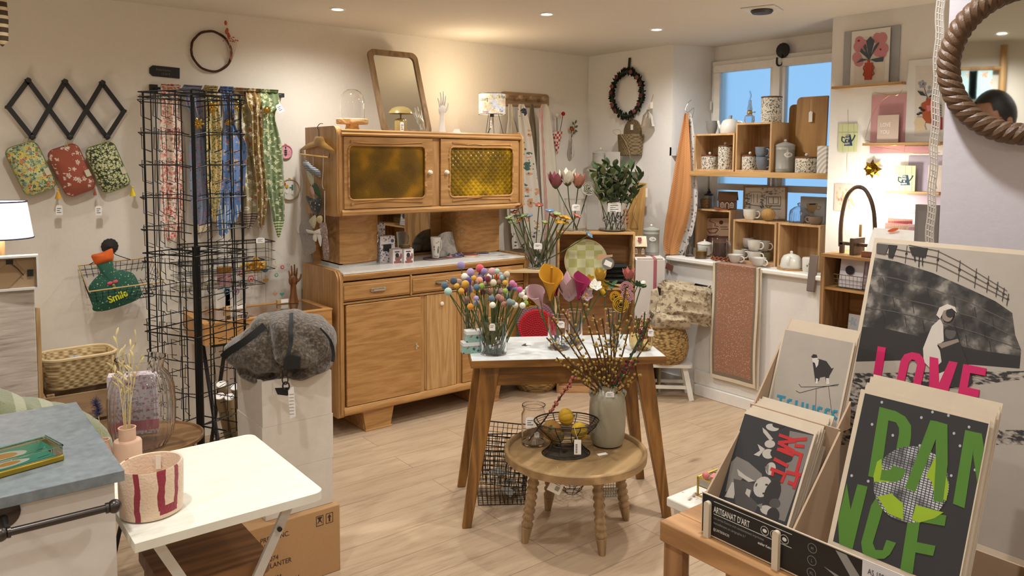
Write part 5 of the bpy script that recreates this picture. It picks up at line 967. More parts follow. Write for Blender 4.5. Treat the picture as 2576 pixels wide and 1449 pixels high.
D1=(c1-V3((0,0,EYE))).dot(Fv)
for i,(x,y,k,r) in enumerate(BL):
    px,py=1060+x/3.8125,620+y/3.8125;back=x < 500 and i % 3 != 0 or (x < 620 and y < 300);c=c2 if back else c1;u=(px-1245)/70.
    D=D1+(.14 if back else 0)+R_.uniform(-.05,.05)+(-.05 if y > 480 else .03);tip=Dp(px,py,D);a=R_.uniform(0,6.28);q=(.030 if back else .050)*R_.uniform(.3,1)
    base=c+V3((q*math.cos(a),q*math.sin(a),.010));k_=names[k]
    dup_=sum(1 for z in BL if z[2]==k) > 1
    where='at the far left of the bunch' if x < 345 else 'at the far right of the bunch' if x > 940 else 'high in the bunch' if y < 300 else 'low in the bunch' if y > 500 else 'in the right half of the bunch' if x > 700 else 'in the left half of the bunch' if x < 480 else 'in the middle of the bunch'
    ballflower(base,tip,k,r/3.8125*D/FP*1.08,'%s felt ball flower %s' % (k_,where.replace('the bunch','the bunch on the table')),'felt ball flowers on the centre table')
def jartags(t,r,n,zz=.03,m=CARD):
    b=B()
    for k in range(n):
        a=R_.uniform(0,6.28);q=r*.8;E=Euler((R_.uniform(-.3,.3),R_.uniform(-.4,.4),a+1.57)).to_matrix();c=V3((q*math.cos(a),q*math.sin(a),zz+R_.uniform(0,.035)));p=None
        b=B();b.obox(c,(.016,.0008,.024),E);b.obox(c+E@V3((0,-.0006,0)),(.012,.0006,.016),E,1);ob('stem_tag',b,[TAGB,m],t)
for o_ in [q for q in bpy.data.objects if q.name.startswith('glass_flower_jar')]:jartags(o_,.05,12)
t=bpy.data.objects['glass_flower_jar'];facetag(t,(-.042,-.046,.150),.026,.032)
# tins
for i,(px,py,z) in enumerate(((1183,888,HT),(1186,888,HT+.0505))):
    p=on(px,py-2,HT);t=T('floral_tin',['mint green tin with pink flowers and a white lid, lower one of two','mint green tin with pink flowers and a white lid, upper one of two'][i],'tin',(p.x+.012*i,p.y,z),TR+.2)
    ob('tin_body',B().prism(rrect(-.04,.04,-.028,.028,.008),0,.034),floral('#8fb3a5',['#b5485c','#8fb3a5','#2f3c4c'],60,.38),t,bev=.001);ob('lid',B().prism(rrect(-.041,.041,-.029,.029,.008),.0345,.05),M('#dfe0dc',.3),t,bev=.002)
# felt flower builders
def petal(L,w,cup=.3,n=6,th=.0035):
    def f(u,v):
        x=L*v;ww=w*math.sin(math.pi*min(1,v*.9+.1))**.7;y=(u-.5)*ww;return (x,y,cup*L*v*v+abs(u-.5)*ww*.5)
    return f
def bloom(b,c,n,L,w,cup,axis,m=0,th=.003,cen=None,cm=1,off=0):
    Q=V3((0,0,1)).rotation_difference(V3(axis).normalized()).to_matrix()
    for k in range(n):
        Z=Matrix.Rotation(2*math.pi*k/n+off,3,'Z');f=petal(L,w,cup);b.sheet(lambda u,v,f=f,Z=Z:V3(c)+Q@(Z@V3(f(u,v))),4,5,th,m)
    if cen:b.ball(c,cen,10,m=cm)
    return b
def flower(base,tip,kind,cols,lb,grp,s=1.,bow=.02,name='felt_flower',up=None,lean=None):
    t=T(name,lb,'flower',base,group=grp);d=tip-base;ax=lean or (d.normalized()+V3((0,0,.3))).normalized();b=B();side=V3((R_.uniform(-1,1),R_.uniform(-1,1),0))*bow
    b.tube(smooth([V3((0,0,0)),d*.5+side,d],5),.0032*min(s,1.2),6);ob('stem',b,FELTST,t);b=B();ms=[M(c,.95,bump=.3,bs=200) for c in cols]
    if kind=='daisy':bloom(b,d,6,.028*s,.022*s,.35,ax,0,cen=.008*s)
    elif kind=='tulip':
        bloom(b,d-ax*.01*s,3,.04*s,.045*s,1.7,ax,0);bloom(b,d-ax*.01*s,3,.036*s,.04*s,2.1,ax,0,off=1.05);bloom(b,d-ax*.014*s,4,.022*s,.02*s,1.2,ax,1)
    elif kind=='lily':
        Q=V3((0,0,1)).rotation_difference(ax).to_matrix()
        b.sheet(lambda u,v:d+Q@V3(((.004+.030*s*v**1.4)*math.cos((u-.5)*5.4+1.57)*(1+.25*(1-abs(u-.5)*2)*v),(.004+.030*s*v**1.4)*math.sin((u-.5)*5.4+1.57),.085*s*v+(.03*s*v*(1-abs(u-.5)*2)**2))),18,8,.003,0)
        b.tube([d+ax*.01,d+ax*.055*s],.004*s,6,m=1)
    elif kind=='rose':
        for j in range(4):
            r0,h=(.007+.007*j)*s,.022*s-.002*j;Q=V3((0,0,1)).rotation_difference(ax).to_matrix()
            b.sheet(lambda u,v,j=j,r0=r0,h=h:d+Q@V3(((r0*(.6+.4*v)+.002*u)*math.cos(5.8*u+j*1.7),(r0*(.6+.4*v)+.002*u)*math.sin(5.8*u+j*1.7),h*v)),16,3,.0025,0)
        bloom(b,d-ax*.004,3,.028*s,.018*s,.2,ax,1)
    elif kind=='bud':b.ball(d+ax*.014*s,.018*s,12,(.8,.8,1.25),rot=V3((0,0,1)).rotation_difference(ax).to_matrix());bloom(b,d,4,.026*s,.018*s,.8,ax,1)
    ob('felt_petals',b,ms,t,ang=60);return t
VU=V3((-Fv.x,-Fv.y,.35)).normalized()
# jar with lilies
c3=V3((2.352,2.635,HT));c4=V3((2.470,2.66,HT));c5=V3((2.585,2.52,HT));c6=V3((2.645,2.395,HT))
j3=jar('cylindrical glass jar of big felt lilies in the middle of the centre table',c3,.052,.15);jartags(j3,.045,9);facetag(j3,(-.03,-.046,.14),.034,.032)
j4=jar('slim glass jar of felt blossoms behind the berry branches on the table',c4,.040,.16);jartags(j4,.03,5)
j5=jar('glass jar of small felt roses at the right of the centre table',c5,.037,.17); 
def fl3(px,py,D):return Dp(px,py,D)
D3=(c3-V3((0,0,EYE))).dot(Fv)
G3='felt flowers in jars on the centre table'
for px,py,kd,cols,c,dD,s,lb,ax in (
    (1362,775,'lily',('#b9969a','#c99a3c'),c3,-.02,1.1,'dusty pink felt lily drooping at the left of the lily jar',V3((-.5,-.2,.8))),(1385,755,'lily',('#c8921e','#b07a1a'),c3,.0,1.55,'large mustard yellow felt lily at the top of the lily jar',VU+V3((0,0,1.6))),
    (1350,768,'lily',('#c8961e','#b07a1a'),c3,.05,.95,'small yellow felt lily low at the left edge of the lily jar',V3((-.9,-.2,.4))),(1398,745,'lily',('#6d1430','#6d1430'),c3,.06,1.2,'dark red felt lily mostly hidden behind the large yellow one',V3((.1,.2,1))),
    (1455,755,'lily',('#8c1a4a','#c9a04c'),c4,-.06,1.15,'magenta felt lily beside the pale pink tulip',V3((.05,-.2,1))),(1432,745,'tulip',('#b9969a','#c0a0a2'),c4,0,1.7,'large dusty pink felt tulip in the slim jar',V3((0,0,1))),
    (1412,720,'daisy',('#a87a24','#8a641c'),c3,.08,.8,'mustard felt blossom between the lilies',VU),(1475,742,'daisy',('#b3959a','#c0903c'),c4,-.05,1.15,'mauve felt blossom with a yellow centre',VU),(1497,720,'daisy',('#e0dcd0','#d9d4c4'),c4,.0,1.2,'white felt blossom in the slim jar',VU+V3((.2,0,.5))),
    (1483,705,'daisy',('#b58a26','#9a741c'),c4,.05,1.,'mustard felt blossom above the white one',VU),(1508,702,'tulip',('#b58a26','#9a741c'),c4,.08,.8,'mustard felt tulip at the top right of the slim jar',V3((.2,0,1))),(1520,718,'daisy',('#a9821f','#9a741c'),c4,.1,1.,'ochre felt blossom right of the white one',VU),
    (1548,748,'rose',('#c4981e','#3c5a34'),c5,-.02,.9,'small yellow felt rosebud in the rose jar',VU),(1560,768,'rose',('#b8901f','#8a6a1a'),c5,-.07,1.25,'large mustard felt rose hanging lowest in the rose jar',VU),(1575,725,'rose',('#b8878a','#3c5a34'),c5,-.02,1.0,'upper dusty pink felt rose in the rose jar',VU),(1577,748,'rose',('#b8878a','#3c5a34'),c5,-.05,1.05,'lower dusty pink felt rose in the rose jar',VU),
    (1582,700,'tulip',('#b3655c','#3c5a34'),c5,.04,.8,'salmon pink felt tulip at the top of the rose jar',V3((0,0,1))),(1612,722,'bud',('#dcdcc8','#33502c'),c5,.02,1.,'white felt bud with dark green leaves at the right',V3((.4,-.3,.8))),(1520,742,'bud',('#c4981e','#33502c'),c5,-.02,.9,'yellow felt bud with green leaves at the left of the rose jar',V3((-.5,0,.8)))):
    base=c+V3((R_.uniform(-.02,.02),R_.uniform(-.02,.02),.01));flower(base,fl3(px,py,D3+dD+(.08 if c is c4 else .12 if c is c5 else 0)),kd,cols,lb,G3,s,lean=ax)
for px,py,rot,lb in ((1535,725,.3,'green felt leaf sprig at the left of the rose jar'),(1600,725,-.4,'green felt leaf sprig beside the white bud')):
    tip=fl3(px,py,D3+.12);t=T('felt_leaf_sprig',lb,'leaf sprig',c5+V3((.01,0,.01)));d=tip-c5;b=B();b.tube(smooth([(0,0,0),d*.5,d],5),.0022,5);ob('stem',b,FELTST,t);b=B()
    for k in range(5):E=Euler((R_.uniform(-.6,.6),R_.uniform(-.9,.9),k*1.25)).to_matrix();f=petal(.045,.022,.1);b.sheet(lambda u,v,E=E,f=f:d+E@V3(f(u,v)),4,4,.002)
    ob('leaves',b,M('#33502c',.9),t,ang=60)
# ribbed amber glass at the right with small berry stems
fl=lambda r,a,z:r*(1+.03*math.cos(12*a));t=T('ribbed_amber_vase','low ribbed amber glass vase at the right end of the centre table','vase',c6);pr=[(.001,0),(.040,0),(.052,.02),(.056,.05),(.050,.085),(.040,.11),(.044,.135)];b=B();b.lathe(pr,n=72,fl=fl);b.lathe([(max(.001,r-.003),z+.003) for r,z in pr][::-1],n=72,fl=fl);ob('vase_glass',b,glass('#e9d9b0'),t)
facetag(t,(.0,-.058,.105),.026,.034)
berry={}
def berrymesh(c):
    if c not in berry:o=ob('berry',B().ball((0,0,0),1,8),M(c,.9));berry[c]=o.data;bpy.data.objects.remove(o)
    return berry[c]
def berrybranch(base,tip,n,c,r,lb,grp,stem='#4a3a22',seg=.05,twig=True,f0=.35,name='berry_branch'):
    t=T(name,lb,'branch',base,group=grp);d=tip-base;side=V3((R_.uniform(-1,1),R_.uniform(-1,1),0))*.02;C_=smooth([V3((0,0,0)),d*.5+side,d],8);b=B();b.tube(C_,.0034,5);pts=[]
    for k in range(n):
        f=f0+(1-f0)*(k+.5)/n;c0=C_[min(len(C_)-1,int(f*(len(C_)-1)))];o=V3((R_.gauss(0,1),R_.gauss(0,1),R_.gauss(0,.6)+.4)).normalized()*R_.uniform(.006,.02 if twig else .008);pts.append(c0+o)
        if twig:b.tube([c0-o*.1,c0+o],.0009,4)
    ob('twig',b,M(stem,.9),t)
    for p in pts:o=bpy.data.objects.new('berry',berrymesh(c));S.collection.objects.link(o);o.parent=t;o.location=p;o.scale=(r,r,r)
    return t
for i,(px,py) in enumerate(((1600,795),(1612,800),(1622,785),(1635,800),(1645,790),(1628,810))):
    berrybranch(c6+V3((0,0,.01)),Dp(px,py,3.10+.02*i),9,'#8e2436' if i % 2 else '#cfc8a8',.0038 if i % 2 else .0035,['cream berry stem, leftmost in the amber vase','dark red berry stem, left one in the amber vase','cream berry stem, tallest in the amber vase','dark red berry stem, middle one in the amber vase','cream berry stem, rightmost in the amber vase','dark red berry stem, lowest in the amber vase'][i],'berry stems in the amber vase','#5c6a3c')
for i in range(2):tag(ob('paper_tag',B().box(-.02,.02,-.012,.012,0,.0012),M('#e9e7e0' if i else '#2b2a2e',.6),loc=on(1322+8*i,868-i)+V3((0,0,.0005+.0015*i)),rz=.5+.3*i),['black paper tag lying on the white table top','white paper tag on the black one on the table top'][i],'tag')
# ================================================================ low round table in front, its vase and bowl
RW=wood('#b8986c','#90744c','x',6,.45,.45,c3='#7c6242',rings=1.4);C0=V3((2.20,2.352,0));ZR=.376
t=T('low_round_table','low round wooden table with turned bobbin legs in front of the centre table','table',C0,rad(20))
b=B();b.lathe([(.001,.352),(.285,.352),(.301,.360),(.303,.390),(.300,.394),(.289,.394),(.285,.390),(.282,.377),(.001,.376)],n=64);ob('tray_top',b,RW,t)
pr=[(.001,0),(.014,0),(.016,.012),(.021,.05),(.023,.066)];z=.066
while z < .32:pr+=[(.019,z+.003),(.025,z+.011),(.025,z+.019),(.019,z+.027)];z+=.030
pr+=[(.023,.352)]
for px,py in ((1320,1365),(1378,1283),(1515,1396),(1575,1308)):
    f=Zp(px,py,0);d=f-C0;top=d*.78;top.z=.352;lv=V3((d.x,d.y,0));ax=(V3((top.x,top.y,.352))-V3((d.x,d.y,0))).normalized();Q=Matrix.Rotation(-rad(20),3,'Z')
    ob('bobbin_leg',B().lathe(pr,Q@V3((d.x,d.y,0)),18,ax=Q@ax),wood('#a88a62','#7d6242','z',14,.5,.4),t)
facetag(t,Matrix.Rotation(-rad(20),3,'Z')@(Zp(1400,1205,.2)*0+V3((-.02,-.20,.285))),.001,.001) if 0 else None
Q20=Matrix.Rotation(-rad(20),3,'Z');pt=Dp(1408,1205,(C0-V3((0,0,EYE))).dot(Fv)-.20)-C0;b=B();uu=rt;E=Matrix.Rotation(rad(24),3,fw) if 0 else None
u1=(rt*math.cos(.45)-V3((0,0,1))*math.sin(.45));v1=(rt*math.sin(.45)+V3((0,0,1))*math.cos(.45));frt=(Q20@pt,Q20@u1,Q20@v1,Q20@u1.cross(v1));b.prism([(-.028,-.062),(.028,-.062),(.028,0),(-.028,0)],0,.001,frt)
for k in range(7):b.prism([(.0-.0+.002*k*1.3,-.05),(.0+.002*k*1.3+.0013,-.05),(.002*k*1.3+.0013,-.03),(.002*k*1.3,-.03)],.001,.0014,frt,1)
for k in range(3):b.prism([(-.02,-.012-.006*k),(.015,-.012-.006*k),(.015,-.014-.006*k),(-.02,-.014-.006*k)],.001,.0014,frt,1)
b.tube([frt[0],frt[0]+V3((-.02,0,.06))],.0006,4,m=0);lab(ob('barcode_tag',b,[CARD,INK],t),'white card tag with a barcode')
b=B()
for k in range(6):b.tube([(-.30+.001*k,-.0,.371),(-.30,0,.371)],.0001,3) if 0 else None
# grey vase
VG=M('#97907a',.38);cv=Zp(1527,1118,ZR);t=T('grey_ceramic_vase','tall grey green ceramic vase holding the berry branches on the low round table','vase',(cv.x,cv.y,ZR+.001))
pr=[(r*1.12,z) for r,z in [(.001,0),(.045,0),(.058,.008),(.066,.03),(.070,.08),(.0715,.14),(.070,.19),(.062,.225),(.048,.245),(.040,.252),(.038,.262),(.041,.268),(.036,.268),(.034,.25),(.001,.24)]]
b=B();b.lathe(pr,n=44);ob('vase_body',b,VG,t)
for s in (-1,1):
    c=rt*(.062*s);ob('lug',B().tube(smooth([c+V3((0,0,.24)),c*1.22+V3((0,0,.232)),c*1.12+V3((0,0,.212))],4),[.011,.010,.009,.009,.008,.007,.007,.006,.006],8),VG,t)
facetag(t,-fw*.069+V3((0,0,.255)),.037,.024,3)
vt=V3((cv.x,cv.y,ZR+.262));Dv=(vt-V3((0,0,EYE))).dot(Fv)
tips=[(1385,795),(1375,850),(1408,770),(1460,745),(1492,790),(1515,800),(1545,815),(1590,790),(1575,720),(1632,855),(1400,900),(1450,920),(1440,945),(1600,900),(1610,940),(1500,860),(1560,900),(1480,900),(1530,775),(1425,830)]
for i,(px,py) in enumerate(tips):
    berrybranch(V3((cv.x,cv.y,ZR+.20)),Dp(px,py,Dv-.05+R_.uniform(-.20,.03)),14,'#a3843e',.0060,'brown twig with mustard felt berries in the grey vase, '+('reaching left' if px < 1430 else 'reaching right' if px > 1570 else 'in the middle'),'mustard berry twigs in the grey vase','#57422c',f0=.30)
for i,(px,py) in enumerate(((1640,790),(1620,830),(1605,905))):
    berrybranch(V3((cv.x,cv.y,ZR+.20)),Dp(px,py,Dv-.10-.03*i),8,'#6a1626',.0072,['green twig with dark red felt berries, the highest at the right of the vase','green twig with dark red felt berries, the middle one at the right','green twig with dark red felt berries, the lowest at the right'][i],'dark red berry twigs in the grey vase','#2f5234',f0=.45,twig=False)
# wire bowl and felt pumpkins
cb=Zp(1424,1140,ZR);t=T('footed_wire_bowl','dark footed wire bowl holding felt pumpkins on the low round table','bowl',(cb.x,cb.y,ZR+.003),TR);t.scale=(1.1,1.1,1.12)
b=B();BWm=M('#332b22',.45,.6);prb=[(.088,.0),(.066,.02),(.056,.04),(.064,.06),(.088,.085),(.112,.11),(.118,.125)]
for r,z in [(.088,0),(.080,.008),(.072,.015),(.058,.034),(.057,.05),(.068,.064),(.078,.075),(.088,.086),(.097,.094),(.105,.102),(.111,.110),(.115,.117)]:b.tube([(r*1.05*math.cos(a),r*.80*math.sin(a),z) for a in [k*.196 for k in range(32)]],.0012 if z else .0025,4,closed=True)
b.tube([(.119*1.05*math.cos(a),.119*.80*math.sin(a),.125) for a in [k*.196 for k in range(32)]],.0028,5,closed=True)
for k in range(8):a=k*.785+.3;b.tube(smooth([(r*1.05*math.cos(a),r*.80*math.sin(a),z) for r,z in prb],3),.0018,5)
ob('wire_cage',b,BWm,t);ob('wire_base',B().prism(ell(0,0,.088,.068),.0,.0015),M('#4b4135',.6,.4),t)
facetag(t,Matrix.Rotation(-TR,3,'Z')@(-fw*.10+rt*.022+V3((0,0,.075))),.024,.058,2) if 0 else None
qf=Matrix.Rotation(-TR,3,'Z');b=B();c=qf@(-fw*.105+rt*.035+V3((0,0,.088)));fr2=(c,qf@rt,V3((0,0,1)),qf@(-fw));b.prism([(-.013,-.055),(.013,-.055),(.013,0),(-.013,0)],0,.001,fr2);[b.prism([(-.008,-.05+.004*k),(-.001,-.05+.004*k),(-.001,-.048+.004*k),(-.008,-.048+.004*k)],.001,.0014,fr2,1) for k in range(9)];b.tube([fr2[0],fr2[0]+V3((-.015,.0,.05))],.0007,4);ob('barcode_tag',b,[CARD,INK],t)
for i,(px,py,dD,r,c,l,ax) in enumerate(((1388,1082,.0,.042,'#8a6428','brown felt pumpkin at the left of the wire bowl',V3((-.9,-.5,.3))),(1424,1049,.02,.037,'#b08a1c','mustard felt pumpkin on top of the others in the wire bowl',V3((.85,-.4,.15))),(1458,1085,-.01,.038,'#b8941f','yellow felt pumpkin at the right of the wire bowl',V3((.9,-.2,.3))),(1400,1098,.06,.036,'#8f7a20','olive felt pumpkin hidden low at the back of the bowl',V3((-.5,.5,.6))))):
    p=Dp(px,py,(cb-V3((0,0,EYE))).dot(Fv)+dD);t=T('felt_pumpkin',l,'felt pumpkin',p);Q=V3((0,0,1)).rotation_difference(ax.normalized()).to_matrix()
    b=B();b.ball((0,0,0),r,42,(1,1,.88),rot=Q,fl=lambda a,t_:1-.07*max(0,1-abs(math.sin(a*3.5))*6)*math.sin(t_));ob('pumpkin_body',b,M(c,.9,bump=.3,bs=150),t)
    b=B();b.tube([Q@V3((0,0,r*.85)),Q@V3((.002,0,r*1.1))],.004,6);b.sheet(lambda u,v:Q@V3((.028*v,(u-.5)*.016*math.sin(3.14*min(.95,v)+.1),r*.9+.01*v)),3,4,.002);ob('stalk_and_leaf',b,M('#59602e',.9),t)
# wide mouth jar with pink budded branch
cj=Zp(1342,1117,ZR);t=jar('wide mouthed clear glass jar with a handwritten label on the low round table',(cj.x,cj.y,ZR+.001),.05,.15,prof=[(.001,0),(.046,0),(.053,.006),(.053,.135),(.046,.150),(.045,.162),(.051,.166),(.051,.174)])
facetag(t,-fw*.055-rt*.016+V3((0,0,.138)),.040,.046,3)
base=V3((cj.x,cj.y,ZR+.014))+rt*(-.02);tip=Dp(1448,945,(cj-V3((0,0,EYE))).dot(Fv)-.14)
t=berrybranch(base,tip,22,'#9c5a48',.0075,'dark twig with large pink felt buds leaning out of the wide mouthed jar',None,'#4a2c20',twig=False,f0=.45,name='budded_twig');facetag(t,(.02,-.03,.045),.022,.026,2,m=CARD)
b=B();b.prism([(-.024,-.008),(.02,-.012),(.024,.008),(-.02,.012)],0,.0012);tag(ob('small_label',b,CARD,loc=Zp(1515,1143,ZR)+V3((0,0,.0005)),rz=TR+.4),'small white paper label lying in front of the grey vase','label')
# wire baskets on the floor
pA=Zp(1215,1284,0);pB=Zp(1330,1280,0)
WR2=M('#2e2a22',.5,.6)
t=T('floor_wire_basket','tall dark wire basket on the floor behind the left legs of the centre table','basket',(2.19,2.86,0),TR-.05)
b=wirebasket((-.13,.13,-.11,.11,.27),(-.11,.11,-.09,.09,.004),11,8,12,r=.0014,rim=.003,wob=.005);ob('outer_cage',b,WR2,t)
b=wirebasket((-.12,.12,-.10,.10,.33),(-.10,.10,-.08,.08,.09),10,7,10,r=.0014,rim=.003,wob=.006);b.v=[tuple(Euler((0,.12,0)).to_matrix()@V3(v)) for v in b.v];lab(ob('nested_cage',b,WR2,t),'second wire basket nested at a tilt')
b=B()
for k in range(6):b.obox((R_.uniform(-.07,.07),R_.uniform(-.05,.05),.03+.02*k),(.06,.04,.002),(R_.uniform(-.5,.5),R_.uniform(-.5,.5),R_.uniform(0,3)))
ob('crumpled_labels',b,M('#a9a79c',.7),t)
for px,py,l,k in ((1437,1250,'low dark wire stand on the floor under the round table',0),(1530,1252,'pale square wire basket on the floor behind the front bobbin leg',1)):
    p=Zp(px,py-12,0)
    if k:t=T('square_wire_basket',l,'basket',p,TR);ob('wire_cage',wirebasket((-.05,.05,-.05,.05,.16),(-.05,.05,-.05,.05,.003),8,8,11,r=.001,rim=.002),M('#7c7868',.5,.6),t)
    else:
        t=T('wire_basket_stand',l,'basket',p,TR);b=B()
        for r,z in [(.03,.003),(.052,.02),(.066,.045),(.070,.06),(.062,.085),(.05,.105),(.062,.12),(.08,.14),(.095,.16)]:b.tube([(r*math.cos(a),r*math.sin(a),z) for a in [j*.2618 for j in range(24)]],.0014,4,closed=True)
        for j in range(8):a=j*.785;b.tube(smooth([(r*math.cos(a),r*math.sin(a),z) for r,z in ((.03,.003),(.066,.045),(.064,.08),(.05,.105),(.095,.16))],4),.0018,5)
        ob('wire_cage',b,WR2,t)
# ================================================================ back corner: coat rack, crates, wall A
PINE=wood('#cfa874','#b08850','x',9,.6,.4);PINEZ=wood('#cfa874','#b08850','z',9,.6,.4);GREYW=wood('#a98a68','#866a4c','x',12,.6,.4)
o=Yp(1332,252,4.54);t=T('peg_rail','wooden peg rail with rounded ends and hanging aprons, right of the cabinet','coat rack',(o.x,4.56,o.z));L0=Yp(1262,250,4.54).x-o.x;L1=Yp(1381,252,4.54).x-o.x
b=B();b.prism(rrect(L0,L1,-.048,.052,.03,6),.0,.022,(V3((0,0,0)),V3((1,0,0)),V3((0,0,1)),V3((0,-1,0))));ob('rail_board',b,GREYW,t,bev=.004)
pegx=[Yp(a,258,4.48).x-o.x for a in (1274,1309,1337,1367)]
for x in pegx:ob('peg',B().lathe([(.010,0),(.010,.045),(.017,.052),(.018,.068),(.012,.075),(.001,.076)],(x,-.022,0),16,ax=(0,-1,.18)),GREYW,t)
def cloth(name,lb,cat,L,mat,y,amp=.012,fr_=8.,n=24,th=.002,grp=None,yb=None,ax='y',bot=0.,sk=0.):
    P=[hit(a,c,1 if ax=='y' else 0,y) for a,c,w in L];o0=P[0];C_=smooth(P,5);ws=[w for a,c,w in L];Wd=[]
    for i in range(len(ws)-1):Wd+=[ws[i]+(ws[i+1]-ws[i])*s/5 for s in range(5)]
    Wd.append(ws[-1]);nv=len(C_)-1;ph=R_.random()*6;yb=yb or 0
    def f(u,v):
        j=int(round(v*nv));c=C_[j]-o0;w=Wd[j];dd=amp*math.sin(u*fr_+ph+v*1.5)*min(1,.25+v*1.5)+amp*.4*math.sin(u*fr_*2.3+v*4)+yb*v;zz=c.z+(bot*(u-.5) if j==nv else 0)+sk*(u-.5)*v
        return (c.x+(u-.5)*w,dd,zz) if ax=='y' else (dd,c.y-(u-.5)*w,zz)
    b=B().sheet(f,n,nv,th);return tag(ob(name,b,mat,loc=o0,ang=60),lb,cat,grp)
LIN=M('#cfc6b4',.9,bump=.3,bs=400)
cloth('linen_apron','cream linen apron with straps, leftmost on the peg rail behind the map lamp','apron',[(1283,262,.03),(1284,300,.05),(1290,360,.16),(1296,430,.20),(1298,540,.20)],LIN,4.50,yb=-.01)
cloth('floral_apron','cream apron printed with orange and navy flowers on the peg rail','apron',[(1311,262,.04),(1314,285,.09),(1322,340,.13),(1330,420,.16),(1338,500,.20),(1345,570,.22),(1347,628,.14)],floral('#d6cdbd',['#d29a72','#d29a72','#2d3350','#d6cdbd','#4f6a5c'],13,.36,sc2=1),4.44,amp=.018,bot=-.06)
cloth('twisted_cloth','brown grey crinkled cloth hanging between the aprons','towel',[(1338,262,.02),(1340,300,.045),(1343,360,.055),(1344,450,.045),(1345,520,.05)],M('#83745c',.9,bump=.8,bs=120),4.46,amp=.01,fr_=18)
q=N('red_striped_linen');q.set(rough=.9);sp=q.n('ShaderNodeSeparateXYZ');q.l(q.co(),sp.inputs[0]);f1=q.math('LESS_THAN',q.math('FRACT',q.math('MULTIPLY',sp.outputs[0],130.)),.45);lo=q.math('GREATER_THAN',q.math('ADD',sp.outputs[0],q.math('MULTIPLY',sp.outputs[2],.085)),-.055);hi=q.math('LESS_THAN',q.math('ADD',sp.outputs[0],q.math('MULTIPLY',sp.outputs[2],.085)),-.012);q.base(q.mix(q.math('MULTIPLY',f1,q.math('MULTIPLY',lo,hi)),'#cdc4b2','#b8483c'))
cloth('striped_towel','cream kitchen towel with thin red stripes, rightmost on the peg rail','towel',[(1369,262,.04),(1370,280,.10),(1373,330,.14),(1380,420,.18),(1388,520,.21),(1392,598,.22)],q.mat,4.42,amp=.012,bot=.05)
cloth('dark_leaf_towel','cream towel with dark leaf print hanging low behind the flower jars','towel',[(1300,480,.12),(1304,560,.16),(1308,625,.16)],floral('#cfc7b6',['#3f4438','#6d6a58','#cfc7b6'],16,.33),4.50)
# checked cone and bud vase on the wall
o=Yp(1402,330,4.53);t=T('checked_paper_cone','red and white checked paper cone with two felt ball stems on the wall','wall pocket',(o.x,4.56,o.z));b=B()
b.lathe([(.001,-.19),(.052,0)],(0,-.03,0),22,sy=.5);ob('cone',b,checks('#b8362e','#e0d8cc',52),t)
for (px,py,c,n_) in ((1403,291,'#d8d2c4','white'),(1419,286,'#a01f28','red')):tip=Yp(px,py,4.50);b=B();b.tube([(0,-.03,-.12),V3((tip.x-o.x,-.05,tip.z-o.z))],.0025,6);ob('stem',b,BLACK,t);lab(ob('felt_ball',B().ball((tip.x-o.x,-.05,tip.z-o.z),.016,14),M(c,.95),t),n_+' felt ball')
o=Yp(1437,352,4.53);t=T('wall_bud_vase','teardrop glass vase with one felt flower hanging on the wall near the corner','vase',(o.x,4.56,o.z));pr=[(.001,-.14),(.018,-.136),(.026,-.115),(.024,-.085),(.012,-.03),(.010,.0),(.013,.006)];b=B();b.lathe(pr,(0,-.032,0),24);b.lathe([(max(.001,r-.0015),z) for r,z in pr][::-1],(0,-.032,0),24);ob('vase_glass',b,GLASS,t)
b=B();d=V3((0,-.032,.085));b.tube([(0,-.032,-.11),(0,-.032,.02),(.0,-.034,.085)],.0025,5);b.tube(smooth([(0,-.032,.02),(.02,-.032,.06),(.035,-.032,.125)],4),.002,5);ob('stem',b,M('#5b503c',.9),t)
b=B();bloom(b,d,6,.022,.018,.3,(-.2,-1,.3),0,cen=.007);ob('felt_petals',b,[M('#9a4a26',.9),M('#c98a30',.9)],t,ang=60);b=B()
for k,(x,z,a) in enumerate(((.012,.05,.5),(.03,.075,-.3),(.015,.09,2.6),(.034,.10,.4),(.022,.12,2.4),(.035,.13,1.2))):E=Euler((0,-a,0)).to_matrix();f=petal(.03,.018,.2);b.sheet(lambda u,v,E=E,f=f:V3((x,-.034,z))+E@(Matrix.Rotation(1.57,3,'X')@V3(f(u,v))),4,4,.002)
ob('leaves',b,M('#6e6a50',.9),t,ang=60)
# crates, seen square on
RZ=YAW-math.pi/2
def onD(px,D,z):p=Dp(px,500,D);return V3((p.x,p.y,z))
def vcrate(lb,px0,px1,pyt,pyb,D,dep_,mat=PINE,matb=None,th=.014,nm='wooden_crate',cat='crate',zfloor=None):
    a=Dp(px0,pyt,D);c=Dp(px1,pyt,D);zb=Dp(px0,pyb,D).z if zfloor is None else zfloor;w=(c-a).length;h=a.z-zb;t=T(nm,lb,cat,(a.x,a.y,zb),RZ)
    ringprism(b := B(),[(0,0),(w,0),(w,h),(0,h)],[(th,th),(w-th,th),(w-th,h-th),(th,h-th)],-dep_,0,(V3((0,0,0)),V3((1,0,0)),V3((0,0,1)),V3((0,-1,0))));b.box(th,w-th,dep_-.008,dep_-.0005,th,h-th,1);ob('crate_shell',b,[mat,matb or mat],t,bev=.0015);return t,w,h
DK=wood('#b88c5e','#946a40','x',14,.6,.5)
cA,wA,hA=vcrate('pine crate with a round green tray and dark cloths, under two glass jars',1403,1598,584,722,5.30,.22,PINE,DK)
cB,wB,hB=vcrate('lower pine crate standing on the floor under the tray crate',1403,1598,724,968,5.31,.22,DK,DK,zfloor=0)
cC,wC,hC=vcrate('pale wooden crate holding felt ball trivets, behind the centre table',1274,1402,681,868,5.13,.17,wood('#d9c095','#c4a676','x',8,.6,.4),DK)
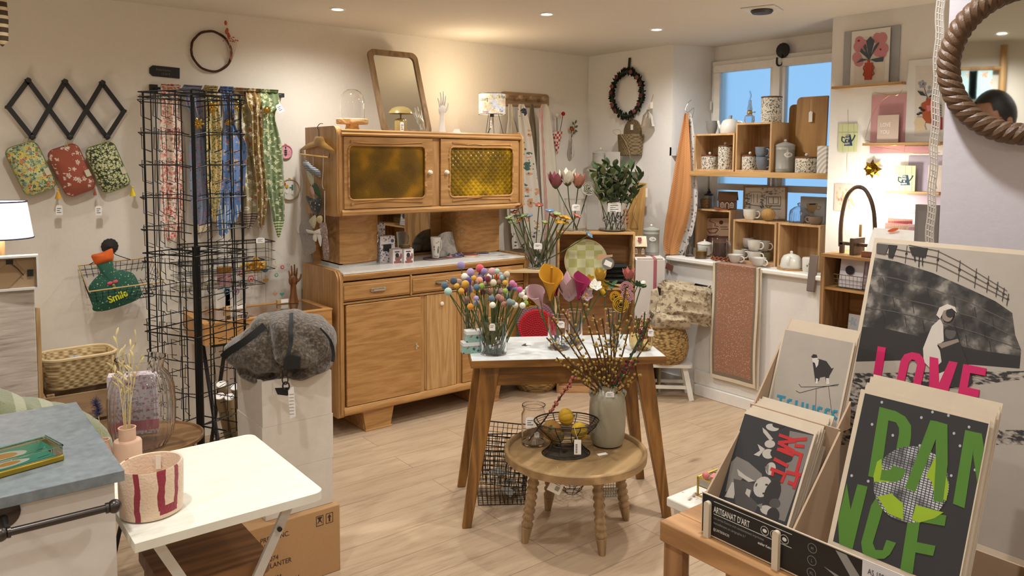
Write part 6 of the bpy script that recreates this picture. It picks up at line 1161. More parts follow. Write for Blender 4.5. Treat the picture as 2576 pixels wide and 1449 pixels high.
zC2=cC.location.z;pp_=onD(1352,5.40,0)
tag(ob('round_seagrass_pouf',B().lathe([(.001,.0),(.13,0),(.17,.05),(.18,zC2*.5),(.165,zC2-.02),(.14,zC2-.002),(.001,zC2-.001)],n=40),weave('#b3925c','#6b5230',45),loc=pp_),'round seagrass pouf on the floor under the pale crate','pouf')
# round green checked tray
t=T('round_green_tray','round tray with pale green and cream checks leaning in the upper pine crate','tray',cA.location+rt*.20+fw*.05+V3((0,0,.014)),RZ);fr=frame((0,.0,.158),(1,0,0),(0,.12,1));b=B();b.prism(ell(0,0,.150,n=48),0,.012,fr,0);b2=B().prism(ell(0,0,.142,n=48),.012,.0135,fr);ob('tray_rim',b,M('#c9b98a',.6),t)
q=N('checked_green');q.set(rough=.4);ck=q.n('ShaderNodeTexChecker');ck.inputs['Scale'].default_value=17;ck.inputs[1].default_value=lin('#a9a96a');ck.inputs[2].default_value=lin('#bfbf96');q.l(q.co((1,.0001,1),(.003,0,.004)),ck.inputs[0]);q.base(ck.outputs[0]);ob('tray_face',b2,q.mat,t)
for i in range(5):
    b=B();inflate(b,sm2([(-.075,-.05),(.075,-.05),(.08,0),(.075,.05),(-.075,.05),(-.08,0)],3),.018,(V3((0,0,0)),V3((1,0,0)),V3((0,1,0)),V3((0,0,1))),4,e=.35)
    x,y,z=((.40,.07,.034),(.41,.08,.068),(.40,.075,.102),(.25,.16,.034),(.42,.07,.134))[i];p=cA.location+rt*x+fw*y+V3((0,0,z));tag(ob('folded_dark_cloth',b,M('#1d221d',.95,bump=.4,bs=200),loc=p,rz=RZ+.05*i),['lowest dark green folded cloth of the pile in the upper crate','second dark green folded cloth from the bottom of the crate pile','third dark green folded cloth from the bottom of the crate pile','dark green folded cloth lying behind the round tray','topmost dark green folded cloth of the crate pile'][i],'cloth','dark folded cloths in the crate')
t=T('leather_tag_ornament','round grey price disc on a leather strip hanging over the edge of the green tray','tag',cA.location+rt*.345+V3((0,0,.165))-fw*.02,RZ);fr=(V3((0,0,0)),V3((1,0,0)),V3((0,0,1)),V3((0,-1,0)));ob('leather_strip',B().prism([(-.08,.02),(-.02,.03),(-.02,.065),(-.07,.06)],.0,.002,fr).prism([(-.02,.04),(.03,.045),(.03,.06),(-.02,.055)],0,.002,fr),M('#c09a78',.7),t);ob('grey_disc',B().prism(ell(0,0,.042,n=28),.003,.006,fr),M('#83837f',.4,.3),t);b=B();b.prism([(-.030,-.008),(.018,-.028),(.030,.004),(-.016,.026)],.0065,.007,fr);ob('price_sticker',b,CARD,t)
# felt ball trivets
def trivet(lb,c,R,cols,lean=.15):
    t=T('felt_ball_trivet',lb,'trivet',c,RZ,rot=(-lean,0,RZ));r=R/9.5;pts=[(0,0)]
    for k in range(1,9):n_=int(6.28*k*.98);pts+=[((R-r)*k/8*math.cos(6.283*j/n_+k),(R-r)*k/8*math.sin(6.283*j/n_+k)) for j in range(n_)]
    b=B()
    for x,z in pts:b.ball((x,0,z),r*1.1,7,m=0 if math.hypot(x,z) < R*cols[2] else 1)
    ob('felt_ball_disc',b,[M(cols[0],.95),M(cols[1],.95)],t);return t
trivet('round green felt ball trivet standing behind the red one in the pale crate',cC.location+rt*.10+fw*.10+V3((0,0,.165)),.15,('#3e7a6c','#4d8a78',.5));trivet('round mauve felt ball trivet between the green and the red one',cC.location+rt*.20+fw*.05+V3((0,0,.145)),.13,('#7d5a62','#8c6a70',.5));trivet('round dark red felt ball trivet in front in the pale crate',cC.location+rt*.205-fw*.03+V3((0,0,.115)),.125,('#96121e','#a81a28',.8))
# jars on crates
zA=cA.location.z+hA;zCt=cC.location.z+hC

cT=onD(1447,5.40,zA+.0005);tT=jar('clear glass jar with felt tulips on the upper pine crate',cT,.083,.225,prof=[(.001,0),(.077,0),(.083,.008),(.083,.185),(.072,.20),(.072,.215),(.079,.222)]);facetag(tT,-fw*.086+rt*.0+V3((0,0,.19)),.055,.045,2)
cE=onD(1541,5.40,zA+.0005);tE=jar('clear glass jar packed with green felt leaf stems on the upper pine crate',cE,.097,.235);jartags(tE,.085,14,.06);facetag(tE,-fw*.10+V3((0,0,.205)),.09,.065,4)
cF=onD(1353,5.24,zCt+.0005);tF=jar('clear glass jar with small felt daisies on the pale crate',cF,.088,.235);jartags(tF,.07,12,.05);facetag(tF,-fw*.092+V3((0,0,.18)),.055,.042,2)
for px,py,kd,cols,lb,s in ((1398,455,'tulip',('#8a4a50','#55603c'),'dark pink felt tulip, leftmost in the tulip jar',1.5),(1428,448,'tulip',('#d9d4c2','#5c6640'),'upper white felt tulip in the tulip jar',1.6),(1455,455,'tulip',('#a8705c','#55603c'),'salmon felt tulip in the tulip jar',1.4),(1480,465,'rose',('#d9d6c8','#6b7a48'),'white felt rose at the right of the tulip jar',1.6)):
    flower(cT+V3((R_.uniform(-.03,.03),R_.uniform(-.03,.03),.01)),Dp(px,py+12,5.34),kd,cols,lb,'felt tulips on the upper crate',s,lean=V3((0,0,1)) if kd=='tulip' else VU)
DZ=[(1283,548,'#8fa06c'),(1296,535,'#9a5a55'),(1302,520,'#9a5a55'),(1305,555,'#c48a2a'),(1330,545,'#6d88a0'),(1356,518,'#8a4648'),(1383,532,'#6484a8'),(1372,562,'#8fa06c'),(1400,540,'#8fa06c'),(1412,548,'#c4932a'),(1425,550,'#c4932a'),(1392,545,'#9a5a55'),(1290,560,'#8fa06c'),(1450,545,'#a8645a'),(1480,592,'#5f7f9c'),(1318,545,'#7f9460'),(1404,560,'#b8902c'),(1420,562,'#c49a34')]
nmc={'#8fa06c':'pale green','#9a5a55':'dusty pink','#c48a2a':'orange yellow','#6d88a0':'grey blue','#8a4648':'dark pink','#6484a8':'blue','#c4932a':'mustard','#a8645a':'salmon pink','#5f7f9c':'blue','#7f9460':'green','#b8902c':'ochre','#c49a34':'yellow'}
for i,(px,py,c) in enumerate(DZ):flower(cF+V3((R_.uniform(-.05,.05),R_.uniform(-.05,.05),.01)),Dp(px,py,5.14+R_.uniform(-.06,.05)),'daisy',(c,'#c9a03a' if i % 3 else '#d8d0b0'),nmc[c]+' felt daisy in the jar on the pale crate, '+('far left' if px < 1300 else 'left of the middle' if px < 1345 else 'hanging over the upper crate' if px > 1470 else 'far right' if px > 1405 else 'right of the middle' if px > 1365 else 'in the middle'),'felt daisies on the pale crate',1.15,name='felt_daisy')
EU=M('#6a7450',.9);EU2=M('#36472a',.9)
for i,(px,py) in enumerate(((1490,440),(1502,425),(1515,420),(1528,415),(1545,418),(1560,425),(1575,430),(1590,425),(1605,445),(1612,440),(1540,435),(1522,445),(1580,450),(1555,445))):
    base=cE+V3((R_.uniform(-.05,.05),R_.uniform(-.05,.05),.01));tip=Dp(px,py,5.34+R_.uniform(-.12,.08));d=tip-base;t=T('felt_leaf_branch',('dark green' if i % 2 else 'grey green')+' felt leaf branch in the packed jar, '+('left side' if px < 1520 else 'right side' if px > 1570 else 'middle'),'leaf branch',base,group='felt leaf branches on the upper crate');b=B();C_=smooth([(0,0,0),d*.45+V3((d.x*.2,d.y*.2,.05)),d],6);b.tube(C_,.003,5);ob('stem',b,FELTST,t);b=B()
    for k in range(9):
        f0=C_[int((.45+.55*k/8)*(len(C_)-1))];E=Euler((R_.uniform(-.5,.5),-R_.uniform(.2,1.1),k*2.4+i)).to_matrix();f=petal(.078 if i % 2 else .062,.040 if i % 2 else .038,.15);b.sheet(lambda u,v,E=E,f=f,f0=f0:f0+E@V3(f(u,v)),4,4,.0025)
    ob('leaves',b,EU2 if i % 2 else EU,t,ang=60)
# dark crate with towel, house, canister, boards
dc,wd,hd_=vcrate('weathered grey wooden crate draped with a red striped towel, beside the pine crates',1603,1668,651,985,5.26,.26,wood('#8d8164','#6a6048','z',12,.7,.4),zfloor=0);zD=dc.location.z+hd_
tw=B();tw.sheet(lambda u,v:(.0+.20*u*1.0-.012,(-.008 if v > .18 else .20-.208*v/.18)+.006*math.sin(u*9)*v,(hd_+.004 if v < .18 else hd_+.004-.47*(v-.18)/.82)),16,20,.004)
q=N('red_band_linen');q.set(rough=.95);sp=q.n('ShaderNodeSeparateXYZ');q.l(q.co(),sp.inputs[0]);q.base(q.mix(q.math('LESS_THAN',q.math('ABSOLUTE',q.math('SUBTRACT',sp.outputs[0],.122)),.012),'#cfc8c2','#a8606a'));nz=q.n('ShaderNodeTexNoise');nz.inputs['Scale'].default_value=300;q.l(q.co(),nz.inputs['Vector']);q.bump(nz.outputs[0],.4,.003)
tag(ob('tea_towel',tw,q.mat,loc=dc.location,rz=RZ,ang=60),'white linen tea towel with one dusty red stripe draped over the grey crate','towel')
ENAM=M('#9a9a92',.3)
def canister(lb,c,r,h,mat,word=None,lid=None,cat='canister',nm='lidded_canister',knob=True,ring=True,faces=True):
    t=T(nm,lb,cat,c);pr=[(.001,0),(r*.97,0),(r,.004),(r,h*.12),(r*1.02,h*.125),(r*1.02,h*.14),(r,h*.15),(r,h*.84),(r*1.02,h*.85),(r*1.02,h*.87),(r,h*.88),(r,h)] if ring else [(.001,0),(r*.98,0),(r,.003),(r,h)]
    ob('body',B().lathe(pr,n=36),mat,t);lm=lid or mat
    ob('lid',B().lathe([(r*1.03,h-.004),(r*1.03,h+.004),(r*.9,h+r*.18),(r*.2,h+r*.42),(.001,h+r*.43)] if ring else [(r*1.01,h+.0005),(r*1.01,h+.010),(.001,h+.0105)],n=36),lm,t)
    zt=h+(r*.42 if ring else .010)
    if knob:ob('knob',B().ball((0,0,zt+r*.14),r*.17,12),M('#e2ddd2',.3),t)
    if word:b=B();fr=(-fw*(r*1.0),rt,V3((0,0,1)),-fw);b.prism(ell(0,h*.66,r*.42,r*.26),-.004,.003,fr,0);text(b,word,(fr[0]+V3((0,0,h*.66-r*.10)),rt,V3((0,0,1)),-fw),r*.34,1,.8,h=.0034,al='CENTER');ob('enamel_plate',b,[M('#e6e3da',.3),INK],t)
    return t
canister('grey enamel Café canister standing on the towel draped crate',onD(1640,5.42,zD+.005),.056,.175,ENAM,'Café')
def house(lb,c,w,d,h,wall,roof,heart=False,rz=RZ,win=True,base=None,s=1):
    t=T('gingerbread_house',lb,'house ornament',c,rz);ob('walls',B().prism([(-d/2,0),(d/2,0),(d/2,h*.55),(0,h*.9),(-d/2,h*.55)],-w/2,w/2,(V3((0,0,0)),V3((0,1,0)),V3((0,0,1)),V3((1,0,0)))),wall,t)
    for s_ in (-1,1):
        b=B();b.prism([(0,h*.93),(s_*(d/2+.012),h*.50),(s_*(d/2+.012),h*.47),(0,h*.88)],-w/2-.008,w/2+.008,(V3((0,0,0)),V3((0,1,0)),V3((0,0,1)),V3((1,0,0))));ob('roof_panel',b,roof,t)
    fr=(V3((0,-d/2,0)),V3((1,0,0)),V3((0,0,1)),V3((0,-1,0))); 
    for x in ([-w*.28,w*.28] if win else []):
        b=B();ringprism(b,[(x-w*.1,h*.12),(x+w*.1,h*.12),(x+w*.1,h*.32),(x,h*.40),(x-w*.1,h*.32)],[(x-w*.075,h*.14),(x+w*.075,h*.14),(x+w*.075,h*.31),(x,h*.37),(x-w*.075,h*.31)],0,.002,fr);b.prism([(x-.001,h*.14),(x+.001,h*.14),(x+.001,h*.36),(x-.001,h*.36)],0,.002,fr);b.prism([(x-w*.07,h*.24),(x+w*.07,h*.24),(x+w*.07,h*.25),(x-w*.07,h*.25)],0,.002,fr);ob('icing_window',b,M('#e6e2d8',.6),t)
    if heart:b=B();E=(V3((0,-d/4,h*.70)),V3((1,0,0)),V3((0,d/2,h*.42)).normalized());b.prism([(-.012,.016),(.012,.016),(.014,-.006),(.004,-.018),(-.008,-.016)],.004,.008,(E[0]+V3((0,-.012,.010)),E[1],E[2],E[1].cross(E[2])));ob('red_patch',b,M('#8c1f28',.6),t)
    else:b=B();ringprism(b,[(x*w*.12,z) for x,z in ((-1,.0),(1,.0),(1,h*.3),(0,h*.4),(-1,h*.3))],[(x*w*.09,z) for x,z in ((-1,.0),(1,.0),(1,h*.29),(0,h*.37),(-1,h*.29))],0,.002,fr);ob('icing_door',b,M('#e6e2d8',.6),t)
    return t
house('small brown gingerbread house with a cream roof and red patch, beside the Café canister',onD(1609,5.34,zD+.005),.085,.07,.15,M('#76593a',.8),M('#dcd0b0',.6),True)
for i,(px,w,h) in enumerate(((1606,.10,.50),(1588,.05,.42))):
    p=Xp(px+6,600,4.30);t=T('pine_board',['wide tall pine board with a dried garland leaning in the corner','narrow pine board with round wooden beads, left of the wide one'][i],'board',V3((4.25,p.y,zD+.003)));ob('board',B().prism([(-w/2,0),(w/2,0),(w/2,h),(-w/2,h)],0,.018,frame((0,0,0),(0,-1,0),(.10/h*.5*1.0,0,1))),wood('#cda465','#b48848','z',9,.6,.4),t,bev=.002)
    if not i:b=B();b.tube(smooth([(-.03+.02*math.sin(k*1.3)+.01*k/6,-.01+.012*math.cos(k*1.7),h-.06*k) for k in range(8)],4),.002,5);ob('dried_garland',b,M('#8a6a38',.9),t)
    else:b=B();[b.ball((-.02,.01,.20+.03*k),.014,8) for k in range(4)];ob('bead_string',b,M('#a8673c',.7),t)
p=Xp(1624,480,4.30);t=T('hanging_price_card','white price card hanging in front of the wide pine board','card',(4.29,p.y,p.z+.02));ob('cord',B().tube([(0.04,0,.09),(0,0,.02),(0,0,0)],.001,4),TWINE,t);ob('card',B().box(-.001,0,-.03,.03,-.065,0),CARD,t)
# shelf bracket and canister behind the leaf jar, small picture
t=T('wall_shelf_board','narrow white shelf on the right wall, hidden behind the leaf jar','shelf',(XA,4.22,1.545));ob('shelf_plank',B().box(-.14,0,-.24,.20,-.018,0),M('#d9d4ca',.5),t)
canister('pale grey lidded canister on the hidden shelf above the leaf jar',(4.28,4.33,1.546),.062,.12,M('#b9b6ac',.35));tag(ob('white_card_holder',B().box(-.002,.004,-.075,.075,0,.13),M('#dcdad4',.4),loc=(4.25,4.17,1.546),bev=.001),'white card holder with a dark top edge beside the grey canister','card holder')
# dark wreath on wall A
o=Xp(1578,236,4.33);t=T('felt_wreath','dark green felt leaf wreath with red flowers on the right wall','wreath',(XA,o.y,o.z));b=B();Rw=.155
b.tube([(-.03,Rw*math.cos(a),Rw*math.sin(a)*1.08) for a in [k*.157 for k in range(40)]],.010,8,closed=True)
for k in range(330):
    a=R_.uniform(0,6.283);d=V3((-.3*abs(R_.gauss(0,1)),R_.gauss(0,1)*.5+math.cos(a)*R_.choice((-1,1)),R_.gauss(0,1)*.5+math.sin(a)*R_.choice((-1,1)))).normalized();c=V3((-.03,Rw*math.cos(a),Rw*1.08*math.sin(a)));s_=d.cross(V3((1,.3,0))).normalized()*.007;b.add([c-s_*.4,c+d*.02-s_,c+d*.040,c+d*.02+s_],[(0,1,2,3),(3,2,1,0)],0)
ob('leaf_ring',b,M('#222c1a',.9),t,ang=80);b=B()
for k,a in enumerate((-2.6,-2.2,-3.0,2.4,2.75,1.9,.9,.4,.1,-.5,-.8)):c=V3((-.052,Rw*math.cos(a),Rw*1.08*math.sin(a)));ob('felt_flower',B().ball(c,.018,8,(.5,1,1)),M('#7d4444' if k % 2 else '#5c2528',.9),t)
ob('hanging_strap',B().tube(smooth([(-.02,0,.16),(-.015,0,.22),(-.01,0,.27)],3),.009,8),M('#2b2a1c',.9),t)
# wicker wall basket
WK=weave('#8a7552','#4f4029',75);o=Xp(1584,350,4.32);t=T('wicker_wall_basket','brown wicker wall basket with an arched back on the right wall','basket',(XA,o.y,o.z));b=B()
b.prism([(-.085,-.12),(.085,-.12),(.085,.06)]+ell(0,.06,.085,.09,n=12,a0=0,a1=180)+[(-.085,.06)],.004,.016,(V3((0,0,0)),V3((0,-1,0)),V3((0,0,1)),V3((-1,0,0))));ob('arched_back',b,WK,t)
def hb(u,v):a=math.pi*u;s_=.93+.12*v;return (-.012-.095*math.sin(a)*s_,.105*math.cos(a)*s_,-.12+.15*v)
b=B();b.sheet(hb,20,6,.006);b.add([hb(i/20,0) for i in range(21)],[tuple(range(21)),tuple(range(20,-1,-1))]);b.tube([hb(i/20,1) for i in range(21)],.006,6);b.tube([hb(i/20,0) for i in range(21)],.005,6);ob('half_basket',b,WK,t); 
b=B();b.tube(smooth([(-.09,.05,.05),(-.115,.02,.03),(-.12,-.03,-.02),(-.10,-.05,-.09),(-.09,-.06,-.16)],5),.0018,5);b.tube(smooth([(-.10,.06,.02),(-.13,.09,.06),(-.11,.04,.07),(-.13,0,.03)],4),.0018,5);ob('raffia_tie',b,M('#b09a68',.8),t);ob('paper_tag',B().box(-.020,-.017,-.012,.012,.07,.11),CARD,t)
# glass bell
o=Xp(1630,280,4.30);t=T('hanging_glass_bell','small clear glass bell ornament hanging on the right wall','ornament',(4.30,o.y,o.z));pr=[(.008,.0),(.012,-.004),(.035,-.03),(.042,-.07),(.052,-.11)];b=B();b.lathe(pr,n=28);b.lathe([(r-.0015,z) for r,z in pr][::-1],n=28);ob('bell_glass',b,GLASS,t);ob('metal_cap',B().ball((0,0,.004),.010,10).tube([(0,0,0),(0,0,-.045)],.003,6),M('#8d8878',.2,1.),t);ob('ribbon',B().tube([(0,0,.008),(.03,.0,.07),(.055,0,.125)],.002,5),TWINE,t);ob('paper_tag',B().box(.0,.002,-.045,-.02,.02,.065),CARD,t)
# seagrass basket on the floor, white stool, basket with cushions
SG=weave('#b3925c','#6b5230',45)
t=T('white_stool','low white wooden stool under the rope basket beside the window wall','stool',(4.05,3.44,0),rad(-42));WS=M('#dedbd2',.5);zs_=.245;b=B();b.prism(rrect(-.19,.17,-.10,.10,.03),zs_-.022,zs_);ob('seat',b,WS,t,bev=.004)
for sx,sy in ((-1,-1),(1,-1),(-1,1),(1,1)):b=B();bar(b,(sx*.12,sy*.06,zs_-.02),(sx*.165,sy*.095,.0),.034,.022);ob('leg',b,WS,t,bev=.002)
b=B();bar(b,(-.145,-.075,.085),(.145,-.075,.085),.022,.014);bar(b,(-.145,.075,.085),(.145,.075,.085),.022,.014);ob('stretcher',b,WS,t)
cS=V3((4.04,3.45,zs_+.001));q=N('chunky_rope');q.set(rough=.85);wv=q.n('ShaderNodeTexVoronoi');wv.inputs['Scale'].default_value=1;q.l(q.co((42,42,95),rot=(.25,.2,0)),wv.inputs['Vector']);q.base(q.ramp(wv.outputs['Distance'],[(.1,'#c9a970'),(.5,'#a0804c'),(.8,'#5c4526')]));q.bump(wv.outputs['Distance'],-1.,.012)
tag(ob('rope_basket',B().lathe([(.001,0),(.12,0),(.155,.04),(.168,.10),(.162,.17),(.135,.24),(.118,.265),(.110,.262),(.15,.16),(.155,.10),(.10,.01),(.001,.008)],n=44),q.mat,loc=cS),'round braided rope basket of cushions on the low white stool','basket')
CUS=floral('#b5a68a',['#7d6a50','#8a7860','#6c5a44'],24,.36,leaf=['#9a8a6a'])
def cushion(lb,c,w,h,d,rz,tilt,ruff=True):
    t=T('ruffled_cushion',lb,'cushion',c,rot=(tilt,0,rz));fr=(V3((0,0,0)),V3((1,0,0)),V3((0,0,1)),V3((0,-1,0)));P=dens(rrect(-w/2,w/2,-h/2,h/2,min(w,h)*.2,4),3);b=B();inflate(b,P,d,fr,7,e=.45)
    b.v=[(x+.0,y*(1-.28*abs(math.sin(z*44))),z) for x,y,z in b.v];ob('cushion_body',b,CUS,t,ang=60)
    if ruff:b=B();P2=[(x*(1+.10+.03*math.sin(i*2.4)),z*(1+.12+.03*math.sin(i*2.4))) for i,(x,z) in enumerate(P)];k=len(P);b.add([(x,.006*math.sin(i*2.1),z) for i,(x,z) in enumerate(P)]+[(x,.012*math.cos(i*2.1),z) for i,(x,z) in enumerate(P2)],[(i,(i+1) % k,k+(i+1) % k,k+i) for i in range(k)]+[(k+i,k+(i+1) % k,(i+1) % k,i) for i in range(k)]);ob('ruffle',b,CUS,t,ang=80)
    return t
p=Dp(1728,762,5.20);cushion('upper tufted beige floral cushion with a ruffled edge in the rope basket',p,.37,.25,.085,RZ+.1,-.35);bpy.data.objects['ruffled_cushion'].rotation_euler=(-.3,rad(8),RZ+.1)
p=Dp(1690,806,5.18);cushion('lower tufted beige floral cushion sagging over the rope basket rim',p,.26,.12,.10,RZ,-.2,False)
p=Dp(1670,760,5.28);cushion('tufted beige floral cushion at the back left of the rope basket',p,.22,.22,.08,RZ-.2,-.2)
# ================================================================ window ledge and shelf
SHX=4.31
yl=Xp(1745,436,SHX).y;t=T('window_shelf','thick oak shelf board across the window carrying wooden boxes and canisters','shelf',(SHX,0,0));ob('shelf_board',B().box(0,.34,YP+.002,3.50,1.508,1.542),wood('#c9a36c','#a67c45','y',9,.6,.4),t,bev=.002)
def xcrate(lb,a,c,yt,z0,X,d,th=.012):
    y1=Xp(a,yt,X).y;y0=Xp(c,yt,X).y;h=Xp((a+c)/2,yt,X).z-z0;t=T('wooden_box',lb,'box',(X,y1,z0));fr=(V3((0,0,0)),V3((0,-1,0)),V3((0,0,1)),V3((-1,0,0)));w=y1-y0
    b=B();ringprism(b,[(0,0),(w,0),(w,h),(0,h)],[(th,th),(w-th,th),(w-th,h-th),(th,h-th)],-d,0,fr);b.box(d-.006,d-.001,-w+th,-th,th,h-th);ob('box_shell',b,wood('#cfab7e','#b08a5c','z',12,.6,.3),t,bev=.001);return z0+h
ZSH=1.5425;z1=xcrate('square wooden box on the window shelf, left one under the teapot',1747,1848,336,ZSH,4.36,.20);z2=xcrate('taller wooden box on the window shelf under the tall patterned canister',1852,1942,308,ZSH,4.36,.24)
def sz(px,w,X):D=(Xp(px,430,X)-V3((0,0,EYE))).dot(Fv);return w/FP*D
def atx(px,X,z):return V3((X,Xp(px,430,X).y,z))
CAN=floral('#d9d3c2',['#3d3b38','#d9d3c2','#5b5852'],70,.36,leaf=['#6d6a63'])
for px,w,h,X,z,l in ((1785,41,37,4.47,ZSH+.012,'low black and cream patterned canister in the left box on the window shelf'),(1823,34,62,4.44,ZSH+.012,'tall narrow patterned canister in the left box on the window shelf'),(1886,40,39,4.44,ZSH+.012,'low patterned canister in the right box beside the blue cups'),(2028,54,42,4.42,ZSH,'wide low patterned canister at the right of the grey Café canister'),(1936,50,66,4.46,z2+.0005,'large patterned canister on top of the right wooden box')):
    t=T('patterned_canister',l,'canister',atx(px,X,z),group='patterned canisters at the window');r=sz(px,w,X)/2;hh=sz(px,h,X)-.014;ob('body',B().lathe([(.001,0),(r*.98,0),(r,.003),(r,hh)],n=32),CAN,t);ob('wooden_lid',B().lathe([(r*1.02,hh),(r*1.02,hh+.010),(.001,hh+.011)],n=32),M('#6b4630',.5),t)
    if w != 50:ob('knob',B().ball((0,0,hh+.021),.011,12),M('#dcd3c2',.3),t)
canister('grey enamel Café canister on the window shelf, right of the boxes',atx(1973,4.44,ZSH+.0005),sz(1973,48,4.44)/2,sz(1973,66,4.44),ENAM,'Café')
def cup(lb,c,r,h,mat,rz=0,prof=None,fl=None,cat='cup',nm='cup',hs=1.,grp=None):
    t=T(nm,lb,cat,c,rz,group=grp);pr=prof or [(.001,0),(r*.6,0),(r*.75,h*.1),(r*.95,h*.5),(r,h)];w=.003
    b=B();b.lathe(pr+[(r-w,h)]+[(max(.001,q-w),z+(.004 if z < .01 else 0)) for q,z in pr][::-1][1:],n=28 if not fl else 60,fl=fl);ob('cup_body',b,mat,t)
    ob('handle',B().tube(smooth([(r*.9,0,h*.8),(r*1.35*hs,0,h*.82),(r*1.6*hs,0,h*.55),(r*1.3*hs,0,h*.25),(r*.8,0,h*.22)],4),.0045,8),mat,t);return t
BLU=M('#707a86',.35)
cup('lower of two stacked blue grey cups in the right box on the window shelf',atx(1919,4.415,ZSH+.013),.046,.085,BLU,-1.9);cup('upper of two stacked blue grey cups, set inside the lower one',atx(1916,4.415,ZSH+.088),.045,.075,BLU,-1.9)
POR=M('#d8d6cc',.25)
t=T('grey_jug','small grey stoneware jug standing left of the teapot on the left box','jug',atx(1788,4.43,z1+.0005));b=B();b.lathe([(.001,0),(.025,0),(.038,.04),(.040,.09),(.038,.088),(.034,.04),(.02,.006),(.001,.006)],n=28);b.sheet(lambda u,v:(-.0+.01*(u-.5),.036+.02*v,.088-.02*(1-v)*abs(u-.5)*2),4,3,.002);ob('jug_body',b,M('#7d7d78',.5),t)
t=T('white_teapot','rounded white porcelain teapot on the left wooden box at the window','teapot',atx(1834,4.44,z1+.0005));b=B();b.lathe([(.001,0),(.062,0),(.068,.01),(.066,.05),(.052,.085),(.03,.098),(.001,.10)],n=32);b.tube(smooth([(0,.06,.03),(0,.085,.05),(0,.10,.09)],4),[.015]*4+[.011]*4+[.008],10);ob('teapot_body',b,POR,t);ob('lid_knob',B().cyl((0,0,.098),(0,0,.122),.010,.012),M('#9b9a94',.4),t);ob('handle',B().tube(smooth([(0,-.06,.08),(0,-.095,.075),(0,-.10,.045),(0,-.062,.025)],4),.006,8),POR,t)
t=T('glass_oil_lamp','small clear glass oil lamp with a brass burner on the taller box','oil lamp',atx(1882,4.42,z2+.0005));b=B();b.lathe([(.001,0),(.026,0),(.034,.015),(.032,.045),(.014,.058)],n=26);ob('reservoir',b,glass('#dfeaf5'),t);ob('burner',B().lathe([(.014,.056),(.018,.062),(.016,.078),(.008,.085)],n=20).cyl((0,0,.07),(0,-.035,.07),.003).ball((0,-.038,.07),.006,8),BRASS,t);b=B();b.lathe([(.014,.078),(.018,.09),(.012,.12),(.010,.15)],n=20);b.tube([(0,0,.08),(0,.006,.14),(0,-.006,.18),(0,.004,.21)],.005,8);ob('glass_chimney',b,glass('#dfeaf5'),t)
BD=wood('#b08548','#8f6530','z',7,.5,.4)
for i,(a,c,yt,X) in enumerate(((1987,2060,262,4.56),(2006,2083,243,4.53))):
    y1,y0=Xp(a,yt,X).y,Xp(c,yt,X).y;h=Xp((a+c)/2,yt,X).z-ZSH;w=y1-y0;t=T('cutting_board',['rear oak cutting board leaning on the window, its left edge showing','front oak cutting board with a white tag leaning on the window'][i],'cutting board',(X,y1,ZSH+.0005));ob('board',B().prism([(0,0),(w,0),(w,h)]+ell(.03,h-.03+.0,.03,n=6,a0=90,a1=180),0,.016,frame((0,0,0),(0,-1,0),(.03,0,1))),BD,t,bev=.002)
    if i:b=B();b.prism([(.095,h-.16),(.12,h-.16),(.12,h-.10),(.1075,h-.09),(.095,h-.10)],.018,.019,(V3((-.0,0,0)),V3((0,-1,0)),V3((0,0,1)),V3((-1,0,0))));b.tube([(-.018,-.1075,h-.09),(-.018,-.107,h-.02)],.001,4);ob('paper_tag',b,CARD,t)
q=N('curved_stripes');q.set(rough=.6);wv=q.n('ShaderNodeTexWave',wave_type='RINGS');wv.inputs['Scale'].default_value=14;q.l(q.co((1,1,1),(0,.12,.05)),wv.inputs['Vector']);q.base(q.ramp(wv.outputs[0],[(.45,'#efece4'),(.55,'#c9c5ba')]));p=Xp(2067,350,4.40);tag(ob('embossed_block',B().box(0,.04,-.03,.03,0,.165),q.mat,loc=(4.38,Xp(2067,390,4.38).y,ZSH+.0005)),'white block with curved stripes at the right end of the window shelf','ornament')
# lower ledge
ZL=.9365;zc=xcrate('wooden box on the window ledge holding the coffee sign',1750,1838,527,ZL,4.44,.20);zd=xcrate('wooden box on the window ledge holding stacked white cups',1845,1953,556,ZL,4.38,.22);ze=xcrate('wooden box on the window ledge holding the porcelain butter bell',1958,2064,564,ZL,4.38,.22)
def sgn(nm,lb,cat,X,L,PX,z,th=.008,lean=.0,fcol='#8a6a4c',bg='#cfc3b2',extra=None):
    y1,y0=Xp(PX[0],PX[2],X).y,Xp(PX[1],PX[2],X).y;zt,zb=Xp(PX[0],PX[2],X).z,z if z is not None else Xp(PX[0],PX[3],X).z;t=T(nm,lb,cat,(X,y1,zb));b=B();w=y1-y0;h=zt-zb;ob('board',B().box(0,th,-w,0,0,h),M(fcol,.6),t,bev=.001)
    fr=(V3((0,0,0)),V3((0,-1,0)),V3((0,0,1)),V3((-1,0,0)));ms=[]
    for i,(P,c) in enumerate(L):
        b.prism([(y1-q.y,q.z-zb) for q in (Xp(a,e,X) for a,e in P)],.0,.0004+.00025*i,fr,len(ms));ms.append(M(c,.8))
    if L:ob('print',b,ms,t)
    return t,fr,w,h,y1,zb
bx=lambda a,c,e,f:[(a,e),(c,e),(c,f),(a,f)]
def strk(pts,w):
    out=[]
    for (a,b_),(c,d) in zip(pts,pts[1:]):L=math.hypot(c-a,d-b_) or 1;nx,ny=-(d-b_)/L*w/2,(c-a)/L*w/2;out.append([(a+nx,b_+ny),(c+nx,d+ny),(c-nx,d-ny),(a-nx,b_-ny)])
    return out
Z3=lambda x,y:(1660+x/4.996,430+y/4.996)
cupl=[[Z3(*p) for p in P] for P in ([(590,730),(720,715),(740,740),(700,785),(620,785)],)]
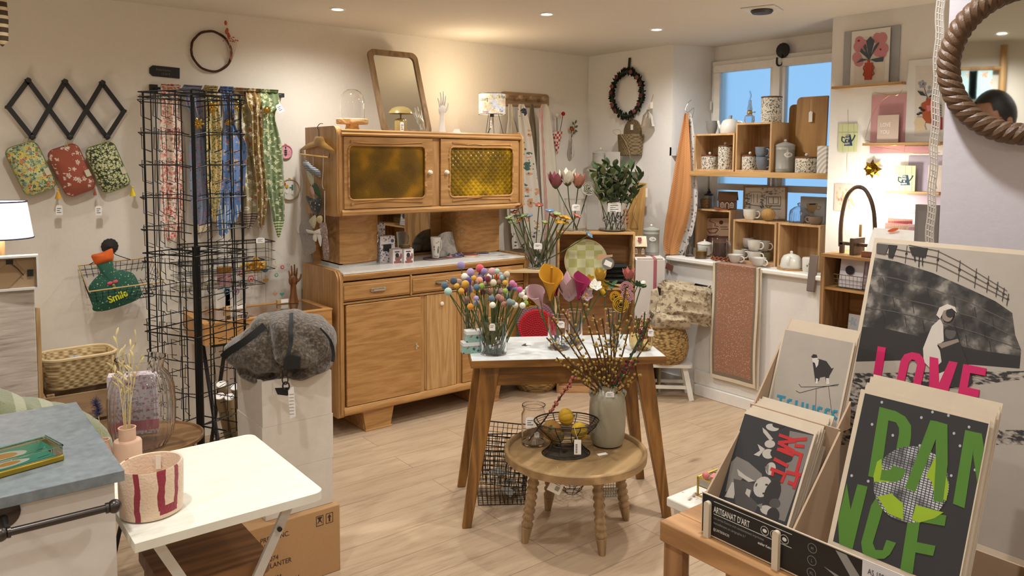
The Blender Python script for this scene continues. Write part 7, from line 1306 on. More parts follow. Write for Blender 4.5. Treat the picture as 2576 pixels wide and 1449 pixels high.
sgn('coffee_sign','wooden sign with a drawn coffee cup standing in the left box on the ledge','sign',4.56,[(bx(1770,1835,549,594),'#c5a58c')]+[(P,'#6b3a30') for P in cupl]+[(q_,'#c5a58c') for q_ in [[Z3(*p) for p in ((600,738),(715,728),(728,742),(690,775),(630,775))]]]+[(q_,'#6b3a30') for q_ in strk([Z3(*p) for p in ((640,600),(620,630),(700,660),(690,690),(740,700))],1.4)+strk([Z3(*p) for p in ((550,790),(620,820),(740,810))],1.2)]+[(ell(*Z3(772,648),5,5,12),'#5b2e28'),(bx(*[Z3(760,0)[0],Z3(850,0)[0]],Z3(0,700)[1],Z3(0,706)[1]),'#6b3a30'),(bx(Z3(770,0)[0],Z3(860,0)[0],Z3(0,730)[1],Z3(0,736)[1]),'#6b3a30')],(1768,1836,547,596),ZL+.013,fcol='#5a3a30')
L=[(bx(1875,1975,472,551),'#c6bcae')]
R9=random.Random(5)
for P,w in ((((1120,265),(1270,265),(1290,300)),1.2),(((1150,290),(1150,400)),1),(((1180,290),(1180,400)),1),(((1225,290),(1225,400)),1),(((1340,320),(1520,325),(1520,430),(1340,430),(1340,320)),1),(((1365,330),(1490,332),(1490,410),(1365,410),(1365,330)),.8),(((1428,330),(1428,410)),.8),(((1100,420),(1270,440),(1280,470)),.9),(((1330,440),(1520,445)),.9),(((1330,470),(1520,480)),.8)):L+=[(q_,'#5e5850') for q_ in strk([Z3(*p) for p in P],w)]
L+=[(q_,'#75706a') for k in range(70) for q_ in strk([Z3(*(R9.choice(((R9.uniform(1300,1550),R9.uniform(220,310)),(R9.uniform(1085,1140),R9.uniform(300,460)),(R9.uniform(1290,1330),R9.uniform(310,470))))))]*1+[],1)] if 0 else []
for k in range(75):x,y=R9.choice(((R9.uniform(1290,1555),R9.uniform(215,300)),(R9.uniform(1085,1145),R9.uniform(290,460)),(R9.uniform(1280,1330),R9.uniform(310,470))));L.append((strk([Z3(x,y),Z3(x+R9.uniform(-16,16),y+R9.uniform(-14,14))],.8)[0],'#75706a'))
sgn('framed_drawing','wood framed pen drawing of a house front standing on the window ledge boxes','picture',4.55,L,(1870,1981,466,556),zd,fcol='#8b6f52')
t=cup('white cup in front of the framed drawing',atx(1890,4.45,zd+.0005),.046,.07,POR,-1.5)
t=T('felt_pumpkin','small tan felt pumpkin on the box in front of the framed drawing','felt pumpkin',atx(1936,4.44,zd+.043));ob('pumpkin_body',B().ball((0,0,0),.045,42,(1,1,.95),fl=lambda a,t_:1-.07*max(0,1-abs(math.sin(a*3.5))*6)*math.sin(t_)),M('#a5824c',.9,bump=.3,bs=150),t);b=B();[b.sheet(lambda u,v,s=s:(.0,s*.025*v,.042+.02*v-.006*(u-.5)**2+.01*(u-.5)),3,3,.002) for s in (-1,1)];ob('stalk_leaves',b,M('#6e5c34',.9),t)
t=T('wicker_cup','small brown wicker covered cup on the left box of the window ledge','cup',atx(1777,4.50,zc+.0005));ob('wicker_body',B().lathe([(.001,0),(.032,0),(.040,.065),(.038,.066),(.030,.004),(.001,.004)],n=28),weave('#8a6a40','#5c4426',110),t)
t=T('french_press','small black and glass coffee press behind the wicker cup','coffee press',atx(1785,4.59,zc+.0005));ob('glass_beaker',B().lathe([(.001,0),(.032,0),(.032,.09)],n=24),GLASS,t);ob('plunger',B().lathe([(.034,.088),(.034,.096),(.016,.105),(.012,.12),(.006,.122),(.006,.135),(.001,.136)],n=20),M('#2a2a2e',.3,.5),t)
o=atx(1833,4.52,zc+.0005);house('brown gingerbread house with white icing windows on the left box at the window',o,.115,.09,.135,M('#6b4a30',.8),M('#6b4b30',.8),rz=rad(-60));tag(ob('cinnamon_bark',B().obox((0,0,.006),(.05,.10,.010),(.1,0,.2)),M('#8a4a28',.9),loc=atx(1820,4.46,zc+.0005)),'reddish bark chip lying in front of the gingerbread house at the window','bark')
t=T('glass_dome','ribbed glass dome with a ball knob on the right box of the ledge','glass dome',atx(2014,4.47,ze+.0005));fl=lambda r,a,z:r*(1+.02*math.cos(24*a));pr=[(.060,0),(.060,.05),(.054,.08),(.03,.10),(.008,.108),(.014,.122),(.001,.13)];b=B();b.lathe(pr,n=72,fl=fl);b.lathe([(max(.001,r-.003),z-.002) for r,z in pr][::-1],n=72,fl=fl);ob('dome_glass',b,glass('#eef4fa'),t)
sgn('coffee_cup_box','grey box printed with a coffee cup at the right end of the window ledge','box',4.56,[([Z3(*p) for p in ((1840,410),(1985,405),(1975,470),(1930,530),(1880,530),(1845,480))],'#9a8058'),([Z3(*p) for p in ((1875,410),(1960,408),(1955,425),(1880,428))],'#33261c')]+[(q_,'#9a8058') for q_ in strk([Z3(*p) for p in ((1985,440),(2025,455),(2000,490),(1970,480))],2)],(2014,2076,494,560),ze,th=.03,fcol='#a5a4a2')
cup('grey brown bowl cup at the right end of the ledge boxes',atx(2056,4.44,ze+.0005),.045,.05,M('#857462',.5),1.5,nm='bowl',cat='bowl')
t=T('glass_bottle','clear glass bottle with a dark stopper, leftmost on the window ledge','bottle',atx(1740,4.36,ZL));ob('bottle_glass',B().lathe([(.001,0),(.034,0),(.036,.01),(.035,.06),(.012,.085),(.010,.12),(.009,.12),(.010,.085),(.032,.06),(.032,.012),(.001,.006)],n=28),GLASS,t);ob('stopper',B().cyl((0,0,.10),(0,0,.14),.0085),M('#4a4a46',.5),t)
t=T('amber_glass_jar','small glass jar of amber jelly on the window ledge','jar',atx(1768,4.33,ZL));ob('jar_glass',B().lathe([(.001,0),(.042,0),(.044,.006),(.044,.075),(.041,.075),(.041,.008),(.001,.006)],n=30),GLASS,t);ob('amber_filling',B().lathe([(.001,.009),(.040,.009),(.040,.052),(.001,.053)],n=30),M('#7d5a16',.3),t)
t=T('lidded_sugar_bowl','white lidded porcelain pot behind the amber jar on the ledge','pot',atx(1777,4.43,ZL+.013));ob('pot_body',B().lathe([(.001,0),(.04,0),(.05,.02),(.05,.075),(.001,.076)],n=28),POR,t);ob('lid',B().lathe([(.053,.077),(.05,.085),(.02,.095),(.006,.098),(.007,.107),(.001,.11)],n=28),M('#e6e4dc',.25),t)
t=T('glass_coffee_jug','glass jug with coffee and cinnamon bark on the window ledge','jug',atx(1815,4.37,ZL));ob('jug_glass',B().lathe([(.001,0),(.050,0),(.052,.01),(.050,.14),(.053,.15),(.050,.15),(.047,.14),(.049,.012),(.001,.005)],n=30),GLASS,t);ob('coffee_filling',B().lathe([(.001,.012),(.046,.012),(.045,.12),(.001,.121)],n=30),M('#4c3224',.5),t);ob('glass_handle',B().tube(smooth([(0,-.05,.13),(0,-.085,.13),(0,-.085,.06),(0,-.05,.04)],4),.004,8),GLASS,t)
for i in range(5):tag(ob('cinnamon_stick',B().tube([(-.035,0,.0),(.0,.0,.022),(.03,0,.004)],.006,7),M('#7a4024',.8),loc=atx(1800+10*i,4.30,ZL+.007),rz=1.2+.5*i),'brown cinnamon bark piece at the foot of the glass coffee jug','cinnamon','cinnamon pieces on the window ledge')
G5='white cups in the ledge box'
for px,X,z,l in ((1866,4.42,ZL+.013,'lower left white cup in the ledge box'),(1904,4.415,ZL+.013,'bottom white cup of the front stack in the ledge box'),(1903,4.415,ZL+.084,'upper white cup of the front stack in the ledge box'),(1884,4.52,ZL+.085,'white cup at the back left, upper one'),(1884,4.52,ZL+.013,'white cup at the back left, lower one'),(1926,4.50,ZL+.075,'white cup at the back right of the ledge box')):cup(l,atx(px,X,z),.045,.069,POR,-1.6,grp=None)
tag(ob('cup_pile',B().lathe([(.001,0),(.035,0),(.044,.06),(.001,.06)],n=24),M('#8d8d78',.5),loc=atx(1930,4.50,ZL+.013)),'grey green bowl under the back right cup in the ledge box','bowl')
SC=lambda r,a,z:r*(1+.06*abs(math.sin(8*a))*(z/.055)); 
for px,X,l in ((1856,4.31,'left scalloped white porcelain cup on the table runner'),(1914,4.29,'right scalloped white porcelain cup on the table runner')):cup(l,atx(px,X,ZL+.003),.047,.056,M('#cfcfcb',.25),-1.7,fl=SC,prof=[(.001,0),(.022,0),(.036,.015),(.047,.056)])
t=T('butter_bell','large white porcelain bell cover with a knob on a wooden base, on the ledge','dish',atx(1998,4.36,ZL));ob('wooden_base',B().lathe([(.001,0),(.085,0),(.085,.009),(.001,.010)],n=36),wood('#b48a56','#94693a','x',9),t);ob('porcelain_cover',B().lathe([(.066,.0105),(.068,.02),(.060,.065),(.046,.088),(.02,.098),(.008,.100),(.010,.112),(.001,.118)],n=36),M('#d5d5cf',.2),t);ob('side_ridge',B().tube(smooth([(-.060,-.02,.03),(-.068,-.02,.05),(-.050,-.02,.088)],4),.005,8),M('#d5d5cf',.2),t)
t=T('flower_mug','white lidded mug with grey flower drawings beside the porcelain bell','mug',atx(2042,4.36,ZL));ob('mug_body',B().lathe([(.001,0),(.032,0),(.036,.01),(.038,.08),(.034,.088),(.001,.092)],n=30),POR,t);b=B();wrapart(b,[([(a+.12*math.cos(k),z+.008*math.sin(k)) for k in range(6)],0) for a,z in ((-2.5,.05),(-2.15,.045),(-2.8,.04))]+[([(a-.02,.01),(a+.02,.01),(a+.02,.04),(a-.02,.04)],0) for a in (-2.5,-2.15)],lambda z:.0385);ob('printed_decor',b,M('#6a6862',.6),t)
t=T('grey_cloth_strip','dark taupe felt case leaning at the right end of the window ledge','case',atx(2060,4.28,ZL-.01));ob('case_body',B().obox((-.03,0,.02),(.02,.05,.22),(.0,.12,0)),M('#6e625c',.9),t,bev=.004)
# runner and hanging towels
y1,y0=3.198,2.845;q=N('runner_print');q.set(rough=.9);RUN=floral('#94664a',['#c9a68c','#b58a6c','#8f9a94','#c7a08a'],95,.27)
def rf(u,v):
    y=y1+(y0-y1)*u-.0;s=v*1.02
    if s < .22:return (4.235+.21-s,y,.9395)
    if s < .26:return (4.222,y,.9395-(s-.22)*.3)
    return (4.222-.004*math.sin(u*9)*(s-.22)+.006*math.sin(s*7),y+.004*math.sin(s*9)+.012*(s-.2)*0,.93-(s-.25)*1.0)
t=T('table_runner','long terracotta floral table runner hanging from the window ledge','table runner');BR_=M('#7c6d5c',.9);CRM=M('#d3c6ae',.9)
b=B();b.sheet(rf,20,40,.003);o=ob('runner_cloth',b,[RUN,BR_,CRM],t,ang=60);nf=20
for j in range(40):
    for i in range(20):
        e=min(i,19-i);m=2 if e < 1 or j > 38 else 1 if e < 2 or j > 37 else 0;o.data.polygons[j*20+i].material_index=m;o.data.polygons[800+j*20+i].material_index=m
ob('lining',B().sheet(lambda u,v:(4.236,y1+(y0-y1)*u-.014,.93-.78*v),6,8,.003),CRM,t)
WAF=N('orange_waffle');WAF.set(rough=.95);sp=WAF.n('ShaderNodeSeparateXYZ');WAF.l(WAF.co(),sp.inputs[0]);zz=WAF.math('ABSOLUTE',WAF.math('SUBTRACT',WAF.math('FRACT',WAF.math('MULTIPLY',sp.outputs[1],9.)),.5));st=WAF.math('FRACT',WAF.math('MULTIPLY',WAF.math('ADD',sp.outputs[2],WAF.math('MULTIPLY',zz,.14)),75.));WAF.base(WAF.mix(WAF.math('LESS_THAN',st,.4),'#c68850','#d9a270'));WAF.bump(st,.4,.004);WAF=WAF.mat
cloth('orange_towel','orange patterned tea towel hanging from a hook at the window reveal','towel',[(1727,285,.02),(1724,330,.07),(1717,420,.14),(1710,500,.18),(1700,560,.17),(1690,610,.12),(1688,640,.07)],WAF,4.31,ax='x',amp=.02,fr_=10)
cloth('leaf_print_towel','white tea towel with dark leaf print hanging behind the orange towel','towel',[(1735,285,.02),(1738,340,.05),(1740,430,.07),(1738,520,.09),(1725,590,.10),(1708,640,.06)],floral('#cfcac6',['#5c5650','#77716a'],45,.3),4.36,ax='x',amp=.012)
p=Xp(1732,258,4.37);t=T('wire_hook','thin wire hook above the orange towel','hook',p);ob('hook_wire',B().tube(smooth([(0.03,0,.02),(0,0,.0),(-.02,.01,-.05),(-.02,-.015,-.07),(0,-.05,-.04),(0,-.03,-.12)],4),.0016,5),M('#8d8a82',.3,.8),t)
p=Xp(1684,672,4.22);t=T('leather_towel_tag','brown leather price tag dangling below the orange towel','tag',p);ob('leather',B().obox((0,0,0),(.003,.065,.045),(.25,0,0)),M('#7a4c3c',.7),t);ob('cord',B().tube([(0,.0,.02),(0,.01,.075)],.001,4),TWINE,t);ob('white_card',B().prism([(-.035,-.09),(.025,-.10),(.0,-.03)],0,.001,(V3((.004,0,0)),V3((0,-1,0)),V3((0,0,1)),V3((-1,0,0)))),CARD,t)
p=Xp(1960,125,4.62);t=T('window_rosette_hook','black flower shaped hook above the window with a white cord','hook',(XW-.034,p.y,p.z));ob('rosette',B().lathe([(.001,.014),(.012,.012),(.046,.008),(.048,0)],n=48,ax=(-1,0,0),fl=lambda r,a,z:r*(1+.06*abs(math.cos(a*8)))),M('#242321',.5,.3),t)
b=B();b.tube(smooth([(-.012,0,-.03),(-.02,-.004,-.09),(-.045,.0,-.105),(-.05,.012,-.09),(-.045,.015,-.05)],4),.006,8);ob('hook_arm',b,M('#242321',.5,.3),t);ob('white_cord',B().tube([(-.035,0,-.10),(-.035,.005,-.42)],.0025,5),M('#e2dfd8',.8),t)
p=Zp(1917,22,CEIL);t=T('ceiling_vent','square white ceiling vent with a dark round opening','vent',(p.x,p.y,CEIL),.3);ob('vent_plate',B().box(-.09,.09,-.09,.09,-.008,0),M('#dedad2',.5),t,bev=.003);ob('round_cap',B().lathe([(.001,-.03),(.05,-.026),(.06,-.014),(.055,-.008)],n=28),M('#3a3836',.5),t)
p=Xp(1697,381,4.36);tag(ob('wall_label',B().box(-.002,0,-.03,.03,-.03,.03),M('#c9cbcf',.6),loc=(4.362,3.675,p.z)),'small grey label stuck on the wall corner behind the orange towel','label')
# ================================================================ pier wall pictures, arched mirror, book shelf
XQ=4.236
def Z4(x,y):return (2060+x/2.337,y/2.337)
def z4(*P):return [Z4(*p) for p in P]
def pic(nm,lb,cat,X,box_,L,**k):return sgn(nm,lb,cat,X,L,box_,None,**k)
for a,c,y,l in ((2096,2272,219,'narrow oak picture ledge under the red vase poster'),(2174,2370,361,'narrow oak picture ledge in the middle of the pier wall'),(2233,2366,480,'lowest narrow oak picture ledge on the pier wall')):
    p,q_=Xp(a,y,4.22),Xp(c,y,4.22);t=T('picture_ledge',l,'ledge',(4.25,p.y,p.z-.012));ob('ledge_board',B().box(-.05,0,q_.y-p.y,0,0,.014),wood('#bf9a68','#97713f','y',12),t)
pic('grey_poster_board','grey board behind the red vase poster on the pier wall','board',4.243,(2124,2265,80,222),[],th=.004,fcol='#a5a6a8')
pk,gr='#c4858c','#4c5660'
L=[(z4((215,220),(395,205),(383,500),(205,500)),'#d8d0c6')]+[(ell(*Z4(x,y),12,14,14),pk) for x,y in ((240,245),(262,262),(232,275),(345,225),(375,222),(360,270),(345,300),(372,310),(382,285),(225,340),(235,360))]+[(ell(*Z4(x,y),2.5,2.5,8),'#8c2230') for x,y in ((235,240),(364,291))]+[(z4(*P),gr) for P in (((298,355),(280,240),(305,215),(328,240)),((296,350),(243,305),(250,285),(285,320)),((300,345),(330,270),(352,248),(355,258)),((302,350),(383,335),(378,362),(335,365)),((290,350),(220,372),(250,345)),((293,340),(262,275),(275,260)))]+[(z4((272,370),(318,368),(312,468),(270,470)),'#a8452c'),(z4((288,348),(300,348),(300,370),(288,370)),'#a8452c')]+[(q_,'#a8452c') for q_ in strk(z4((272,385),(262,400),(270,420),(262,440),(272,450)),1.4)+strk(z4((318,382),(327,398),(318,415),(327,432),(316,445)),1.4)]
pic('red_vase_poster','white poster of pink flowers in a red vase on the pier wall','poster',4.228,(2143,2240,80,222),L,th=.004,fcol='#dfdcd6')
pic('pink_board','pink square board behind the love card on the middle ledge','board',4.244,(2193,2282,240,385),[],th=.003,fcol='#c9969a');pic('pink_strip_board','pink strip board hanging below the middle ledge','board',4.245,(2190,2337,368,386),[],th=.003,fcol='#cc9a9e')
_,fr,w,h,y1,zb=pic('love_you_card','beige card with white LOVE YOU lettering on the middle ledge','card',4.215,(2208,2262,290,359),[],th=.003,fcol='#c9b7a8');b=B()
for s_,yy in (('LOVE',.58),('YOU',.32)):text(b,s_,(fr[0]+fr[1]*w*.14+fr[2]*h*yy,fr[1],fr[2],fr[3]),h*.2,0,.8,bold=.01)
ob('lettering',b,M('#ece8e2',.6),_)
L=[(z4((570,390),(725,385),(720,800),(560,800)),'#d4cdc4')]+[(ell(*Z4(x,y),4,4.5,8),'#9298a8') for x,y in ((610,480),(625,492),(618,510),(600,508),(593,490),(650,515),(645,540),(665,540))]+[(ell(*Z4(612,495),2,2,8),'#7a3040')]+[(q_,'#33403c') for q_ in strk(z4((620,520),(640,580)),.8)]+[(z4((580,535),(610,540),(632,565),(600,560)),'#33403c'),(z4((645,572),(670,552),(692,552),(668,570)),'#33403c'),(z4((632,578),(660,578),(660,595),(685,605),(688,700),(675,730),(615,720),(603,610),(632,595)),'#a5522f'),(z4((632,620),(668,618),(664,650),(640,655)),'#c9727a'),(z4((660,700),(695,680),(726,690),(726,762),(690,762),(665,745)),'#8f2f2a'),(z4((578,690),(610,690),(630,715),(622,740),(632,765),(565,772),(568,745),(560,720)),'#d2bf9c')]+[(ell(*Z4(x,y),4,2.6,10),'#26282a') for x,y in ((585,672),(600,665),(608,645),(618,650),(598,635))]+[(q_,'#26282a') for k in range(5) for q_ in strk(z4((702,610+14*k),(720,622+14*k)),1.2)]
pic('vases_poster','white poster of terracotta and red vases beside the rope mirror','poster',4.240,(2285,2390,152,358),L,th=.003,fcol='#dcdad6')
def teacard(lb,bx0,X):
    a,c,e,f=bx0;m=(a+c)/2;w_=c-a;h_=f-e;g=lambda x,y:(a+w_*x,e+h_*y)
    L=[(q_,'#a3ab7c') for k in (.2,.5,.8) for q_ in strk([g(k,0),g(k,1)],.6)]+[(q_,'#a3ab7c') for q_ in strk([g(0,.3),g(1,.3)],.6)]+[([g(.38,.38),g(.62,.38),g(.72,.78),g(.28,.78)],'#1f3a4a')]+[(q_,'#1f3a4a') for q_ in strk([g(.68,.62),g(.80,.5),g(.86,.40)],2.6)+strk([g(.32,.5),g(.18,.46),g(.16,.6),g(.3,.68)],2)]
    t,fr,w,h,y1,zb=pic('teapot_card',lb,'card',X,bx0,L,th=.002,fcol='#c3c99a');b=B()
    for k,s_ in enumerate(('YOU','MAKE','ME','HAPPY!')):text(b,s_,(fr[0]+fr[1]*w*.5+fr[2]*h*(.54-.095*k)+fr[3]*.004,fr[1],fr[2],fr[3]),h*.10,0,.62,al='CENTER',bold=.01)
    ob('lettering',b,M('#e6e3d6',.6),t)
teacard('green teapot card hanging from a nail at the left of the pier wall',(2110,2158,312,382),4.242);teacard('green teapot card standing on the lowest ledge of the pier wall',(2251,2304,416,480),4.215)
pic('lilac_board','lilac paper board behind the lowest picture ledge','board',4.246,(2286,2372,392,536),[],th=.002,fcol='#b4a8b8');pic('purple_flower_card','pale card with a purple flower at the right of the lowest ledge','card',4.214,(2335,2372,415,482),[(q_,'#5c4f74') for q_ in strk([(2346,432),(2352,445),(2356,475)],1.2)]+[(ell(2346,430,3,3,8),'#5c4f9a')],th=.002,fcol='#cdc0b4')
t,fr,w,h,y1,zb=pic('ooh_boy_card','pink patterned card hanging behind the arched mirror','card',4.243,(2100,2151,462,530),[(ell(2106+R9.uniform(0,40),468+R9.uniform(0,56),2.5,4,6),'#cfa878') for k in range(14)],th=.002,fcol='#dcb8ae');b=B();text(b,'o h boy',(fr[0]+fr[1]*w*.2+fr[2]*h*.38+fr[3]*.005,fr[1],fr[2],fr[3]),h*.18,0,.8,bold=.01);ob('lettering',b,M('#8c4a4a',.6),t)
p=Xp(2198,425,4.235);t=T('gold_bow','shiny gold ribbon star bow pinned on the pier wall','bow',p);b=B()
for k in range(16):a=k*.3927*2+(.39 if k > 7 else 0);R__=.055 if k < 8 else .038;d=V3((0,math.cos(a),math.sin(a)));s_=V3((0,-math.sin(a),math.cos(a)))*.011;x=-.01 if k < 8 else -.024;b.add([V3((x,0,0))+s_,V3((x-.010,0,0))+d*R__*.6+s_,V3((x,0,0))+d*R__,V3((x-.010,0,0))+d*R__*.6-s_,V3((x,0,0))-s_],[(0,1,2,3,4),(4,3,2,1,0)],0,False)
ob('ribbon_loops',b,M('#b38f2c',.2,1.),t)
b=B()
for P in (((2240,238),(2210,262),(2190,300),(2176,350)),((2176,352),(2230,366),(2300,361),(2368,366)),((2200,370),(2250,376),(2300,386),(2365,384)),((2133,275),(2134,312)),((2131,385),(2128,470)),((2270,224),(2255,240),(2200,232))):b.tube(smooth([Xp(a,c,4.205) for a,c in P],4),.0012,4)
tag(ob('fairy_light_wire',b,BRASS),'thin brass fairy light wire draped over the picture ledges','fairy lights')
# arched mirror, lamp and shelf unit
XS=3.90;a_,c_=Xp(2066,637,XS),Xp(2250,652,XS);zs=a_.z;ys=a_.y
UW=wood('#b98d58','#8d6638','y',10,.6,.5);UZ=wood('#a88054','#7c5a34','z',10,.6,.5)
t=T('wooden_shelf_unit','open wooden shelf unit below the arched mirror holding cards in wire trays','shelf unit',(XS,ys,0));b=B();b.box(0,.30,-.75,0,zs-.018,zs).box(.01,.29,-.73,-.02,.62,.634).box(.01,.29,-.73,-.02,.30,.314).box(.01,.29,-.73,-.02,.04,.054).box(.285,.295,-.74,-.01,.0,zs-.018)
ob('shelves',b,UW,t,bev=.002);ob('side_panel',B().box(0,.29,-.02,-.001,0,zs-.018),UZ,t);ob('side_panel',B().box(0,.29,-.75,-.732,0,zs-.018),UZ,t);zm=Xp(2130,730,XS).z;ob('middle_shelf',B().box(.01,.29,-.73,-.02,zm-.012,zm),UW,t)
for zz,l in ((zm,'wire card tray on the upper shelf of the shelf unit'),(.634,'wire card tray on the lower shelf of the shelf unit')):
    q_=T('wire_card_tray',l,'tray',(XS+.03,ys-.06,zz+.003));ob('wire_cage',wirebasket((0,.14,-.24,0,.07),(0,.13,-.23,-.01,.0),5,11,3,r=.0012,rim=.002),M('#8a7a50',.4,.8),q_)
for i in range(6):p=V3((XS+.055+.014*i,ys-.075-.012*i,zm+.006));tag(ob('greeting_card',B().prism([(0,0),(.13,0),(.13,.15),(0,.15)],0,.004,frame((0,0,0),(0,-1,0),(.16,0,1))),M(['#cfcad0','#b9a9b4','#d8cfd0','#a79aa8','#c9b9c0','#8d8694'][i],.7),loc=p),'pale lilac greeting card standing in the upper wire tray'+(' with a black disc in front' if not i else ''),'card','cards in the upper wire tray')
p=V3((XS+.054+.012,ys-.075-.06,zm+.10));tag(ob('black_record',B().cyl((0,0,0),(-.004,0,-.0),.024,n=28),M('#23222a',.4),loc=p-V3((.008,0,0))),'black round disc on the front lilac card','disc')
tag(ob('landscape_print',B().prism([(0,0),(.11,0),(.11,.15),(0,.15)],0,.003,frame((0,0,0),(0,-1,0),(.1,0,1))),floral('#a9a7a6',['#8d989c','#b5a49c'],20,.4),loc=(XS+.08,ys-.12,.645)),'grey landscape print standing on the lower shelf of the unit','print')
XM=4.00;t=T('arched_clear_mirror','arched mirror on a foot, given clear glass so the bright lamp behind shines through','frame',(XM,0,zs+.001));A=[Xp(*p,XM) for p in ((2114,620),(2116,560),(2128,500),(2145,477),(2161,471),(2178,480),(2193,510),(2200,550),(2201,600))];P=smooth(A,5);b=B();b.tube([V3((0,p.y,p.z-zs)) for p in P],.011,8);mf=wood('#5f4630','#3e2c1c','z',12);ob('arch_frame',b,mf,t);PP=[(-p.y,max(.05,p.z-zs)) for p in P]  # mirror given clear glass so the lamp glow behind shows through
ob('glass_pane',B().prism(PP,0,.003,(V3((.0,0,0)),V3((0,-1,0)),V3((0,0,1)),V3((-1,0,0)))),GLASS,t);y0m,y1m=A[-1].y,A[0].y;b=B();b.box(-.012,.012,y0m,y1m,.045,.062);b.box(-.06,.06,(y0m+y1m)/2-.011,(y0m+y1m)/2+.011,0,.09).box(-.012,.012,y1m-.02,y1m,0,.06).box(-.012,.012,y0m,y0m+.02,0,.06);ob('mirror_foot',b,mf,t,bev=.002)
t=T('glowing_table_lamp','very bright glass table lamp behind the arched frame','lamp',(4.12,Xp(2166,540,4.12).y,zs+.001));zb_=Xp(2165,540,4.12).z-zs;ob('lamp_foot',B().lathe([(.001,0),(.045,0),(.045,.01),(.008,.016),(.008,zb_-.05),(.001,zb_-.05)],n=24),BRASS,t);ob('glass_globe',B().ball((0,0,zb_),.055,20),emit('#fff1d6',32.),t)
t=T('card_stand','brown wooden stand with blank cream cards on the shelf unit','stand',(XS+.03,Xp(2165,620,XS).y,zs+.001));ob('wooden_lip',B().box(-.02,.02,-.30,0,0,.03),wood('#7d4a2c','#5c341c','y',9),t);b=B();b.prism([(.01,.004),(.28,.004),(.28,.14),(.03,.14)],0,.004,frame((0,0,.02),(0,-1,0),(.35,0,1)));ob('cream_cards',b,CARD,t);ob('orange_feather',B().prism(ell(.17,.085,.028,.008,12),.004,.006,frame((0,0,.02),(0,-.95,.3),(.35,.3,1))),M('#c9541c',.7),t)
for i,(a,c,e,f,col,st) in enumerate(((2233,2296,548,590,'#c9a58c','#c4566c'),(2226,2285,560,600,'#d6a89c','#d9c0a8'),(2284,2303,563,600,'#cfc0b8','#b8708c'))):
    tag(sgn('pink_striped_card',['pink flowered card at the back of the card stand','pink striped card left of the clear one in the card stand','narrow pink striped card at the right of the card stand'][i],'card',4.10-.03*i,[(bx(a+3*k+1,a+3*k+2.4,e+8,f),st) for k in range(int((c-a)/3))],(a,c,e,f),zs+.001,th=.002,fcol=col)[0],['pink flowered card at the back of the card stand','pink striped card left of the clear one in the card stand','narrow pink striped card at the right of the card stand'][i],'card')
sgn('grey_cabinet_door','grey brown cupboard door standing beside the macrame strip','door panel',3.7,[(bx(2310,2352,530,640),'#77706a')],(2303,2362,514,660),.0,th=.03,fcol='#6d6660')
# partition, rope mirror, macrame
AZ=rad(16.8);nn=V3((math.cos(AZ),math.sin(AZ),0));DP_=1.93;sv=V3((math.sin(AZ),-math.cos(AZ),0))
def MPp(px,py,off=0):r=ray(px,py);return V3((0,0,EYE))+r*((DP_-off)/r.dot(nn))
e0=MPp(2366,500);e0.z=0;struct('wall_partition',B().prism([(0,0),(1.6,0),(1.6,.08),(0,.08)],0,CEIL,(e0,sv,nn,V3((0,0,1)))),LILAC)
frm=lambda o:(o,sv,V3((0,0,1)),-nn)
mc=MPp(2590,152,.03);t=T('rope_mirror','round mirror framed in thick brown twisted rope on the lilac wall','mirror',mc);Rm=abs((MPp(2386,152,.03)-mc).dot(sv));b=B()
RP=N('varnished_rope');RP.base('#5f4733');RP.set(rough=.48);nz=RP.n('ShaderNodeTexNoise');nz.inputs['Scale'].default_value=220;RP.l(RP.co(),nz.inputs['Vector']);RP.bump(nz.outputs[0],.3,.003)
for s_ in range(3):
    pts=[]
    for k in range(260):a=2*math.pi*k/260;ph=a*17+s_*2.094;rr_=Rm+.0108*math.cos(ph);pts.append(sv*(rr_*math.cos(a))+V3((0,0,rr_*math.sin(a)*1.03))-nn*(.0108*math.sin(ph)))
    b.tube(pts,.0125,9,closed=True)
ob('rope_frame',b,RP.mat,t);ob('mirror_glass',B().prism(ell(0,0,Rm-.005,n=48),0,.004,frm(V3((0,0,0))+nn*.01)),MIR,t)
q_=MPp(2546,331,.045)-mc;b=B();b.prism(rrect(-.017,.017,-.010,.010,.004),0,.001,frm(q_));text(b,'15€',frm(q_+sv*-.011-V3((0,0,.005))),.013,1,.8,h=.0012);ob('price_sticker',b,[M('#a8a7ad',.5),INK],t)
o0=MPp(2364,60,.006);t=T('macrame_strip','off white crocheted lace strip hanging along the edge of the lilac wall','lace',o0);b=B();zz0=MPp(2356,640).z-o0.z;zz1=.28;n_=58
for k in range(n_):z=zz1+(zz0-zz1)*k/n_;b.tube([V3((0,0,z))-sv*.007,V3((0,0,z-.006))+sv*.007],.0014,4)
for s_ in (-.007,-.002,.003,.007):b.tube([sv*(s_+.0015*math.sin(k*1.3))+V3((0,0,zz1+(zz0-zz1)*k/40)) for k in range(41)],.0018,4)
ob('lace_mesh',b,M('#c9c3ba',.95),t)
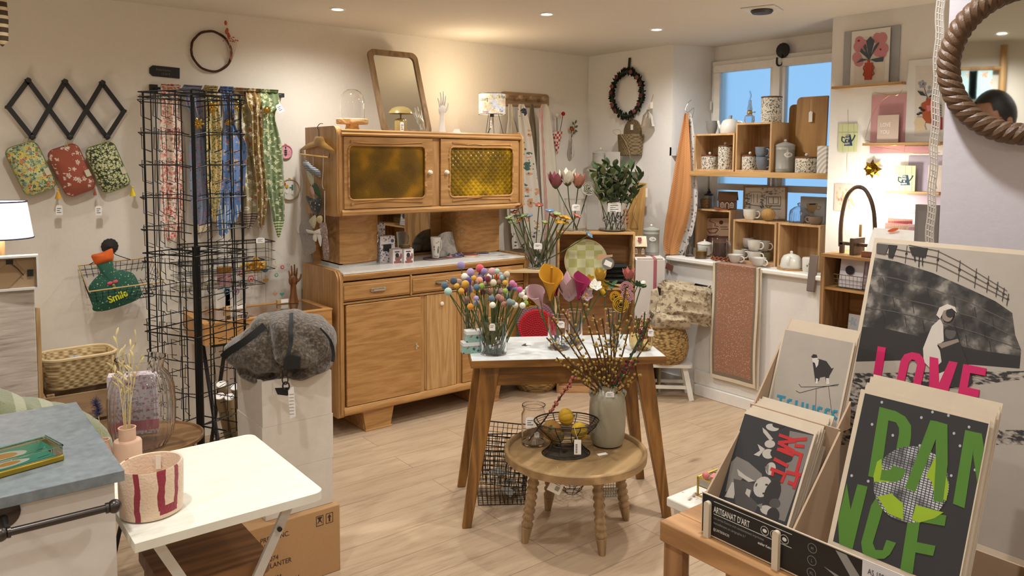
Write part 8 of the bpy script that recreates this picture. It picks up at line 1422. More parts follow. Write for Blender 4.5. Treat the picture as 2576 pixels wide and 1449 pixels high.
# photographer and bamboo ladder, seen only in the mirror
MV=lambda p:p-nn*2*(p.dot(nn)-DP_+.035)
hd=MV(Dp(2497,300,3.74));fwd=(nn*.8-sv*.5+V3((0,0,-.35))).normalized();f2=V3((fwd.x,fwd.y,0)).normalized();s2=V3((-f2.y,f2.x,0));SKIN=M('#a8745a',.5);HAIR=M('#1f1a17',.6,bump=.5,bs=90)
t=T('person','photographer with short dark hair and glasses reflected in the rope mirror','person',(hd.x-f2.x*.06,hd.y-f2.y*.06,0));O=V3((t.location.x,t.location.y,0));H_=hd-O
def skin(nm,V_,E_,R__,mat,lv=2):
    me=bpy.data.meshes.new(nm);me.from_pydata([tuple(v) for v in V_],E_,[]);me.materials.append(mat);o=bpy.data.objects.new(nm,me);S.collection.objects.link(o);o.parent=t;o.modifiers.new('k','SKIN')
    for i,r in enumerate(R__):me.skin_vertices[0].data[i].radius=r if isinstance(r,tuple) else (r,r);me.skin_vertices[0].data[i].use_root=i==0
    m_=o.modifiers.new('s','SUBSURF');m_.levels=m_.render_levels=lv;return o
hz=H_.z;K=hz/1.70;X=lambda f,s_,z:f2*f+s2*s_+V3((0,0,z*K));V_=[X(0,0,.95),X(0,0,1.15),X(-.01,0,1.38),X(.0,0,1.50),X(.03,0,1.57)];E_=[(0,1),(1,2),(2,3),(3,4)];R__=[(.17,.12),(.16,.11),(.18,.12),(.08,.07),(.06,.06)]
for s_ in (1,-1):
    n_=len(V_);V_+=[X(0,.11*s_,.90),X(.03,.12*s_,.50),X(0,.12*s_,.09),X(.13,.13*s_,.04),X(-.01,.21*s_,1.42),X(.04,.27*s_,1.16),X(.28,.10*s_,1.28)];E_+=[(0,n_),(n_,n_+1),(n_+1,n_+2),(n_+2,n_+3),(2,n_+4),(n_+4,n_+5),(n_+5,n_+6)];R__+=[.10,.075,.05,.04,.07,.052,.036]
skin('body',V_,E_,R__,M('#2c3038',.9))
for s_ in (1,-1):
    w_=X(.28,.10*s_,1.28);P_=[w_,w_+f2*.05-s2*.02*s_+V3((0,0,.03))];E_=[(0,1)];R__=[.030,.034]
    for k in range(4):n_=len(P_);P_+=[P_[1]+f2*.035+V3((0,0,.02-.02*k)),P_[1]+f2*.05-s2*.035*s_+V3((0,0,.025-.02*k)),P_[1]+f2*.035-s2*(.055-.004*k)*s_+V3((0,0,.025-.02*k))];E_+=[(1,n_),(n_,n_+1),(n_+1,n_+2)];R__+=[.010,.009,.008]
    n_=len(P_);P_+=[P_[1]+V3((0,0,.04))-s2*.015*s_,P_[1]+V3((0,0,.065))-s2*.035*s_];E_+=[(1,n_),(n_,n_+1)];R__+=[.011,.009];skin('hand',P_,E_,R__,SKIN,1)
Qh=Matrix((s2,fwd.cross(s2),fwd)).transposed() if 0 else Matrix(((s2.x,-f2.x,0),(s2.y,-f2.y,0),(0,0,1))).to_3x3();Rt=Matrix.Rotation(.35,3,s2)@Qh
b=B();b.ball(H_,.105,28,(.78,.95,1.15),rot=Rt,fl=lambda a,t_:1-.10*max(0,math.cos(t_)*-1)*abs(math.cos(a)));c=lambda x,y,z:H_+Rt@V3((x,y,z));b.ball(c(0,-.105,-.015),.016,10,(.8,1,1.5),rot=Rt);[b.ball(c(s_*.082,.0,-.01),.026,8,(.3,.7,1.1),rot=Rt) for s_ in (1,-1)];b.tube([c(0,.02,-.09),c(0,.03,-.19)],.055,12);ob('head',b,SKIN,t)
b=B();b.ball(H_+Rt@V3((0,.018,.022)),.112,28,(.80,.92,1.08),rot=Rt);b.v=[v for v in b.v];cut=[(V3(v)-H_).dot(Rt@V3((0,-1,0))) > .062 and (V3(v)-H_).dot(Rt@V3((0,0,1))) < .085 for v in b.v];kp=[f for f in b.f if not any(cut[i] for i in f)];b.f=kp;b.m=[0]*len(kp);b.s=[True]*len(kp);ob('hair',b,HAIR,t)
b=B();[b.tube([c(s_*.033+.024*math.cos(a),-.108,.012+.018*math.sin(a)) for a in [k*.524 for k in range(12)]],.002,5,closed=True) for s_ in (1,-1)];b.tube([c(-.057,-.105,.014),c(-.085,.0,.012)],.0025,5);b.tube([c(.057,-.105,.014),c(.085,.0,.012)],.0025,5);ob('glasses',b,M('#4a1c18',.4),t);b=B();[b.ball(c(s_*.033,-.092,.012),.012,8) for s_ in (1,-1)];ob('eyes',b,M('#3a2c26',.3),t);ob('mouth',B().ball(c(0,-.094,-.055),.022,10,(1.2,.3,.3),rot=Rt),M('#8a4a44',.5),t)
def Mh(px,py,x=-2.46):r=ray(px,py);p0=MPp(px,py,.035);d=r-nn*2*r.dot(nn);return p0+d*((x-p0.x)/d.x)
t=T('bamboo_ladder','bamboo ladder on the far wall, reflected in the rope mirror','ladder',(-2.47,0,0));BM=wood('#b08a58','#8a6438','z',8);pa=Mh(2525,112);pb=Mh(2415,175);b=B()
for y in (pa.y,pa.y+.55):ob('rail',B().tube([(0.02,y,0),(0.02,y,pa.z)],.022,8),BM,t)
for z in [Mh(2480,172).z-.38*k for k in range(5)]:ob('rung',B().tube([(0.02,pa.y,z),(.02,pa.y+.55,z)],.014,8),BM,t)
for i,px in enumerate((2425,2462)):p=Mh(px,215);k_=tag(ob('hanging_card',B().box(0,.004,-.07,.07,-.10,.10),floral('#a9c4c9',['#c99a78','#8fb0b8','#d8d4cc'],14,.3),loc=(-2.43,p.y,p.z)),'pale blue painted card hanging on the bamboo ladder, '+('left' if i else 'right')+' one in the mirror','card')
# ================================================================ screen printed card display at the right
KB=M('#b39a80',.75);EDG=M('#cfc0aa',.8)
def LPf(X0,z0,th):n=V3((math.cos(th),0,-math.sin(th)));v=V3((math.sin(th),0,math.cos(th)));o=V3((X0,0,z0));u=V3((0,-1,0));return o,u,v,-n
def onF(F_,px,py):o,u,v,n=F_;r=ray(px,py);p=V3((0,0,EYE))+r*((o-V3((0,0,EYE))).dot(n)/r.dot(n));return ((p-o).dot(u),(p-o).dot(v))
def board(nm,lb,X0,z0,th,u0,u1,v0,v1,ms,L,tk=.0018,back=3,text_=None):
    F_=LPf(X0,z0,th);o,u,v,n=F_;t=T(nm,lb,'poster');ob('card_board',B().prism([(u0,v0),(u1,v0),(u1,v1),(u0,v1)],-tk,0,F_),EDG,t,bev=.0004);b=B()
    def clip(P):
        m=L[0][2]
        for ax,val,sg in ((0,m[0],1),(0,m[1],-1),(1,m[2],1),(1,m[3],-1)):
            out=[]
            for i in range(len(P)):
                a,c=P[i-1],P[i];da,dc=(a[ax]-val)*sg,(c[ax]-val)*sg
                if (da >= 0) != (dc >= 0):q=da/(da-dc);out.append((a[0]+(c[0]-a[0])*q,a[1]+(c[1]-a[1])*q))
                if dc >= 0:out.append(c)
            P=out
            if len(P) < 3:return None
        return P
    m=L[0][2];b.prism([(m[0],m[2]),(m[1],m[2]),(m[1],m[3]),(m[0],m[3])],0,.00012,F_,0)
    for i,(P,c) in enumerate(L[1:]):
        P=clip([onF(F_,*q) for q in P])
        if P:b.prism(P,0,.00016+.00003*i,F_,c)
    ob('screen_print',b,ms,t);return t,F_
def rep(nm,lb,n,X0,z0,th,u0,u1,v0,v1,dx,jit=.004):
    for k in range(1,n+1):F_=LPf(X0+dx*k,z0,th);j=R9.uniform(-jit,jit);tag(ob(nm,B().prism([(u0+j,v0),(u1+j,v0),(u1+j,v1+.004*k),(u0+j,v1+.004*k)],-.0018,0,F_),EDG,bev=.0004),lb,'poster',lb)
BK,LG,LM=M('#2c2b2c',.7),M('#4c7a24',.6),M('#8fae1c',.6);SN=M('#aeb0b4',.7)
q=N('mirror_ball_print');q.set(rough=.7);sp=q.n('ShaderNodeTexBrick');sp.inputs['Scale'].default_value=1;sp.inputs['Brick Width'].default_value=.006;sp.inputs['Row Height'].default_value=.004;sp.inputs['Mortar Size'].default_value=.0007;sp.offset=0;nz=q.n('ShaderNodeTexNoise');nz.inputs['Scale'].default_value=22;q.l(q.co(rot=(0,1.2,1.57)),sp.inputs['Vector']);q.l(q.co(),nz.inputs['Vector']);g=q.ramp(nz.outputs[0],[(.4,'#4a4a4c'),(.6,'#c4c6ca')]);q.l(g,sp.inputs[1]);q.l(g,sp.inputs[2]);sp.inputs[3].default_value=lin('#333335');q.base(sp.outputs[0]);DBM=q.mat
C2=lambda *P:[(2050+x/2.643,940+y/2.643) for x,y in P];C8=lambda *P:[(1640+x/2.752,980+y/2.752) for x,y in P]
X0,z0,th=1.275,.93,rad(20.3);F_=LPf(X0,z0,th);uTL,vT=onF(F_,2166,978);uTR,_v=onF(F_,2492,1058);a0,b0=onF(F_,*C8((1475,25))[0]);a1,b1=onF(F_,*C8((2330,240))[0])
el=lambda x,y,rx,ry,n=36:C8(*[(x+rx*math.cos(6.2832*i/n),y+ry*math.sin(6.2832*i/n)) for i in range(n)])
Gs=[C2(*P) for P in (((430,220),(500,240),(435,702),(355,682)),((495,238),(535,248),(600,285),(640,345),(560,362),(540,325),(488,310)),((640,345),(640,420),(605,640),(522,612),(560,400),(560,362)),((605,640),(590,690),(540,722),(435,706),(446,640),(500,642),(524,610)),((770,310),(820,318),(812,420),(668,787),(600,760)),((806,316),(883,338),(885,600),(852,860),(790,845),(805,600)),((715,630),(830,655),(820,725),(690,700)))]+[C8(*P) for P in (((2170,280),(2245,297),(2165,822),(2085,790)),((2235,295),(2285,305),(2335,640),(2255,660),(2225,450)),((2380,330),(2330,760),(2290,740),(2330,330)),((1425,655),(1495,672),(1385,1125),(1300,1105)),((1350,650),(1380,850),(1300,1105),(1290,900)),((1565,735),(1640,750),(1600,830),(1530,1065),(1450,1060),(1520,800)),((1450,1060),(1530,1062),(1548,1110),(1600,1112),(1625,1040),(1692,1062),(1650,1140),(1610,1172),(1520,1172),(1460,1130)),((1790,800),(1870,815),(1800,1320),(1712,1300)),((1800,830),(2040,872),(2028,945),(1800,905)),((1830,1055),(1965,1082),(1948,1152),(1815,1125)))]
ball=el(1797,657,262,265);lime=[C8(*P) for P in (((1535,600),(1560,500),(1590,480),(1600,590),(1700,640),(1540,640)),((1960,470),(2030,560),(2056,660),(2040,770),(1960,740),(1940,640),(1900,600)),((1560,740),(1660,720),(1740,790),(1740,900),(1640,860)),((1830,800),(2020,850),(1960,890),(1850,922),(1800,900)))]
L=[(0,0,(a0,a1,.012,b0))]+[(ell(2045+0+x,y,3.4,3.8,8),3) for x,y in [(2050+u/2.643-2045,940+v/2.643) for u,v in ((445,190),(380,337),(518,410),(708,292),(782,255),(888,278),(698,478),(1025,355),(925,397),(965,480),(245,678),(355,715),(907,678),(1065,640))]]+[(P,1) for P in Gs]+[(ball,4)]+[(P,2) for P in lime]+[(P,1) for P in (Gs[3],Gs[5],Gs[4])]
t,_=board('dance_poster','screen printed poster DANCE in green letters with a mirror ball',X0,z0,th,uTL,uTR,0,vT,[BK,LG,LM,SN,DBM],L)
rep('printed_poster','cream edged poster stacked behind the DANCE poster',5,X0,z0,th,uTL+.003,uTR+.003,0,vT+.003,.006)
# love poster
SK,DW,MW,LW,PKK=M('#a89f94',.8),M('#2e2b2a',.8),M('#55504c',.8),M('#c9c2b8',.8),M('#c4185c',.6)
q=N('stone_wall_print');q.set(rough=.8);nz=q.n('ShaderNodeTexNoise');nz.inputs['Scale'].default_value=26;nz.inputs['Detail'].default_value=8;q.l(q.co(),nz.inputs['Vector']);q.base(q.ramp(nz.outputs[0],[(.42,'#2b2927'),(.56,'#4e4a46'),(.68,'#918a82')]));STN=q.mat
q=N('beach_print');q.set(rough=.8);nz=q.n('ShaderNodeTexNoise');nz.inputs['Scale'].default_value=1;nz.inputs['Detail'].default_value=8;q.l(q.co((60,60,160)),nz.inputs['Vector']);q.base(q.ramp(nz.outputs[0],[(.44,'#33302e'),(.52,'#938a80'),(.6,'#a9a096')]));BCH=q.mat
C7=lambda *P:[(1900+x/2.683,560+y/2.683) for x,y in P];X1,z1_,th1=1.52,.90,rad(16);F1=LPf(X1,z1_,th1);uL,vL=onF(F1,2200,598);uLr=uL+.44;pa=onF(F1,*C7((825,132))[0])
S7=lambda P,w:[q_ for q_ in strk(C7(*P),w)]
L=[(0,0,(pa[0],uLr-.02,.02,pa[1]))]+[(C7((400,1020),(1900,1000),(2300,1500),(400,1500)),6),(C7((1300,1120),(2300,1000),(2400,1400),(1400,1400)),0),(C7((700,215),(960,265),(1200,340),(1450,450),(1620,530),(1735,610),(1755,760),(1795,860),(1785,985),(1500,960),(900,900),(600,900)),5),(C7((600,690),(900,720),(1200,790),(1500,860),(1785,900),(1780,985),(1500,962),(1000,930),(600,940)),1)]
for P in (((780,345),(960,380),(1200,450),(1450,540),(1740,680)),((760,455),(930,500),(1200,560),(1480,640),(1750,770)),((740,570),(930,600),(1200,660),(1480,740),(1780,850))):L+=[(q_,2) for q_ in S7(P,2.2)]
for P in [((x,y),(x+12,y+70)) for x,y in ((860,370),(985,400),(1160,440),(1340,500),(1480,570),(1600,640),(930,500),(1060,540),(1230,580),(1400,650),(1540,700),(860,600),(1010,630),(1130,660),(1420,760),(1580,800))]:L+=[(q_,1) for q_ in S7(P,1.4)]
for x,y,h in ((1020,275,120),(1232,330,145),(1378,395,140),(1488,440,130),(1570,470,110),(1632,500,100),(1675,530,90),(1705,560,80)):L+=[(q_,2) for q_ in S7(((x-8,y),(x+6,y-h)),1.6)]+[(C7((x-8,y-h*.5),(x+8,y-h*.5),(x+8,y-h*.6),(x-4,y-h*.6)),1)]
for k in (0,45,90):L+=[(q_,2) for q_ in S7(((840,110+k),(1232,190+k),(1378,262+k),(1700,460+k*.6)),.7)]
L+=[(C7((820,140),(905,150),(880,215),(820,205)),2),(C7((1040,165),(1165,172),(1150,235),(1060,220)),1),(C7((905,150),(960,155),(930,240),(900,235)),1)]+[(q_,1) for q_ in S7(((1075,215),(1080,260)),3)+S7(((1110,220),(1105,300)),2)+S7(((1130,220),(1130,290)),2)]
L+=[(C7((1275,720),(1350,700),(1380,800),(1440,960),(1470,1080),(1440,1110),(1320,1110),(1240,1020),(1250,850)),1),(C7((1250,650),(1270,690),(1275,800),(1230,830),(1250,870),(1260,940),(1200,1000),(1140,940),(1135,850),(1170,760),(1195,700)),3),(C7((1230,820),(1370,785),(1380,805),(1260,850)),4),(ell(*C7((1300,625))[0],14,17,14),4),(ell(*C7((1318,612))[0],11,12,12),1),(C7((1225,625),(1245,575),(1300,550),(1350,570),(1362,610),(1330,580),(1275,595),(1250,650)),3),(ell(*C7((1320,745))[0],14,16,14),2),(C7((1280,715),(1310,697),(1350,705),(1368,750),(1350,730),(1300,725)),1),(C7((1240,1020),(1290,1000),(1260,1160),(1225,1170)),3),(C7((1120,1090),(1180,1070),(1180,1150),(1120,1140)),1)]
L+=[(C7(*P),7) for P in (((830,835),(885,845),(845,1085),(793,1070)),((985,930),(1040,942),(1000,1115),(948,1105)),((985,930),(1010,890),(1060,875),(1060,925),(1040,942)),((1060,875),(1110,885),(1140,920),(1150,960),(1097,952),(1080,930),(1060,925)),((1150,960),(1097,952),(1060,1125),(1112,1140)),((1180,905),(1238,917),(1245,1060),(1240,1172),(1175,1160)),((1312,935),(1370,945),(1290,1180),(1225,1168),(1245,1080)),((1408,955),(1462,965),(1420,1212),(1363,1200)),((1455,963),(1562,985),(1555,1035),(1448,1015)),((1435,1112),(1516,1130),(1507,1180),(1425,1165)))]
board('love_poster','large black and white beach photo poster with pink LOVE letters',X1,z1_,th1,uL,uLr,0,vL,[SK,DW,MW,LW,M('#8a7c70',.8),STN,BCH,PKK],L,tk=.003)
# ski poster
X2,z2_,th2=1.435,.99,rad(19);F2=LPf(X2,z2_,th2);u2,v2=onF(F2,1972,826);u2r,_v=onF(F2,2152,860);pb=onF(F2,*C7((203,722))[0])
L=[(0,0,(pb[0],u2r-.004,.004,pb[1]))]+[(q_,1) for P,w in ((((275,1135),(300,1150),(420,1118),(565,1090)),1.6),(((295,1090),(310,1110),(420,1108),(560,1100)),1.4),(((412,1120),(405,1310)),1),(((495,1105),(520,1320)),1)) for q_ in S7(P,w)]+[(C7((388,945),(430,920),(480,935),(515,985),(530,980),(500,1035),(440,1045),(400,1035)),1),(C7((400,1030),(440,1035),(430,1070),(405,1075)),1),(C7((470,1030),(500,1035),(495,1075),(478,1075)),1),(C7((410,1050),(425,1055),(420,1090),(408,1085)),2),(C7((478,1050),(497,1050),(500,1090),(482,1095)),2),(ell(*C7((403,925))[0],7,8,12),2),(C7((378,905),(392,888),(415,892),(420,912),(390,915)),1),(C7((400,935),(430,925),(425,960),(412,980)),2)]
L+=[(q_,3) for P,w in ((((148,1168),(205,1180)),13),(((175,1175),(165,1270)),13),(((248,1200),(225,1195),(215,1240),(212,1300)),12),(((280,1200),(265,1310)),12),(((322,1212),(308,1320)),12),(((272,1255),(315,1262)),10),(((352,1222),(345,1320)),12),(((395,1232),(385,1330)),12),(((452,1255),(430,1245),(420,1275),(448,1300),(440,1340)),12),(((505,1265),(480,1258),(472,1290),(500,1310),(495,1350)),12),(((555,1275),(530,1270),(522,1300),(550,1325)),12)) for q_ in S7(P,w/2.1)]
board('skier_poster','grey poster of a skier in a suit with blue TCHUSS letters',X2,z2_,th2,u2,u2r,0,v2,[SK,DW,LW,M('#2c86a0',.6)],L)
rep('stacked_poster','cream edged poster stacked behind the skier poster',4,X2,z2_,th2,u2+.006,u2r,0,v2+.004,.005)
# children poster, lying on its side
X3,z3_,th3=1.30,.905,rad(28);F3=LPf(X3,z3_,th3);u3,v3=onF(F3,1874,1036);u3r,_v=onF(F3,2054,1090);G=lambda *P:[(1800+x/2.409,980+y/2.409) for x,y in P];pc=onF(F3,*G((178,145))[0]);pd=onF(F3,*G((595,275))[0])
S9=lambda P,w:[q_ for q_ in strk(G(*P),w)];eg=lambda x,y,rx,ry,rt_=0,n=16:G(*[(x+rx*math.cos(6.2832*i/n)*math.cos(rt_)-ry*math.sin(6.2832*i/n)*math.sin(rt_),y+rx*math.cos(6.2832*i/n)*math.sin(rt_)+ry*math.sin(6.2832*i/n)*math.cos(rt_)) for i in range(n)])
L=[(0,0,(pc[0],pd[0],.012,pc[1]))]+[(P,c) for P,c in ((G((450,250),(600,280),(420,800),(300,760),(420,520)),2),(G((95,440),(130,405),(200,440),(280,510),(285,540),(240,555),(180,520),(110,600),(60,620)),2),(G((130,480),(180,520),(240,555),(200,560),(140,520)),3),(G((100,560),(130,570),(110,660),(55,650)),3),(G((110,540),(240,570),(210,650),(260,700),(230,760),(120,690)),4),(eg(285,590,52,66,.5),3),(eg(345,630,48,85,.35),1),(eg(360,690,34,30),4),(G((190,600),(215,610),(205,655),(180,630)),3),(eg(310,577,9,6),1),(eg(293,630,9,6),1),(eg(248,578,5,12,.4),4),(eg(345,230,40,22,.2),3),(eg(385,215,40,20),1),(G((285,230),(310,250),(350,300),(330,310),(290,260)),3),(eg(330,330,32,24),3),(G((232,395),(270,370),(255,330),(300,360),(265,405)),3),(eg(320,390,36,30),3),(eg(400,400,70,40,.3),1),(eg(335,480,30,40,.3),3),(G((300,470),(325,450),(320,520)),2),(eg(310,730,40,28,.3),3),(eg(350,760,38,45),1),(G((250,700),(285,690),(280,725)),2))]
L+=[(q_,5) for P,w in ((((385,275),(490,312)),9),(((490,312),(380,322)),9),(((380,322),(475,372)),9),(((475,372),(375,360)),8),(((375,360),(475,400)),9),(((460,305),(555,300)),9),(((480,340),(540,345)),9),(((355,420),(440,465)),10),(((335,480),(425,515)),10),(((350,490),(345,525)),7),(((425,505),(400,565)),8),(((465,375),(530,400)),10),(((430,500),(520,520)),10),(((520,400),(490,510)),9),(((440,560),(490,580)),9),(((500,520),(475,600)),9)) for q_ in S9(P,w*.9)]
board('children_poster','black and white photo card of children lying sideways with red letters',X3,z3_,th3,u3,u3r,0,v3,[BK,DW,M('#75706a',.8),M('#b0a9a0',.8),M('#4a4643',.8),M('#b01c1e',.6)],L)
rep('greeting_postcard','cream edged card stacked behind the children poster',7,X3,z3_,th3,u3+.002,u3r+.002,0,v3,.006)
# the display itself
ZC=.855;XF=1.262;yA=Xp(1765,1300,XF).y;t=T('card_display','cardboard card display with a black printed front standing on the pallet crate','display stand');b=B();ztop=Xp(1770,1238,XF).z
y_=lambda px,py,X:Xp(px,py,X).y
b.box(XF,XF+.003,yA-1.0,yA,ZC+.001,ztop);ob('front_panel',b,EDG,t);YZn=lambda y:(V3((0,y,0)),V3((1,0,0)),V3((0,0,1)),V3((0,-1,0)));yd=y_(1990,1312,XF);zr=Xp(1905,1018,1.425).z
for i,y in enumerate((yA-.004,yd,yd-.34,yd-.66)):ob('side_divider',B().prism([(XF+.003,ZC),(XF+.003,ztop-.004),(1.42,zr-.004 if i < 2 else ZC+.10),(1.42,ZC)],0,.004,YZn(y)),KB,t)
yl_=y_(2112,1075,1.42);ob('riser_panel',B().box(1.42,1.424,yl_,yA,ZC,zr),KB,t);ob('riser_panel',B().box(1.42,1.424,yd-.66,yl_-.001,ZC,ZC+.10),KB,t);ob('upper_side',B().prism([(1.424,zr-.01),(1.424,zr),(1.56,zr+.17),(1.56,zr-.01)],0,.004,YZn(yA-.004)),KB,t);ob('upper_side',B().prism([(1.424,zr-.01),(1.424,zr+.0),(1.47,zr+.045),(1.47,zr-.01)],0,.004,YZn(y_(2108,1070,1.43))),KB,t);ob('back_panel',B().box(1.60,1.604,yl_,yA,ZC,zr-.02),KB,t);ob('base_shelf',B().box(XF+.003,1.60,yA-1.0,yA,ZC+.0005,ZC+.004),KB,t)
frf=lambda y,z:(V3((XF,y,z)),V3((0,-1,0)),V3((0,0,1)),V3((-1,0,0)));b=B();hp=ztop-ZC;b.prism([(.002,.004),(.98,.004),(.98,hp-.002),(.002,hp-.002)],0,.0006,frf(yA,ZC),0)
xt=.030;tx=lambda s_,x,z,sz_,m_=1,sx_=.75,bo=0:text(b,s_,frf(yA-x,ZC+hp*z),sz_,m_,sx_,h=.0009,bold=bo)
tx('ARTISANAT D\'ART',xt,.63,hp*.21,1,.56,.015);tx('Les cartes Kencre sont exclusivement imprimées',xt,.47,hp*.088,2,.78);tx('manuellement en sérigraphie à l\'',xt,.35,hp*.088,2,.78);tx('atelier Kencre Lille',xt+.104,.35,hp*.088,1,.80,.015);tx('@CARTEKENCRE',xt,.19,hp*.088,1,.66)
for zl in (.88,.58):b.prism([(xt,hp*zl),(.205,hp*zl),(.205,hp*(zl+.012)),(xt,hp*(zl+.012))],.0006,.001,frf(yA,ZC),1)
for i in range(3):ringprism(b,ell(.148+.021*i,hp*.71,.0088,n=20),ell(.148+.021*i,hp*.71,.0080,n=20),.0006,.001,frf(yA,ZC),1);b.prism(ell(.148+.021*i,hp*.71,.0048,.0038,n=7+i),.0006,.001,frf(yA,ZC),1)
for i,s_ in enumerate(('M','L','XL')):ringprism(b,ell(.246,hp*(.78-.27*i),.0088,n=20),ell(.246,hp*(.78-.27*i),.0081,n=20),.0006,.001,frf(yA,ZC),2);text(b,s_,frf(yA-.246,ZC+hp*(.78-.27*i)-.003),.008,2,.8,h=.0009,al='CENTER')
for i,(P) in enumerate((((.29,.95),(.31,.95),(.36,.3),(.35,.1),(.335,.3)),((.27,.5),(.31,.42),(.33,.3),(.30,.36)),((.27,.22),(.33,.1),(.34,.04),(.28,.1)),((.36,.7),(.44,.55),(.44,.5),(.37,.6)))):b.prism([(x,hp*z) for x,z in P],.0006,.001,frf(yA,ZC),2)
ob('printed_front',b,[M('#121214',.35),M('#dcdad4',.6),M('#8f8d8a',.6)],t)
for px in (1783,1958):y=y_(px,1330,XF);ob('wooden_clip',B().prism(rrect(-.0065,.0065,-.006,hp*.86,.006),.001,.010,frf(y,ZC+.0)),EDG,t)
y=y_(2170,1449,XF);tag(ob('handwritten_note',B().prism([(0,0),(.12,0),(.12,.05),(0,.05)],0,.0006,(V3((0,0,0)),V3((0,-1,0)),V3((0,0,1)),V3((-1,0,0)))),M('#d4d3d8',.7),loc=(XF-.002,y,ztop-.048)),'white handwritten note at the bottom edge of the black display front','note')
b=B();text(b,'AS 1998',(V3((0,0,0)),V3((0,-1,0)),V3((0,0,1)),V3((-1,0,0))),.014,0,.7);o=ob('handwriting',b,INK,bpy.data.objects['handwritten_note']);o.location=(-.001,-.01,.028)
tag(ob('spare_board',B().prism([(0,0),(.5,0),(.5,.22),(0,.28)],0,.004,(V3((0,0,0)),V3((0,-1,0)),V3((.3,0,1)).normalized(),V3((-1,0,0)))),KB,loc=(1.34,yd-.345,ZC+.01)),'plain brown cardboard sheet leaning at the far right of the display','cardboard sheet')
# crate table and white pallet with the glass box
PW=wood('#b98c5c','#8d6439','y',9,.65,.5);PWZ=wood('#a87c50','#7d5632','z',9,.65,.5);yC=Xp(1660,1290,1.235).y
t=T('pallet_crate_table','rough pine pallet crate table carrying the card display','crate',(1.235,yC,0));ob('top_rail',B().box(0,.06,-1.3,0,ZC-.045,ZC-.001),PW,t,bev=.003);ob('top_boards',B().box(.062,.20,-1.3,0,ZC-.018,ZC-.0015).box(.205,.40,-1.3,0,ZC-.018,ZC-.0015),PW,t,bev=.002)
for y in (-.022,-.16,-.24,-.42,-.60,-.80):ob('upright_slat',B().box(.012,.035,y-.055 if y < -.05 else y-.03,y+(.02 if y > -.1 else 0),0,ZC-.046),PWZ,t,bev=.002)
ob('rear_post',B().box(.36,.40,-.04,0,0,ZC-.019),PWZ,t);ob('rear_post',B().box(.36,.40,-1.3,-1.26,0,ZC-.019),PWZ,t)
p1=Zp(1676,1250,.74);q=N('chipped_white_paint');q.set(rough=.7);nz=q.n('ShaderNodeTexNoise');nz.inputs['Scale'].default_value=14;nz.inputs['Detail'].default_value=8;q.l(q.co(),nz.inputs['Vector']);q.base(q.ramp(nz.outputs[0],[(.36,'#6b4c34'),(.40,'#dad5ca')]));t=T('chipped_white_table','chipped white painted table top behind the pallet crate','table',(p1.x,p1.y,0));ob('table_top',B().box(0,.50,-.30,0,.715,.74),q.mat,t,bev=.004)
for x in (.02,.45):
    for y in (-.28,-.04):ob('leg',B().box(x,x+.03,y,y+.03,0,.715),q.mat,t)
g=Zp(1745,1248,.7405);t=T('brass_glass_box','glass display box with brass edges on the chipped white table','box',(g.x+.01,g.y-.005,.7405));b=B();gw,gd,gh=.16,.24,Xp(1745,1195,g.x+.01).z-.7405
for z in (.002,gh):b.tube(rectloop(0,gd,-gw,0,z),.003,5,closed=True)
for x,y in ((0,0),(gd,0),(0,-gw),(gd,-gw)):b.tube([(x,y,0),(x,y,gh)],.003,5)
ob('brass_frame',b,M('#b89a4a',.3,.9),t);ob('glass_panes',B().box(.001,gd-.001,-gw+.001,-.001,.003,gh-.001),glass('#f2f6f2'),t)
b=B();b.obox((0,0,.004),(.03,.012,.006),(0,0,.4));b.ball((-.02,.01,.008),.010,8);tag(ob('hair_clip',b,M('#c9706a',.4),loc=(g.x+.03,g.y-.04,.7405+gh+.004)),'coral pink hair clip lying on the brass edged glass box','hair clip')
# hanger with bags and bows on the side of the big cabinet
HX=1.90;frh=(V3((HX,0,0)),V3((0,-1,0)),V3((0,0,1)),V3((-1,0,0)));hp_=lambda *P:[(-Xp(a,c,HX).y,Xp(a,c,HX).z) for a,c in P];H5=lambda *P:hp_(*[(740+x/6.0375,280+y/6.0375) for x,y in P]);H6=lambda *P:hp_(*[(740+x/5.573,480+y/5.573) for x,y in P])
t=T('wooden_hanger','wooden clothes hanger with a bar hooked on the left side of the cabinet','hanger');b=B();inflate(b,sm2(H5((320,385),(440,390),(470,470),(560,545),(615,600),(612,642),(570,630),(480,560),(340,530),(200,555),(100,600),(100,570),(220,480),(290,460)),2),.010,frh,5);HGW=wood('#b8904c','#94702f','y',9);ob('hanger_body',b,HGW,t)
P3=lambda P,o=.0:[V3((HX-.004-o,-y,z)) for y,z in P];ob('steel_hook',B().tube(smooth(P3(H5((385,385),(385,300),(365,240),(400,190),(445,190))),4),.0022,6),M('#5a4a3c',.4,.8),t);ob('hanger_bar',B().tube(P3(H5((120,655),(550,705)),.008),.006,8),HGW,t);ob('bar_wires',B().tube(P3(H5((128,600),(122,665)),.006),.0015,5).tube(P3(H5((565,640),(555,710)),.006),.0015,5),WIRE,t)
def hang(nm,lb,cat,S_,parts):
    t=T(nm,lb,cat); 
    if S_:b=B();[b.tube(smooth(P3(P,.012),3),w_,5) for P,w_ in S_];ob('hanging_cord',b,M('#cfc8bc',.8),t)
    for n_,P,d,m_,off in parts:b=B();inflate(b,sm2(P,3),d,(V3((HX-off,0,0)),)+frh[1:],4,wr=.002,wf=60);ob(n_,b,m_,t)
CRO=floral('#8f8a86',['#b59a84','#6d6864','#a88c78'],70,.36);NV=stripes('#2a3448','#b9bcc0',2,.010,.6);DOT=floral('#16171d',['#d8d6cf'],44,.22)
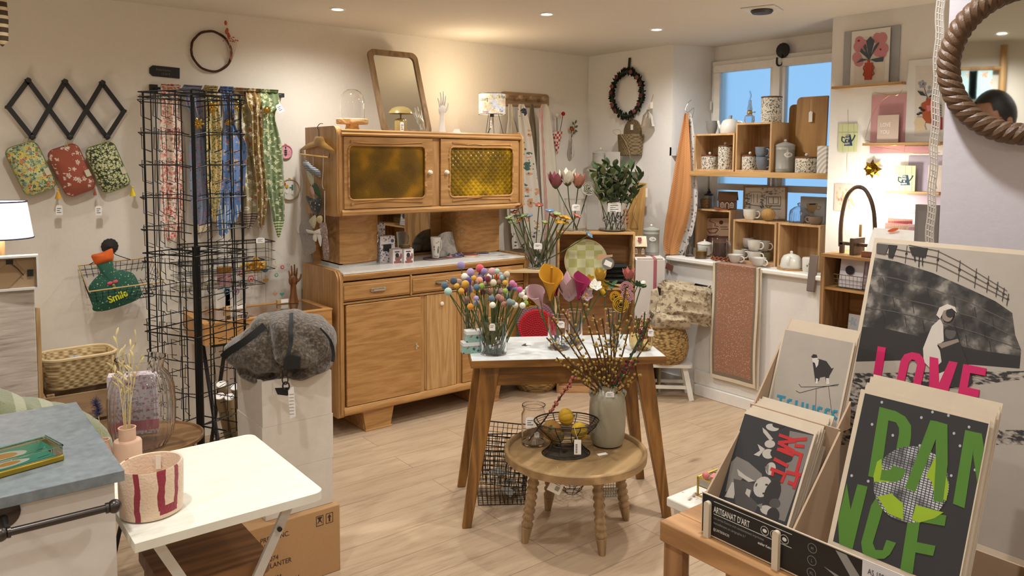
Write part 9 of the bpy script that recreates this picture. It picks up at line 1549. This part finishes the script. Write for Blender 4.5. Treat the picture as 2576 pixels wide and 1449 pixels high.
hang('crochet_bag','small grey crochet granny square bag hanging from the cabinet hanger','bag',[(H5((140,660),(145,900),(160,1100),(130,1449)),.0035)],[('bag_body',H6((120,450),(210,425),(270,470),(290,600),(330,830),(180,905),(150,800),(95,560)),.008,CRO,.012),('white_tag',H6((60,510),(100,500),(95,590),(60,570)),.002,CARD,.01)])
hang('striped_scrunchie_bow','navy and white striped bow, uppermost on the hanger bar','bow',[(H5((205,660),(205,760)),.002)],[('bow_loops',H5((165,790),(240,750),(330,830),(400,870),(450,920),(450,1000),(340,950),(230,890)),.014,NV,.02)])
hang('green_print_scarf','narrow white green and pink printed cloth knot below the striped bow','cloth',None,[('upper_cloth',H5((225,900),(300,960),(330,1050),(300,1130),(260,1040)),.008,M('#c9cdb8',.8),.014),('green_cloth',H5((330,1080),(400,1150),(430,1290),(380,1280),(300,1180)),.008,M('#3c5a3a',.8),.012),('pink_cloth',H5((290,1140),(330,1150),(360,1250),(340,1290),(310,1230)),.008,M('#c9a09c',.8),.02)])
hang('dotted_bow','black bow with white dots in the middle of the hanger cords','bow',[(H5((325,670),(335,1000),(340,1449)),.002)],[('bow_loops',H6((205,65),(320,115),(400,80),(430,180),(380,330),(300,310),(240,190)),.014,DOT,.018)])
hang('cream_bow','cream flowered bow below the black dotted one','bow',None,[('left_loop',H6((260,400),(335,335),(350,420),(320,530),(265,460)),.012,M('#c9c1a4',.8),.018),('right_loop',H6((350,410),(375,350),(430,350),(430,430),(400,460)),.012,M('#cdbf94',.8),.018)])
hang('white_bow','white linen bow with pointed tails, lowest on the hanger','bow',None,[('bow_loops',H6((220,535),(330,570),(440,520),(440,600),(350,600),(250,590)),.010,CARD,.024),('left_tail',H6((330,590),(365,600),(360,710),(310,670)),.004,CARD,.022),('right_tail',H6((365,600),(430,620),(435,720),(415,775)),.004,CARD,.022)])
hang('brown_crochet_strip','narrow brown crochet glasses case hanging at the right of the hanger bar','case',[(H5((485,670),(480,900),(465,1110),(490,1180)),.0025),(H6((465,0),(465,440)),.003)],[('crochet_body',H6((400,480),(460,440),(500,470),(520,700),(540,940),(460,950),(450,700)),.010,floral('#8a7064',['#6d564c','#c9b8ac'],90,.35),.02)])
